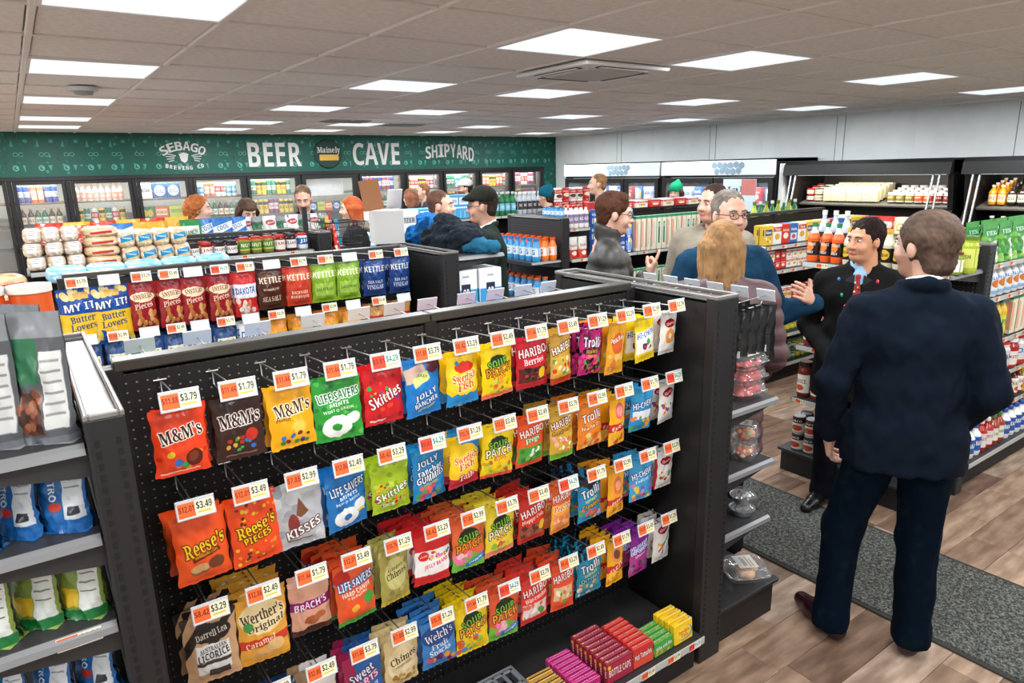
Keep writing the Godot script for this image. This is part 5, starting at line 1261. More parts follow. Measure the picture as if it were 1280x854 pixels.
func candy_wall() -> void:
	rng.seed = 101
	var face := 1.972
	var L := 0.28
	for r in 4:
		for c in 14:
			var x: float = 0.244 + 0.13 * c
			var y: float = TAGY[r]
			var price := "p_%d" % ((r * 5 + c * 3 + (c * c) % 3) % 8)
			if r == 0 and c < 3: price = ["p_0", "p_1", "p_1"][c]
			if r == 1 and c < 2: price = "p_3"
			hook("wire peg hook with price tag, %s from the grey end shelf, %s row" % [ORD[c], ROWN[r]], W(x, y, face), L, price, 0.0, "peg hooks of the candy wall")
			var art := "c%d_%d" % [r, c]
			if r == 3 and c < 2: art = ["b_kraft", "b_navy"][c]
			var w := 0.122
			var h := 0.165
			if r == 0 and c == 3: w = 0.136; h = 0.178
			if r == 1 and c < 2: w = 0.13; h = 0.185
			if r == 1 and c in [2, 3]: w = 0.128; h = 0.18
			if r == 2 and c in [0, 1]: w = 0.132; h = 0.2
			if r == 2 and c in [3, 4]: h = 0.19; w = 0.126 if c == 3 else 0.1
			if r == 2 and c == 2: w = 0.115; h = 0.18
			if c in [11]: w = 0.095; h = 0.19
			if c == 9: w = 0.105; h = 0.17
			if c == 13: w = 0.1; h = 0.16
			if r == 3 and c > 1: h = 0.18
			var n: int = STACK[r][c]
			var gap := minf(0.034, 0.22 / n)
			var mesh := bag_mesh(art, w, h, minf(0.03, gap * 0.8))
			for k in n:
				var z := L - 0.035 - gap * k
				var b := one("candy_bag", "%s, %s bag on %s hook of %s row" % [CANDY[r][c], "front" if k == 0 else ORD[k], ORD[c], ROWN[r]], "candy bag", mesh, W(x + rng.randf_range(-0.006, 0.006) + (0.004 * k if k % 2 else -0.004 * k), y - 0.022 - 0.028 * (1.0 - z / L) - rng.randf_range(0, 0.006), face - z), rng.randf_range(-0.13, 0.13) + (0.05 if k == 0 else 0.0), "candy bags on the peg hooks")
				b.rotation.x = rng.randf_range(-0.02, 0.08) + (0.0 if k == 0 else 0.06)
				b.rotation.z = rng.randf_range(-0.05, 0.05)
	# boxed candy on the base deck: each box lies on its long side in a tight row
	var by := 0.172
	var sets := [["x_crows", "flat gold candy box", 1.28, 6, 0.022], ["x_magenta", "slim magenta candy box", 1.4, 8, 0.02], ["x_caps", "crimson candy box", 1.545, 8, 0.022], ["x_tamales", "red cinnamon candy box", 1.67, 7, 0.022], ["x_mike", "green fruit candy box", 1.78, 4, 0.024], ["x_fish", "yellow fish candy box", 1.89, 4, 0.025]]
	for s: Array in sets:
		var hgt := 0.085 if s[0] in ["x_fish", "x_caps", "x_tamales"] else 0.06
		var m := carton_mesh(s[0], 0.105 if s[0] != "x_caps" else 0.13, hgt, s[4])
		for k: int in s[3]:
			var o := one("candy_box", "%s, %s back from the deck edge" % [s[1], ORD[k]], "box", m, W(s[2] + rng.randf_range(-0.002, 0.002), by, 1.565 + k * (s[4] + 0.004)), rng.randf_range(-0.03, 0.03), "boxed candy on the base deck")
			o.rotation.x = -0.08
	var crate := thing("wire_tray", "grey slotted plastic tray on the base deck under candy bags", "tray", W(1.1, 0.172, 1.68))
	var cg := G.new()
	for k in 7:
		cg.box(Vector3(-0.12 + k * 0.04, 0.045, 0), Vector3(0.014, 0.008, 0.24), 0.002)
	for k in 4:
		cg.box(Vector3(0, 0.045, -0.11 + k * 0.073), Vector3(0.26, 0.008, 0.012), 0.002)
	for s: float in [-1, 1]:
		cg.box(Vector3(s * 0.13, 0.025, 0), Vector3(0.008, 0.05, 0.26), 0.002)
		cg.box(Vector3(0, 0.025, s * 0.125), Vector3(0.26, 0.05, 0.008), 0.002)
	obj("grid", cg.mesh(M("tray_grey", "6e7276", 0.5)), crate)
	# price labels on the deck strip
	var k := 0
	for x: float in [1.5, 1.66, 1.8, 1.92]:
		var lg := G.new()
		lg.quad(Vector3(-0.035, 0.015, 0), Vector3(0.035, 0.015, 0), Vector3(0.035, -0.015, 0), Vector3(-0.035, -0.015, 0), Vector3.BACK, cell("p_%d" % (k + 2)))
		one("price_card", "small orange and white price card on the base deck, %s from end" % ORD[k], "price tag", lg.mesh(atlas_mat), W(x, 0.158, 1.995 - 0.4735), 0.0, "price cards of the base deck")
		k += 1
	# the far side of the same board: hooks point away from us
	k = 0
	for x: float in [0.258, 0.429, 0.625, 0.822, 1.0, 1.147, 1.292, 1.476, 1.622, 1.77, 1.91]:
		hook("wire peg hook pointing away behind the candy wall, %s along" % ORD[k], W(x, 1.485, 2.018), 0.4, "", PI, "hooks on the far side of the candy wall")
		var art: String = ["w_chip3", "g_blue", "g_blue", "k_butter", "w_chip2", "k_brown", "x_magenta", "x_magenta", "c3_12", "k_pretz", "g_blue"][k]
		for j in 3:
			one("snack_bag", "snack bag hung behind the candy wall, %s hook, %s from the board" % [ORD[k], ORD[2 - j]], "snack bag", bag_mesh(art, 0.15, 0.2, 0.04), W(x, 1.455, 2.36 - j * 0.09), PI + rng.randf_range(-0.1, 0.1), "bags hung behind the candy wall")
		k += 1

func endcap_left_goods() -> void:
	rng.seed = 33
	var x := 0.02
	# tall grey pouches on the first shelf, seen from the side
	for k in 4:
		one("treat_pouch", "tall grey and green pet treat pouch, %s from the shelf post" % ORD[k], "pouch", pouch_mesh("g_dog", 0.125, 0.27, 0.075), W(-0.012 - 0.088 * k, 1.476, 1.67 + (k % 2) * 0.03), -0.6 + rng.randf_range(-0.12, 0.12), "grey treat pouches on the upper shelf")
	for k in 3:
		one("treat_pouch", "grey pet treat pouch in second rank, %s from the shelf post" % ORD[k], "pouch", pouch_mesh("g_dog", 0.12, 0.26, 0.07), W(-0.03 - 0.09 * k, 1.476, 1.86), -0.8, "grey treat pouches on the upper shelf")
	for k in 3:
		one("snack_tub", "tall orange snack canister with white lid, %s from the shelf post" % ORD[k], "canister", lathe_mesh("g_tub", [Vector2(0, 0.272), Vector2(0.049, 0.272), Vector2(0.049, 0.255), Vector2(0.046, 0.25), Vector2(0.045, 0.01), Vector2(0, 0)], 20), W(0.0 - 0.098 * k, 1.476, 2.1), 0.2, "orange canisters on the upper shelf")
	for k in 5:
		one("treat_pouch", "blue pet treat pouch, %s from the shelf post" % ORD[k], "pouch", pouch_mesh("g_blue", 0.105, 0.165, 0.06), W(-0.01 - 0.082 * k, 1.271, 1.67 + 0.03 * (k % 2)), -0.55 + rng.randf_range(-0.3, 0.3), "blue treat pouches")
		one("treat_pouch", "blue pet treat pouch in second rank, %s from the shelf post" % ORD[k], "pouch", pouch_mesh("g_blue", 0.105, 0.165, 0.06), W(-0.02 - 0.082 * k, 1.271, 1.84), -0.8, "blue treat pouches")
		one("treat_pouch", "green and white pet treat pouch, %s from the shelf post" % ORD[k], "pouch", pouch_mesh("g_green", 0.105, 0.165, 0.06), W(-0.01 - 0.082 * k, 1.061, 1.67 + 0.02 * (k % 2)), -0.5 + rng.randf_range(-0.3, 0.2), "green treat pouches")
		one("treat_pouch", "blue pet treat pouch on a low shelf, %s from the post" % ORD[k], "pouch", pouch_mesh("g_blue", 0.105, 0.165, 0.06), W(-0.01 - 0.082 * k, 0.851, 1.68), -0.8, "blue treat pouches on the low shelf")
	var lg := G.new()
	lg.quad(Vector3(-0.042, 0.016, 0), Vector3(0.042, 0.016, 0), Vector3(0.042, -0.016, 0), Vector3(-0.042, -0.016, 0), Vector3.BACK, cell("p_7"))
	one("price_card", "orange and white price card stuck to the grey end shelf", "price tag", lg.mesh(atlas_mat), W(-0.03, 1.045, 1.5615 + 0.03))

func clam(called: String, label: String, at: Vector3, turn: float, w: float, h: float, dp: float, filling: Mesh, art: String, group: String) -> void:
	var t := thing(called, label, "food box", at, turn, group)
	var key := "clam %.3f %.3f %.3f" % [w, h, dp]
	if not mesh_cache.has(key):
		var g := G.new()
		var f := func(a: float, b: float) -> Vector3:
			var s := Vector2(cos(TAU * a), sin(TAU * a))
			s = s / maxf(absf(s.x), absf(s.y)) * lerpf(1.0, 0.9, absf(s.x * s.y))
			var q := [[0.0, h], [0.82, h], [0.9, h * 0.88], [0.95, h * 0.55], [1.06, h * 0.52], [1.06, h * 0.47], [0.95, h * 0.45], [0.82, 0.004], [0.0, 0.004]]
			var k := int(round(b * 8))
			return Vector3(s.x * w / 2 * q[k][0], q[k][1], s.y * dp / 2 * q[k][0])
		grid_shell(g, 20, 8, f, Rect2(0, 0, 1, 1))
		mesh_cache[key] = g.mesh(glass("clear_plastic", "f4f8fa", 0.1, 0.06))
	obj("clear_shell", mesh_cache[key], t)
	obj("filling", filling, t)
	if art != "":
		var lg := G.new()
		lg.quad(Vector3(-w * 0.3, h + 0.001, -dp * 0.22), Vector3(w * 0.3, h + 0.001, -dp * 0.22), Vector3(w * 0.3, h + 0.001, dp * 0.22), Vector3(-w * 0.3, h + 0.001, dp * 0.22), Vector3.UP, cell(art))
		obj("paper_label", lg.mesh(atlas_mat), t)

func lumps(seed_: int, n: int, w: float, h: float, dp: float, r: float, cols: Array) -> ArrayMesh:
	var g := G.new()
	var q := RandomNumberGenerator.new()
	q.seed = seed_
	for k in n:
		g.col = Color(cols[q.randi() % cols.size()]).srgb_to_linear()
		g.ell(Vector3(q.randf_range(-1, 1) * (w / 2 - r * 1.2), q.randf_range(r, maxf(r * 1.01, h - r)), q.randf_range(-1, 1) * (dp / 2 - r * 1.2)), Vector3(r, r * 0.8, r) * q.randf_range(0.75, 1.1), 8, 5)
	var m := M("food_lumps", "ffffff", 0.45, 0.0, true)
	return g.mesh(m)

func endcap_right_goods() -> void:
	rng.seed = 44
	# black coffee pouches on hooks that point to the right
	var ds := [1.7, 1.83, 1.96, 2.09, 2.22, 2.35]
	for k in 6:
		hook("wire peg hook with blank tag over black pouches, %s from the upright" % ORD[k], W(2.13, 1.47, ds[k]), 0.36, "p_back", PI / 2, "hooks of the end shelving")
		for j in (6 if k == 0 else 3):
			var o := one("coffee_pouch", "matte black coffee pouch, hook %s from the upright, %s from the tag" % [ORD[k], ORD[j]], "pouch", bag_mesh("e_black", 0.115, 0.25, 0.045), W((2.47 if k < 2 else 2.36) - 0.058 * j, 1.435, ds[k]), PI / 2 - 2.55 + rng.randf_range(-0.1, 0.1), "black coffee pouches")
			o.rotation.z = rng.randf_range(-0.03, 0.03)
	for k in 3:
		var bd := 1.69 + 0.17 * k
		for j in 3:
			clam("strawberry_box", "clear box of red strawberries, pile %s from the upright, %s from the shelf" % [ORD[k], ORD[j]], W(2.36 - 0.015 * (k % 2), 1.062 + 0.062 * j, bd), PI / 2 + rng.randf_range(-0.08, 0.08), 0.15, 0.06, 0.18, lumps(k * 3 + j, 34, 0.13, 0.052, 0.16, 0.021, ["b8241e", "c82e26", "a81c1a", "d0443a"]), "n_clam" if j == 2 else "", "strawberry boxes")
		for j in 2:
			clam("fruit_cup", "clear cup of cut fruit, pile %s from the upright, %s from the shelf" % [ORD[k], ["bottom", "top"][j]], W(2.37 + 0.02 * (k % 2), 0.787 + 0.08 * j, 1.67 + 0.13 * k), rng.randf(), 0.11, 0.078, 0.11, lumps(k * 2 + j + 40, 26, 0.09, 0.06, 0.09, 0.016, ["c84a34", "e0a060", "d86a4a", "7a9a4a", "e8c8a0"]), "n_cup" if j == 1 else "", "fruit cups")
	for k in 4:
		var t := thing("foil_dish", "small round foil dish with clear lid, %s from the upright" % ORD[k], "dish", W(2.38 - 0.03 * (k % 2), 0.522 + 0.06 * (k / 2), 1.67 + 0.13 * (k % 2)), 0, "foil dishes")
		var g := G.new()
		g.lathe([Vector2(0.056, 0.03), Vector2(0.05, 0.028), Vector2(0.04, 0.0), Vector2(0, 0)], 18)
		obj("foil_tray", g.mesh(M("foil", "b8bcc0", 0.3, 0.85)), t)
		var lg := G.new()
		lg.lathe([Vector2(0, 0.058), Vector2(0.03, 0.056), Vector2(0.05, 0.042), Vector2(0.057, 0.031)], 18)
		obj("clear_lid", lg.mesh(glass("clear_plastic", "f4f8fa", 0.1, 0.06)), t)
		obj("filling", lumps(k + 70, 10, 0.08, 0.045, 0.08, 0.014, ["c8c8c4", "9a9a98", "e0deda"]), t, Vector3(0, 0.006, 0))
	for k in 2:
		clam("sandwich_box", "clear hinged box of sandwich rolls on the end shelf base, %s" % ["near the front corner", "behind the front one"][k], W(2.47 - 0.11 * k, 0.167, 1.7 + 0.17 * k), PI / 2 - 0.5, 0.17, 0.07, 0.2, lumps(k + 90, 9, 0.15, 0.055, 0.17, 0.03, ["d8a878", "c8946a", "e0b890"]), "n_clam" if k == 0 else "", "sandwich boxes")
	# slice of the back wall of the same end: white wall tags seen through
	pass

func row_two_goods() -> void:
	rng.seed = 55
	var arts := ["k_butter", "k_butter", "k_snyder", "k_snyder", "k_snyder", "k_snyder", "k_dakota", "k_kbrown", "k_kred", "k_kgreen", "k_kgreen", "k_kblue", "k_kblue"]
	var desc := ["yellow and blue butter popcorn bag", "yellow and blue butter popcorn bag", "dark red pretzel bag", "dark red pretzel bag", "dark red pretzel bag", "dark red pretzel bag", "red and white snack bag", "brown kettle chip bag", "orange-red kettle chip bag", "green kettle chip bag", "green kettle chip bag", "navy kettle chip bag", "navy kettle chip bag"]
	var xs := [0.18, 0.31, 0.445, 0.565, 0.675, 0.8, 0.925, 1.06, 1.205, 1.355, 1.495, 1.655, 1.815]
	for k in 13:
		hook("wire hook with price tag over chip bags, %s from the bread end" % ORD[k], W(xs[k], 1.545, 4.035), 0.34, "p_%d" % (k % 8) if k % 3 != 1 else "p_back", 0.0, "hooks over the chip bags")
		var big := k < 2
		var w := 0.165 if big else (0.115 if k < 7 else 0.14)
		var h := 0.28 if big else (0.24 if k < 7 else 0.215)
		for j in 3:
			var o := one("chip_bag", "%s, %s along the chip run, %s from the front" % [desc[k], ORD[k], ORD[j]], "chip bag", bag_mesh(arts[k], w, h, 0.055), W(xs[k] + rng.randf_range(-0.005, 0.005), 1.515 - 0.01 * j, 3.73 + 0.07 * j), rng.randf_range(-0.12, 0.12), "chip bags along the second run")
			o.rotation.x = 0.08 + 0.05 * j
		hook("wire hook with tag for the lower snack bags, %s from the bread end" % ORD[k], W(xs[k], 1.275, 4.035), 0.34, "p_%d" % ((k + 3) % 8) if k % 2 else "p_back", 0.0, "hooks over the lower snack bags")
		var low := "k_pretz" if k < 6 else ("k_davids" if k == 6 else ("k_hillbutter" if k < 11 else "k_brown"))
		for j in 2:
			one("snack_bag", "lower row snack bag, %s along the chip run, %s from the front" % [ORD[k], ORD[j]], "snack bag", bag_mesh(low, 0.118, 0.2, 0.05), W(xs[k], 1.245, 3.73 + 0.08 * j), rng.randf_range(-0.12, 0.12), "lower snack bags of the second run")
	# boxes on the end shelving
	for k in 2:
		one("display_box", "white and blue drink carton on end shelf, %s the candy wall" % ["beside the upright nearest", "at the outer edge facing"][k], "carton", carton_mesh("h_case", 0.16, 0.29, 0.2), W(2.19 + 0.168 * k, 1.121, 3.68 - 0.02 * k), -0.05, "drink cartons on the end shelf")
	for k in 7:
		one("snack_pack", "purple foil snack pack below the drink cartons, %s in line" % ORD[k], "snack bag", pouch_mesh("c3_12", 0.1, 0.12, 0.04), W(2.2 + 0.05 * (k % 2), 0.702, 3.62 + 0.11 * k), PI / 2, "purple snack packs")

func row_three_goods() -> void:
	rng.seed = 66
	# bread stacked on the upper shelf
	var y := 1.402
	for c in 3:
		for r in 3:
			one("roll_bag", "clear bag of white rolls with paper label, pile %s, %s from the shelf" % [ORD[c], ORD[r]], "bread", loaf("w_bag", 0.112, 0.098, 0.2), W(0.07 + 0.112 * c + rng.randf_range(-0.008, 0.008), y + 0.094 * r, 5.74), rng.randf_range(-0.15, 0.15), "bags of rolls")
	for r in 4:
		one("bread_loaf", "long wrapped roll pack with red band, %s from the shelf" % ORD[r], "bread", loaf("w_long", 0.22, 0.075, 0.2), W(0.47, y + 0.068 * r, 5.74), rng.randf_range(-0.05, 0.05), "long roll packs")
	for c in 4:
		for r in 2:
			one("bread_loaf", "wrapped loaf with blue label, pile %s from the roll packs, %s layer" % [ORD[c], ["lower", "upper"][r]], "bread", loaf("w_bread", 0.118, 0.125, 0.22), W(0.64 + 0.115 * c - (0.015 if r else 0.0), y + 0.115 * r, 5.74), rng.randf_range(-0.1, 0.1), "wrapped loaves")
	# jars to the right of the bread
	var jars := [["j_dark", "dark jam jar with black lid"], ["j_red", "red jam jar"], ["j_dark", "dark jelly jar with white label"], ["j_dark", "dark fruit spread jar"], ["j_green", "green-labelled peanut butter jar"], ["j_green", "tall green nut butter jar"], ["j_green", "brown and green nut spread jar"], ["j_red", "red-lidded spread jar"], ["j_dark", "wide dark spread jar"], ["j_blue", "blue and white nut butter jar"]]
	for k in jars.size():
		one("spread_jar", "%s, %s from the bread" % [jars[k][1], ORD[k]], "jar", jar_mesh(jars[k][0], 0.042, 0.11 + 0.02 * float(k > 3)), W(1.07 + 0.094 * k, y, 5.72), rng.randf_range(-0.3, 0.3), "jars of spread beside the bread")
		one("spread_jar", "%s, in second rank, %s from the bread" % [jars[k][1], ORD[k]], "jar", jar_mesh(jars[k][0], 0.042, 0.11), W(1.07 + 0.094 * k, y, 5.83), 0.0, "jars of spread beside the bread")
	# blue film packs below
	for k in 5:
		var t := one("film_pack", "pack wrapped in pale blue film below the bread, %s along" % ORD[k], "pack", loaf("f_blue", 0.24, 0.1, 0.2), W(0.22 + 0.23 * k, 1.345, 5.45), 0.0, "blue film packs below the bread")
		t.rotation.x = 0.1
	for k in 5:
		one("baking_box", "blue and white baking pack under the jars, %s along" % ORD[k], "pack", carton_mesh("u_pasta2", 0.12, 0.1, 0.1), W(1.5 + 0.13 * k, 1.122, 5.72), 0.0, "blue packs under the jars")
	# chips on the far side, their tops above the bread
	var ch := ["w_chip1", "w_chip1", "w_chip4", "w_chip2", "w_chip2", "w_chip2", "w_chip3", "w_chip4", "w_chip4", "w_chip4"]
	for k in 10:
		one("chip_bag", "chip bag poking up behind the bread, %s along" % ORD[k], "chip bag", pouch_mesh(ch[k], 0.16, 0.26, 0.08), W(0.42 + 0.125 * k, 1.402, 6.24 + 0.04 * (k % 2)), rng.randf_range(-0.2, 0.2), "chip bags behind the bread")
	for k in 6:
		one("chip_bag", "red and orange chip bag low behind the bread, %s along" % ORD[k], "chip bag", pouch_mesh(["w_chip1", "w_chip2"][k % 2], 0.18, 0.28, 0.09), W(0.2 + 0.18 * k, 1.402, 6.4), rng.randf_range(-0.2, 0.2), "chip bags behind the bread")
	for k in 9:
		one("white_bag", "white and black snack bag behind the jars, %s along" % ORD[k], "snack bag", pouch_mesh("c1_13" if k % 2 else "g_dog", 0.14, 0.25, 0.08), W(1.55 + 0.1 * k, 1.402, 6.35), rng.randf_range(-0.4, 0.4), "snack bags behind the jars")
	# bread end: blue drink packs at the very edge of the view
	for k in 4:
		one("bread_loaf", "wrapped loaf on the rack beside the cooler, %s up" % ORD[k], "bread", loaf("w_long", 0.26, 0.11, 0.3), W(-0.14, 1.0 + 0.1 * k, 5.6), 0.3, "loaves at the edge of the view")

func loaf(art: String, w: float, h: float, dp: float) -> ArrayMesh:
	var key := "loaf %s %.3f %.3f %.3f" % [art, w, h, dp]
	if mesh_cache.has(key):
		return mesh_cache[key]
	var nz := FastNoiseLite.new()
	nz.seed = 3
	nz.frequency = 1.0
	var g := G.new()
	var f := func(a: float, b: float) -> Vector3:
		var th := PI * b
		var ph := TAU * a
		var sx := signf(cos(ph)) * pow(absf(cos(ph)), 0.55)
		var sz := signf(sin(ph)) * pow(absf(sin(ph)), 0.55)
		var rr := pow(maxf(sin(th), 0.0), 0.45)
		var p := Vector3(sx * rr, signf(cos(th)) * pow(absf(cos(th)), 0.7), sz * rr)
		var k := 1.0 + 0.12 * nz.get_noise_3d(p.x * 2.5, p.y * 2.5, p.z * 2.5 + w * 9.0)
		return Vector3(p.x * w / 2 * k, h / 2 + p.y * h / 2 * (k if p.y > 0 else 1.0), p.z * dp / 2 * k)
	grid_shell(g, 18, 10, f, Rect2(0, 0, 1, 1))
	var r := cell(art)
	for q in g.u.size():
		g.u[q] = r.position + r.size * Vector2(clampf(g.v[q].x / w + 0.5, 0, 1), clampf(1.0 - (g.v[q].y / h * 0.75 + g.v[q].z / dp * -0.2 + 0.12), 0, 1))
	mesh_cache[key] = g.mesh(gloss_mat)
	return mesh_cache[key]
func shelf_fill(called: String, category: String, arts: Array, kind: String, place: String, x0: float, x1: float, y: float, d: float, size: Vector3, group: String, layers := 1, ranks := 1, blk := 3, gap := 0.006, axis := 0, rise := 0.0) -> void:
	# fills a stretch of shelf; axis 0 runs along x (faces us), axis 1 along depth (faces -x)
	var n := int((x1 - x0) / (size.x + gap))
	for i in n:
		var a: String = arts[(i / blk) % arts.size()]
		var m: Mesh
		match kind:
			"can": m = can_mesh(a, size.x / 2, size.y)
			"jar": m = jar_mesh(a, size.x / 2, size.y)
			"bottle": m = bottle_mesh(a, size.x / 2, size.y)
			"jug": m = bottle_mesh(a, size.x / 2, size.y, 0.55)
			"box": m = carton_mesh(a, size.x, size.y, size.z)
			"bag": m = pouch_mesh(a, size.x, size.y, size.z)
		for l in layers:
			for r in ranks:
				var run := x0 + (size.x + gap) * (i + 0.5)
				var p := W(run, y + l * (size.y + 0.002), d + r * (size.z + 0.008)) if axis == 0 else W(d + r * (size.z + 0.008), y + l * (size.y + 0.002), run)
				p += Vector3(rng.randf_range(-0.003, 0.003), 0, rng.randf_range(-0.003, 0.003))
				p.y += rise * r
				var lb := "%s, %s along" % [place, ORD[i % 30]]
				if layers > 1: lb += ", " + (["lower", "upper", "third"][l]) + " layer"
				if ranks > 1: lb += ", " + ORD[r] + " rank"
				one(called, lb, category, m, p, (0.0 if axis == 0 else -PI / 2) + (rng.randf_range(-0.25, 0.25) if kind in ["can", "jar", "bottle"] else rng.randf_range(-0.04, 0.04)), group)

func second_block_goods() -> void:
	rng.seed = 77
	# end shelving that faces the aisle: juices, dressings, relish
	for k in 3:
		one("juice_bottle", "orange juice bottle with green cap on the end shelf, %s from the canned goods" % ORD[k], "bottle", bottle_mesh("o_juice", 0.037, 0.24), W(4.09 + 0.015 * (k % 2), 1.397, 2.47 - 0.08 * k), -PI / 2 - 0.3, "orange juice bottles")
		one("water_bottle", "clear bottle with green cap behind the orange juice, %s along" % ORD[k], "bottle", bottle_mesh("m_soda", 0.034, 0.31), W(4.19, 1.397, 2.47 - 0.074 * k), -PI / 2, "clear bottles behind the juice")
	for k in 5:
		one("dressing_bottle", "cream dressing bottle with gold cap, %s after the orange juice" % ORD[k], "bottle", bottle_mesh("o_cream", 0.035, 0.22, 0.5), W(4.09 + 0.015 * (k % 2), 1.397, 2.235 - 0.075 * k), -PI / 2 - 0.3, "dressing bottles")
	for k in 3:
		one("salsa_jar", "salsa jar with white label behind the suited man, %s from the post" % ORD[k], "jar", jar_mesh("o_pickle", 0.036, 0.12), W(4.1 + 0.03 * (k % 2), 1.397, 1.8 - 0.078 * (2 - k)), -PI / 2 - 0.5, "salsa jars")
		one("relish_jar", "tall green relish jar behind the salsa, %s from the post" % ORD[k], "jar", jar_mesh("o_pickle2", 0.04, 0.2), W(4.2, 1.397, 1.8 - 0.09 * (2 - k)), -PI / 2 - 0.5, "relish jars")
	for k in 3:
		one("sauce_bottle", "red sauce bottle on the middle end shelf, %s along" % ORD[k], "bottle", bottle_mesh("r_ket", 0.04, 0.24), W(4.1, 0.852, 2.45 - 0.09 * k), -PI / 2, "red sauce bottles")
		one("sauce_jar", "tall brown sauce jar on the low end shelf, %s along" % ORD[k], "jar", jar_mesh("o_jar", 0.046, 0.24), W(4.1, 0.492, 2.46 - 0.1 * k), -PI / 2 - 0.2, "brown sauce jars")
	shelf_fill("food_can", "can", ["o_can"], "can", "dark tin can on the end shelving floor deck", 2.1, 2.52, 0.168, 3.98, Vector3(0.082, 0.115, 0.082), "cans on the floor deck", 2, 2, 3, 0.004, 1)
	# camera side of the same run
	var f := 1.73
	shelf_fill("salad_bag", "salad bag", ["v_salad", "v_salad", "v_salad2"], "bag", "green salad bag on the top shelf", 4.62, 6.3, 1.392, f, Vector3(0.2, 0.24, 0.09), "salad bags", 1, 2, 2)
	shelf_fill("cleaner_jug", "jug", ["r_clean"], "jug", "white cleaner jug on the second shelf down", 4.64, 6.4, 1.182, f, Vector3(0.1, 0.19, 0.1), "white cleaner jugs")
	shelf_fill("spray_bottle", "bottle", ["r_spray", "r_spray", "r_must"], "bottle", "yellow spray bottle with teal cap", 4.64, 5.1, 0.892, f, Vector3(0.07, 0.27, 0.07), "spray bottles")
	shelf_fill("juice_carton", "carton", ["u_carton", "u_carton3"], "box", "pale carton beside the spray bottles", 5.12, 6.4, 0.892, f, Vector3(0.08, 0.25, 0.08), "pale cartons")
	shelf_fill("detergent_jar", "jar", ["r_ket", "r_coff"], "jar", "white and red detergent tub", 4.64, 6.4, 0.647, f, Vector3(0.13, 0.2, 0.13), "detergent tubs", 1, 1, 1)
	shelf_fill("mustard_bottle", "bottle", ["o_jar", "r_must", "r_must", "r_green"], "bottle", "mustard or sauce bottle on the fifth shelf", 4.64, 6.4, 0.412, f, Vector3(0.085, 0.19, 0.085), "mustard bottles", 1, 1, 2)
	shelf_fill("ketchup_bottle", "bottle", ["r_may", "r_ket", "r_green", "r_may"], "bottle", "ketchup or mayonnaise bottle on the floor deck", 4.62, 6.4, 0.172, f - 0.06, Vector3(0.085, 0.2, 0.085), "bottles on the floor deck", 1, 2, 2)
	# canned vegetables
	f = 3.64
	shelf_fill("rice_box", "box", ["q_yel", "q_whi", "q_red", "q_blu", "q_whi", "q_yel"], "box", "dry mix box on the top shelf of cans run", 5.22, 6.86, 1.312, f, Vector3(0.12, 0.17, 0.05), "dry mix boxes", 1, 2, 1)
	shelf_fill("dinner_box", "box", ["q_whi", "q_red", "q_whi"], "box", "small dinner box on the second shelf of cans run", 5.22, 6.2, 1.092, f, Vector3(0.08, 0.08, 0.06), "small dinner boxes", 2, 1, 2)
	shelf_fill("soup_can", "can", ["q_grn", "q_mix", "q_grn"], "can", "soup can on the second shelf of cans run", 6.22, 6.86, 1.092, f, Vector3(0.075, 0.11, 0.075), "soup cans", 2, 1, 2)
	shelf_fill("soup_can", "can", ["q_mix", "q_whi", "q_red"], "can", "red soup can on the third shelf of cans run", 5.22, 6.86, 0.802, f, Vector3(0.075, 0.11, 0.075), "soup cans", 1, 1, 3)
	shelf_fill("vegetable_can", "can", ["q_corn", "q_corn", "q_peas"], "can", "corn can on the fourth shelf of cans run", 5.22, 6.86, 0.492, f, Vector3(0.075, 0.1, 0.075), "corn cans", 2, 1, 4)
	shelf_fill("vegetable_can", "can", ["q_peas", "q_corn"], "can", "pea can on the floor deck of cans run", 5.22, 6.86, 0.172, f + 0.07, Vector3(0.075, 0.1, 0.075), "pea cans", 2, 1, 3)
	for k in 8:
		one("oil_bottle", "green oil bottle on the back shelf of cans run, %s along" % ORD[k], "bottle", bottle_mesh("m_green" if k % 2 else "o_pickle2", 0.04, 0.33), W(6.1 + 0.1 * k, 1.302, 4.36), 0.0, "oil bottles")
	# cartons and pasta
	f = 5.33
	shelf_fill("milk_bottle", "bottle", ["m_milk", "m_milk", "y_yel"], "bottle", "slim white bottle over the sugar bags", 4.46, 4.74, 1.422, f, Vector3(0.062, 0.22, 0.062), "slim white bottles", 1, 2, 4)
	shelf_fill("sugar_bag", "bag", ["y_bag", "y_bag", "y_bag2"], "bag", "white and red baking bag", 4.46, 4.74, 1.122, f, Vector3(0.12, 0.21, 0.08), "baking bags", 1, 1, 1)
	shelf_fill("baking_mix_box", "box", ["y_yel", "y_mix", "y_brown", "y_bag2"], "box", "baking mix box on the lower shelf", 4.46, 5.2, 0.682, f, Vector3(0.11, 0.21, 0.05), "baking mix boxes", 1, 1, 1)
	shelf_fill("pasta_box", "box", ["u_pasta", "u_pasta2", "u_pasta"], "box", "blue pasta box", 5.0, 5.32, 1.122, f - 0.02, Vector3(0.1, 0.155, 0.06), "blue pasta boxes", 3, 1, 1)
	shelf_fill("pasta_box", "box", ["u_pasta2", "u_pasta"], "box", "blue pasta box beside the sugar bags", 4.75, 5.0, 1.122, f - 0.02, Vector3(0.1, 0.155, 0.06), "blue pasta boxes", 3, 1, 1)
	shelf_fill("broth_carton", "carton", ["u_carton", "u_carton3", "u_carton2"], "box", "tall broth carton with green top", 5.34, 6.4, 1.122, f - 0.03, Vector3(0.074, 0.37, 0.07), "broth cartons on the middle shelf", 1, 1, 2)
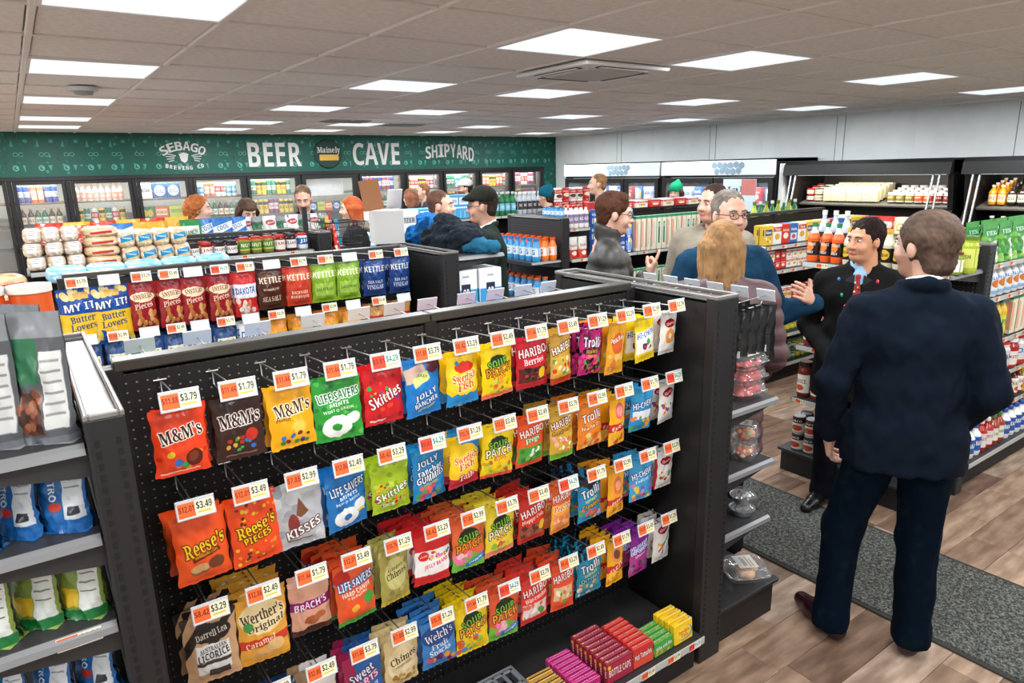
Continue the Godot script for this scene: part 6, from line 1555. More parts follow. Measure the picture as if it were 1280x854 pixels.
	shelf_fill("broth_carton", "carton", ["u_carton", "u_carton2"], "box", "low shelf broth carton with green top", 5.2, 5.86, 0.682, f - 0.03, Vector3(0.074, 0.25, 0.07), "broth cartons on the low shelf", 1, 1, 2)
	shelf_fill("cracker_box", "box", ["q_red", "u_pasta2", "q_whi", "q_blu"], "box", "cracker box above the cartons", 5.3, 6.9, 1.302, 6.0, Vector3(0.19, 0.32, 0.08), "cracker boxes above the cartons", 1, 1, 1)
	for k in 6:
		one("snack_crate", "red and white snack crate on top of the carton run, %s along" % ORD[k], "crate", carton_mesh("q_whi" if k % 2 else "q_red", 0.2, 0.08, 0.2), W(5.6 + 0.22 * k, 1.55, 5.75), 0.1, "snack crates on top")
	var sg := thing("pink_sign", "pale pink printed sign hung below the cartons", "sign", W(6.02, 0.682, 5.3))
	obj("board", carton_mesh("q_pink", 0.22, 0.34, 0.006), sg)
	# sports drinks end shelving
	for r in 3:
		for k in 8:
			var a := "y_gator2" if r == 0 else "y_orange"
			one("sports_drink", "%s sports drink on the upper end shelf, %s along, %s rank" % ["blue" if r == 0 else "orange", ORD[k], ORD[r]], "bottle", bottle_mesh(a if r != 2 else "y_orange", 0.042, 0.22, 0.6), W(4.05 + 0.1 * r, 1.132, 5.31 + 0.105 * k), -PI / 2, "sports drinks on the upper end shelf")
			if r < 2:
				one("sports_drink", "blue sports drink with orange cap on the lower end shelf, %s along, %s rank" % [ORD[k], ORD[r]], "bottle", bottle_mesh("y_gator", 0.042, 0.22, 0.6), W(4.05 + 0.1 * r, 0.752, 5.31 + 0.105 * k), -PI / 2, "sports drinks on the lower end shelf")
	for k in 5:
		one("drink_bottle", "small blue drink on top of the end shelving, %s along" % ORD[k], "bottle", bottle_mesh("y_gator2", 0.028, 0.09, 0.7), W(4.36, 1.54, 5.3 + 0.066 * k), -PI / 2, "small blue drinks")

func back_goods() -> void:
	rng.seed = 88
	var f := 7.6
	shelf_fill("water_pack", "pack", ["m_water"], "box", "blue wrapped water pack", 4.36, 4.98, 1.422, f, Vector3(0.15, 0.29, 0.2), "blue water packs")
	shelf_fill("soda_bottle", "bottle", ["m_green"], "bottle", "green soda bottle", 5.0, 5.46, 1.422, f, Vector3(0.085, 0.3, 0.085), "green soda bottles", 1, 2)
	shelf_fill("soda_bottle", "bottle", ["m_soda"], "bottle", "clear soda bottle with dark label", 5.48, 6.1, 1.422, f, Vector3(0.075, 0.29, 0.075), "clear soda bottles", 1, 2)
	shelf_fill("coffee_can", "can", ["m_cof", "q_red", "m_cof"], "can", "coffee tin on the drinks run", 6.12, 6.85, 1.422, f, Vector3(0.12, 0.16, 0.12), "coffee tins", 2, 1, 1)
	for c in 3:
		for r in 6:
			one("drink_case", "white shrink-wrapped drink case, pile %s, %s from the floor" % [ORD[c], ORD[r]], "case", carton_mesh(["z_box1", "m_water", "z_box1"][(c + r) % 3], 0.36, 0.26, 0.26), W(3.32 + 0.38 * c, 0.002 + 0.262 * r, 7.45 + 0.05 * c), rng.randf_range(-0.03, 0.03), "piled drink cases")
	for k in 9:
		one("snack_box", "snack box on the run closest to the coolers, %s along" % ORD[k], "box", carton_mesh(["q_yel", "q_red", "q_blu"][k % 3], 0.2, 0.2, 0.1), W(0.5 + 0.28 * k, 1.302, 7.82), 0.0, "snack boxes near the coolers")

func beer_goods() -> void:
	rng.seed = 99
	var doors := [[0.0, 0.605], [0.605, 1.346], [1.346, 2.038], [2.038, 2.757], [2.757, 3.552], [3.552, 4.472], [4.472, 5.287], [5.287, 5.996], [5.996, 6.724], [6.724, 7.433], [7.433, 8.151]]
	var cans := [["z_can5", "z_can2"], ["z_can4", "z_can2"], ["z_can0", "z_can4"], ["z_can0", "z_can2", "z_can4"], ["z_can3", "z_can1"], ["z_can2", "z_can0", "z_can6"], ["z_can5", "z_can7"], ["z_can1", "z_can4"], ["z_can0", "z_can3"], ["z_can1", "z_can2"], ["z_can4", "z_can7"]]
	var d := 10.66
	for i in doors.size():
		var a: float = doors[i][0] + 0.05
		var b: float = doors[i][1] - 0.05
		var nm: String = "%s cooler door" % ORD[i]
		if i == 5:
			one("price_board", "large white board hung inside the walk-in cooler door", "board", bx(Vector3(0.66, 0.3, 0.01), M("board_white", "d9dcda", 0.6), 0.002), W(3.95, 1.83, 10.6))
			shelf_fill("beer_box", "box", ["z_box3", "z_box0", "z_box4"], "box", "boxed beer behind the " + nm, a, b, 1.452, d + 0.05, Vector3(0.12, 0.13, 0.12), "boxed beer in the walk-in cooler", 1, 1, 1)
		elif i == 1:
			shelf_fill("beer_bottle", "bottle", ["z_bot2", "z_bot2"], "bottle", "pale bottle high behind the " + nm, a, b, 1.732, d, Vector3(0.066, 0.2, 0.066), "bottles high in the coolers", 1, 1)
			shelf_fill("beer_can", "can", ["z_can1", "z_can3", "z_can4"], "can", "can low behind the " + nm, a, b, 1.452, d, Vector3(0.075, 0.19, 0.075), "cans low in the coolers", 1, 1, 1)
		elif i == 2:
			shelf_fill("beer_box", "box", ["z_box1", "z_box0", "z_box0"], "box", "case of beer high behind the " + nm, a, b, 1.732, d + 0.05, Vector3(0.17, 0.2, 0.15), "beer cases", 1, 1, 1)
			shelf_fill("beer_box", "box", ["z_box2", "z_box3", "z_box4"], "box", "case of beer low behind the " + nm, a, b, 1.452, d + 0.05, Vector3(0.17, 0.17, 0.15), "beer cases", 1, 1, 1)
		else:
			var tall := 0.19 if i % 2 else 0.21
			shelf_fill("beer_can", "can", cans[i], "can", "can high behind the " + nm, a, b, 1.732, d, Vector3(0.068, tall, 0.068), "cans high in the coolers", 1, 3, 2)
			shelf_fill("beer_bottle" if i % 3 == 0 else "beer_can", "bottle" if i % 3 == 0 else "can", ["z_bot0", "z_bot1"] if i % 3 == 0 else [cans[i][1], "z_can1", "z_can7"], "bottle" if i % 3 == 0 else "can", "drink low behind the " + nm, a, b, 1.452, d, Vector3(0.07, 0.21, 0.07), "drinks low in the coolers", 1, 1, 2)
		if i > 5:
			shelf_fill("beer_box", "box", ["z_box1", "z_box4", "z_box0"], "box", "beer carton under the shelf of the " + nm, a, b, 1.152, d + 0.04, Vector3(0.16, 0.2, 0.15), "beer cartons", 1, 1, 1)

func cooler_goods() -> void:
	rng.seed = 111
	var X := 7.62
	# first open case: front edge of the shelf at x = X + 0.27
	var y := 1.558
	shelf_fill("dip_tub", "tub", ["v_tub", "j_red"], "can", "round dip tub in the open case", 4.75, 4.98, y, X + 0.36, Vector3(0.1, 0.07, 0.1), "dip tubs", 2, 3, 1, 0.006, 1, 0.025)
	shelf_fill("cheese_block", "cheese", ["v_cheese"], "box", "pale cheese block in the open case", 4.06, 4.74, y, X + 0.33, Vector3(0.085, 0.13, 0.07), "cheese blocks", 1, 5, 1, 0.008, 1, 0.0185)
	shelf_fill("dip_jar", "jar", ["v_jar", "v_jar2", "v_jar3", "v_jar3"], "jar", "white-lidded dip jar in the open case", 3.3, 4.04, y, X + 0.34, Vector3(0.09, 0.105, 0.09), "dip jars", 1, 4, 2, 0.006, 1, 0.023)
	shelf_fill("meat_pack", "meat pack", ["v_hot", "v_bacon", "v_cheese", "v_hot"], "bag", "sliced meat pack on the middle shelf of open case", 3.3, 4.5, 1.233, X + 0.22, Vector3(0.16, 0.17, 0.05), "meat packs", 1, 3, 1, 0.01, 1)
	shelf_fill("yogurt_cup", "cup", ["j_dark", "v_jar2", "v_tub"], "can", "small yogurt cup on the middle shelf of open case", 4.5, 4.98, 1.233, X + 0.22, Vector3(0.075, 0.08, 0.075), "yogurt cups", 1, 4, 2, 0.006, 1)
	# second case: juices
	shelf_fill("juice_bottle", "bottle", ["v_pom", "v_grn", "v_blk", "v_orange", "v_orange", "v_pom"], "bottle", "small juice bottle in the second open case", 1.3, 3.02, y, X + 0.34, Vector3(0.078, 0.19, 0.078), "small juice bottles", 1, 4, 2, 0.006, 1, 0.02)
	shelf_fill("juice_bottle", "bottle", ["v_orange", "v_pom"], "bottle", "juice bottle on the middle shelf of second case", 1.3, 3.02, 1.233, X + 0.24, Vector3(0.09, 0.22, 0.09), "middle shelf juice bottles", 1, 1, 3, 0.006, 1)
	# freezers
	for y2: float in [1.51, 1.16]:
		shelf_fill("frozen_box", "box", ["s_icecream", "q_red", "u_pasta2", "z_box1"], "box", "frozen food box behind freezer glass, %s shelf" % ["upper", "lower"][int(y2 < 1.3)], 5.25, 9.05, y2, X + 0.2, Vector3(0.14, 0.2, 0.1), "frozen boxes", 1, 1, 1, 0.05, 1)
	one("door_poster", "printed poster on the freezer door beside the open case", "poster", carton_mesh("s_jab", 0.5, 0.4, 0.004), W(X - 0.052, 1.42, 5.65), -PI / 2)
# ---------------------------------------------------------------- people
class Field:
	var o: Vector3
	var s: float
	var nx: int
	var ny: int
	var nz: int
	var f := PackedFloat32Array()
	var vx := PackedVector3Array()
	var ix := PackedInt32Array()
	func _init(lo: Vector3, hi: Vector3, step: float) -> void:
		o = lo
		s = step
		nx = int(ceil((hi.x - lo.x) / step)) + 2
		ny = int(ceil((hi.y - lo.y) / step)) + 2
		nz = int(ceil((hi.z - lo.z) / step)) + 2
		f.resize(nx * ny * nz)
		f.fill(0.25)
	func _range(lo: Vector3, hi: Vector3) -> Array:
		var a := Vector3i(((lo - o) / s).floor())
		var b := Vector3i(((hi - o) / s).ceil())
		return [a.clamp(Vector3i.ZERO, Vector3i(nx - 1, ny - 1, nz - 1)), b.clamp(Vector3i.ZERO, Vector3i(nx - 1, ny - 1, nz - 1))]
	func cap(a: Vector3, b: Vector3, ra: float, rb: float, k := 0.02, fz := 1.0, less := false) -> void:
		var m := maxf(ra, rb) + k + 2.5 * s
		var g := _range(a.min(b) - Vector3(m, m, m), a.max(b) + Vector3(m, m, m))
		var lo: Vector3i = g[0]
		var hi: Vector3i = g[1]
		var d := Vector3(b.x - a.x, b.y - a.y, (b.z - a.z) * fz)
		var l2 := maxf(d.length_squared(), 1e-9)
		for z in range(lo.z, hi.z + 1):
			var pz := (o.z + z * s - a.z) * fz
			for y in range(lo.y, hi.y + 1):
				var py := o.y + y * s - a.y
				var at := (z * ny + y) * nx
				for x in range(lo.x, hi.x + 1):
					var px := o.x + x * s - a.x
					var t := clampf((px * d.x + py * d.y + pz * d.z) / l2, 0.0, 1.0)
					var ex := px - d.x * t
					var ey := py - d.y * t
					var ez := pz - d.z * t
					var v := sqrt(ex * ex + ey * ey + ez * ez) - (ra + (rb - ra) * t)
					var w := f[at + x]
					if less:
						v = -v
						var h2 := maxf(k - absf(v - w), 0.0)
						f[at + x] = maxf(v, w) + h2 * h2 / (4.0 * k)
					else:
						var h := maxf(k - absf(v - w), 0.0)
						f[at + x] = minf(v, w) - h * h / (4.0 * k)
	func ell(c: Vector3, r: Vector3, k := 0.01, less := false) -> void:
		var m := k + 2.5 * s
		var g := _range(c - r - Vector3(m, m, m), c + r + Vector3(m, m, m))
		var lo: Vector3i = g[0]
		var hi: Vector3i = g[1]
		var rm := minf(r.x, minf(r.y, r.z))
		for z in range(lo.z, hi.z + 1):
			var pz := (o.z + z * s - c.z)
			for y in range(lo.y, hi.y + 1):
				var py := o.y + y * s - c.y
				var at := (z * ny + y) * nx
				for x in range(lo.x, hi.x + 1):
					var px := o.x + x * s - c.x
					var a := sqrt(px * px / (r.x * r.x) + py * py / (r.y * r.y) + pz * pz / (r.z * r.z))
					var b := sqrt(px * px / (r.x * r.x * r.x * r.x) + py * py / (r.y * r.y * r.y * r.y) + pz * pz / (r.z * r.z * r.z * r.z))
					var v := a * (a - 1.0) / maxf(b, 1e-6) if a > 0.2 else -rm * 0.8
					var w := f[at + x]
					if less:
						v = -v
						var h2 := maxf(k - absf(v - w), 0.0)
						f[at + x] = maxf(v, w) + h2 * h2 / (4.0 * k)
					else:
						var h := maxf(k - absf(v - w), 0.0)
						f[at + x] = minf(v, w) - h * h / (4.0 * k)
	func cut(p: Vector3, n: Vector3, p2 := Vector3.ZERO, n2 := Vector3.ZERO) -> void:
		# takes away what lies beyond the plane (and, if given, beyond the second plane too)
		n = n.normalized()
		n2 = n2.normalized()
		var two := n2.length_squared() > 0.5
		for z in nz:
			for y in ny:
				var at := (z * ny + y) * nx
				for x in nx:
					var q := o + Vector3(x, y, z) * s
					var v := n.dot(q - p)
					if two: v = minf(v, n2.dot(q - p2))
					f[at + x] = maxf(f[at + x], v)
	func build() -> void:
		var id := PackedInt32Array()
		id.resize(nx * ny * nz)
		id.fill(-1)
		var step := [1, nx, nx * ny]
		var lim := s * 1.8
		for z in nz - 1:
			for y in ny - 1:
				var at := (z * ny + y) * nx
				for x in nx - 1:
					var i := at + x
					if absf(f[i]) > lim:
						continue
					var c := [f[i], f[i + 1], f[i + nx], f[i + nx + 1], f[i + nx * ny], f[i + nx * ny + 1], f[i + nx * ny + nx], f[i + nx * ny + nx + 1]]
					var neg := 0
					for k in 8:
						if c[k] < 0.0: neg += 1
					if neg == 0 or neg == 8:
						continue
					var sum := Vector3.ZERO
					var n := 0
					for e: int in [0x01, 0x23, 0x45, 0x67, 0x02, 0x13, 0x46, 0x57, 0x04, 0x15, 0x26, 0x37]:
						var a := e >> 4
						var b := e & 15
						var ca: float = c[a]
						var cb: float = c[b]
						if (ca < 0.0) != (cb < 0.0):
							var t := ca / (ca - cb)
							var pa := Vector3(a & 1, (a >> 1) & 1, a >> 2)
							var pb := Vector3(b & 1, (b >> 1) & 1, b >> 2)
							sum += pa.lerp(pb, t)
							n += 1
					id[i] = vx.size()
					vx.append(o + (Vector3(x, y, z) + sum / n) * s)
		for z in range(1, nz - 1):
			for y in range(1, ny - 1):
				var at := (z * ny + y) * nx
				for x in range(1, nx - 1):
					var i := at + x
					if id[i] < 0 and absf(f[i]) > lim:
						continue
					for ax in 3:
						var j: int = i + step[ax]
						if (f[i] < 0.0) == (f[j] < 0.0):
							continue
						var u: int = step[(ax + 1) % 3]
						var w: int = step[(ax + 2) % 3]
						var q := [id[i], id[i - u], id[i - u - w], id[i - w]]
						if q.min() < 0:
							continue
						if f[i] < 0.0:
							ix.append_array(PackedInt32Array([q[0], q[2], q[1], q[0], q[3], q[2]]))
						else:
							ix.append_array(PackedInt32Array([q[0], q[1], q[2], q[0], q[2], q[3]]))
	func normals() -> PackedVector3Array:
		var nn := PackedVector3Array()
		nn.resize(vx.size())
		for i in range(0, ix.size(), 3):
			var q := (vx[ix[i + 2]] - vx[ix[i]]).cross(vx[ix[i + 1]] - vx[ix[i]])
			for k in 3:
				nn[ix[i + k]] += q
		for i in nn.size():
			nn[i] = nn[i].normalized()
		return nn
	func flesh(g: G, xf: Transform3D, paint: Callable, bump = null) -> void:
		build()
		var nn := normals()
		if bump != null:
			for i in vx.size():
				vx[i] += nn[i] * (bump.call(vx[i], nn[i]) as float)
			nn = normals()
		var cc := PackedColorArray()
		cc.resize(vx.size())
		for i in vx.size():
			cc[i] = paint.call(vx[i], nn[i])
		for i in ix.size():
			var j := ix[i]
			g.v.append(xf * vx[j])
			g.n.append((xf.basis * nn[j]).normalized())
			g.u.append(Vector2.ZERO)
			g.c.append(cc[j])

func lin(hex: String) -> Color:
	return Color(hex).srgb_to_linear()

func tint(hex: String, amount := 0.06) -> Callable:
	var base := lin(hex)
	var nz := FastNoiseLite.new()
	nz.frequency = 14.0
	return func(p: Vector3, _n: Vector3) -> Color:
		var k := 1.0 + amount * nz.get_noise_3d(p.x, p.y, p.z) * 2.0
		return Color(base.r * k, base.g * k, base.b * k)

func folds(amp: float, fy := 9.0, fx := 5.0, seed_ := 1) -> Callable:
	var nz := FastNoiseLite.new()
	nz.seed = seed_
	nz.frequency = 1.0
	nz.fractal_octaves = 2
	return func(p: Vector3, _n: Vector3) -> float:
		return amp * nz.get_noise_3d(p.x * fx + p.y * 2.0, p.y * fy, p.z * fx)

func quilt(pitch: float, amp: float) -> Callable:
	return func(p: Vector3, _n: Vector3) -> float:
		return amp * (pow(absf(sin(PI * p.y / pitch + p.x * 0.6)), 0.6) - 0.6) * clampf((1.46 - p.y) * 20.0, 0.0, 1.0)

func head_geo(g: G, xf: Transform3D, skin: String, lip: String, brow: String, step: float, beard := "") -> void:
	var f := Field.new(Vector3(-0.11, -0.25, -0.14), Vector3(0.11, 0.14, 0.14), step)
	f.ell(Vector3(0, 0.03, -0.015), Vector3(0.075, 0.086, 0.095), 0.02)
	f.ell(Vector3(0, -0.03, 0.022), Vector3(0.06, 0.086, 0.066), 0.03)
	f.ell(Vector3(0, -0.09, 0.045), Vector3(0.036, 0.026, 0.04), 0.03)
	f.cap(Vector3(-0.035, 0.028, 0.076), Vector3(0.035, 0.028, 0.076), 0.012, 0.012, 0.015)
	for s: float in [-1, 1]:
		f.ell(Vector3(s * 0.078, -0.006, -0.008), Vector3(0.011, 0.031, 0.019), 0.008)
		f.ell(Vector3(s * 0.036, -0.035, 0.062), Vector3(0.024, 0.026, 0.022), 0.02)
		f.ell(Vector3(s * 0.031, 0.008, 0.096), Vector3(0.018, 0.012, 0.016), 0.012, true)
	f.cap(Vector3(0, 0.014, 0.084), Vector3(0, -0.03, 0.106), 0.008, 0.013, 0.012)
	f.cap(Vector3(-0.014, -0.033, 0.094), Vector3(0.014, -0.033, 0.094), 0.009, 0.009, 0.01)
	f.ell(Vector3(0, -0.063, 0.08), Vector3(0.026, 0.009, 0.013), 0.006)
	f.cap(Vector3(0, -0.05, -0.03), Vector3(0, -0.24, -0.05), 0.053, 0.062, 0.03)
	var sk := lin(skin)
	var lp := lin(lip)
	var bd := lin(beard) if beard else sk
	var nz := FastNoiseLite.new()
	nz.frequency = 22.0
	f.flesh(g, xf, func(p: Vector3, _n: Vector3) -> Color:
		if absf(p.x) < 0.027 and p.y < -0.054 and p.y > -0.073 and p.z > 0.074:
			return lp
		var k := 1.0 + 0.1 * nz.get_noise_3d(p.x, p.y, p.z)
		if beard and p.y < -0.035 and p.z > 0.0 and p.y > -0.13:
			return bd
		return Color(sk.r * k, sk.g * k, sk.b * k))
	var keep := g.xf
	g.xf = xf
	for s: float in [-1, 1]:
		g.col = lin("cfc4bc")
		g.ell(Vector3(s * 0.031, 0.007, 0.078), Vector3(0.0125, 0.0062, 0.0112), 10, 6)
		g.col = lin("2a1d18")
		g.ell(Vector3(s * 0.031, 0.0075, 0.0858), Vector3(0.0058, 0.0062, 0.0045), 8, 5)
		g.col = lin(brow)
		g.tube([Vector3(s * 0.014, 0.027, 0.0895), Vector3(s * 0.03, 0.031, 0.088), Vector3(s * 0.048, 0.025, 0.077)], 0.0042, 6)
	g.col = Color.WHITE
	g.xf = keep

func hand_geo(g: G, wrist: Vector3, dir: Vector3, palm: Vector3, side: float, pose: String, skin: String, step := 0.0045) -> void:
	# dir: wrist to knuckles; palm: where the palm faces; side +1: thumb lies at dir x palm
	dir = dir.normalized()
	palm = (palm - dir * palm.dot(dir)).normalized()
	var across := dir.cross(palm).normalized() * side
	var xf := Transform3D(Basis(across, dir, across.cross(dir)), wrist)
	var pz := signf(xf.basis.z.dot(palm))
	var f := Field.new(Vector3(-0.09, -0.05, -0.09), Vector3(0.09, 0.21, 0.09), step)
	f.cap(Vector3(0, -0.04, 0), Vector3(0, 0.02, 0), 0.025, 0.026, 0.01, 1.2)
	for k in 4:
		f.cap(Vector3(0.012 - 0.008 * k, 0.02, 0), Vector3(0.032 - 0.021 * k, 0.085 - 0.004 * absf(k - 1.2), 0), 0.016, 0.0125, 0.014)
	var curl := {"relaxed": [0.5, 0.55, 0.4], "fist": [1.35, 1.5, 0.8], "open": [0.12, 0.2, 0.12], "point": [1.2, 1.4, 0.7], "clasp": [0.9, 0.8, 0.5], "thumb": [0.25, 0.35, 0.25]}
	var lens := [0.074, 0.084, 0.078, 0.06]
	for k in 4:
		var cu: Array = curl[pose]
		if pose == "point" and k == 0: cu = [0.1, 0.1, 0.1]
		var p := Vector3(0.032 - 0.021 * k, 0.085 - 0.004 * absf(k - 1.2), 0)
		var a := 0.0
		var spread := (1.5 - k) * 0.06
		for q in 3:
			a += cu[q]
			var l: float = lens[k] * [0.45, 0.32, 0.25][q]
			var d := Vector3(sin(spread) * cos(a), cos(a), sin(a) * pz)
			f.cap(p, p + d * l, 0.0098 - 0.0008 * q, 0.0092 - 0.0008 * q, 0.004)
			p += d * l
	var tp := Vector3(0.03, 0.03, 0.006 * pz)
	var td := {"relaxed": Vector3(0.5, 0.85, 0.3 * pz), "fist": Vector3(0.1, 0.8, 0.7 * pz), "open": Vector3(0.9, 0.65, 0.1 * pz), "point": Vector3(0.0, 0.75, 0.8 * pz), "clasp": Vector3(0.3, 0.9, 0.5 * pz), "thumb": Vector3(0.95, 0.25, 0.1 * pz)}
	var d0: Vector3 = td[pose].normalized()
	f.cap(Vector3(0.012, 0.012, 0.004 * pz), tp + d0 * 0.012, 0.017, 0.014, 0.012)
	f.cap(tp + d0 * 0.012, tp + d0 * 0.045, 0.0125, 0.011, 0.006)
	f.cap(tp + d0 * 0.045, tp + d0 * 0.045 + (d0 + Vector3(0, 0.5, 0)).normalized() * 0.028, 0.0108, 0.0095, 0.005)
	f.flesh(g, xf, tint(skin, 0.06))

func hair_geo(g: G, xf: Transform3D, style: String, hex: String, step: float) -> void:
	var nz := FastNoiseLite.new()
	nz.seed = 5
	nz.frequency = 1.0
	var f := Field.new(Vector3(-0.16, -0.36, -0.18), Vector3(0.16, 0.17, 0.14), step)
	var bump := func(p: Vector3, _n: Vector3) -> float:
		return 0.006 * nz.get_noise_3d(p.x * 60.0, p.y * 24.0, p.z * 40.0)
	match style:
		"short", "crop":
			var e := 0.003 if style == "crop" else 0.009
			f.ell(Vector3(0, 0.047, -0.03), Vector3(0.076 + e, 0.082 + e, 0.092 + e), 0.01)
			f.ell(Vector3(0, -0.02, -0.058), Vector3(0.064 + e * 0.5, 0.062, 0.05 + e * 0.5), 0.02)
			for s: float in [-1, 1]:
				f.ell(Vector3(s * 0.064, 0.01, 0.0), Vector3(0.014 + e * 0.6, 0.04, 0.02), 0.015)
				f.ell(Vector3(s * 0.09, -0.012, -0.006), Vector3(0.03, 0.036, 0.025), 0.006, true)
		"swept":
			f.ell(Vector3(0, 0.05, -0.026), Vector3(0.09, 0.09, 0.103), 0.01)
			f.ell(Vector3(0, -0.02, -0.06), Vector3(0.07, 0.064, 0.052), 0.02)
			f.cap(Vector3(-0.04, 0.1, 0.035), Vector3(0.045, 0.102, 0.035), 0.026, 0.028, 0.03)
			for s: float in [-1, 1]:
				f.ell(Vector3(s * 0.066, 0.005, 0.0), Vector3(0.02, 0.045, 0.022), 0.015)
				f.ell(Vector3(s * 0.096, -0.014, -0.004), Vector3(0.034, 0.036, 0.026), 0.006, true)
		"full":
			f.ell(Vector3(0, 0.038, -0.02), Vector3(0.089, 0.098, 0.11), 0.01)
			f.ell(Vector3(0, -0.05, -0.06), Vector3(0.066, 0.06, 0.052), 0.03)
			for s: float in [-1, 1]:
				f.ell(Vector3(s * 0.066, 0.0, 0.004), Vector3(0.02, 0.05, 0.022), 0.015)
			f.cut(Vector3(0, 0.07, 0.07), Vector3(0, -0.5, 0.86))
			for s: float in [-1, 1]:
				f.ell(Vector3(s * 0.097, -0.014, -0.004), Vector3(0.034, 0.038, 0.028), 0.006, true)
		"long":
			f.ell(Vector3(0, 0.034, -0.018), Vector3(0.088, 0.1, 0.108), 0.01)
			for k in 7:
				var a := -PI * 0.06 + PI * 1.12 * k / 6.0
				var c := Vector3(cos(a) * 0.078, 0.0, -sin(a) * 0.085 - 0.01)
				f.cap(c, c * 1.12 + Vector3(0, -0.24 - 0.04 * sin(a), 0.01), 0.036, 0.026, 0.03)
			f.cut(Vector3(0, 0.07, 0.07), Vector3(0, -0.35, 0.93), Vector3(0, 0.08, 0), Vector3(0, -1, 0))
			bump = func(p: Vector3, _n: Vector3) -> float:
				return 0.008 * nz.get_noise_3d(p.x * 70.0, p.y * 7.0, p.z * 70.0)
		"bob":
			f.ell(Vector3(0, 0.034, -0.012), Vector3(0.09, 0.1, 0.108), 0.01)
			for k in 7:
				var a := -PI * 0.1 + PI * 1.2 * k / 6.0
				var c := Vector3(cos(a) * 0.08, 0.0, -sin(a) * 0.085)
				f.cap(c, c * 1.05 + Vector3(0, -0.12, 0), 0.034, 0.026, 0.03)
			f.cut(Vector3(0, 0.05, 0.05), Vector3(0, -0.3, 0.95), Vector3(0, 0.05, 0), Vector3(0, -1, 0))
		"curly":
			f.ell(Vector3(0, 0.035, -0.02), Vector3(0.105, 0.105, 0.115), 0.01)
			f.cap(Vector3(0, -0.02, -0.08), Vector3(0, -0.09, -0.07), 0.075, 0.06, 0.03)
			f.cut(Vector3(0, 0.07, 0.06), Vector3(0, -0.5, 0.86))
			bump = func(p: Vector3, _n: Vector3) -> float:
				return 0.018 * nz.get_noise_3d(p.x * 38.0, p.y * 38.0, p.z * 38.0)
	f.flesh(g, xf, tint(hex, 0.3), bump)

func cloth(key: String, rough := 0.85) -> StandardMaterial3D:
	var m := M("cloth_" + key, "ffffff", rough, 0.0, true)
	m.metallic_specular = 0.5 if key == "puffer" else 0.22
	return m

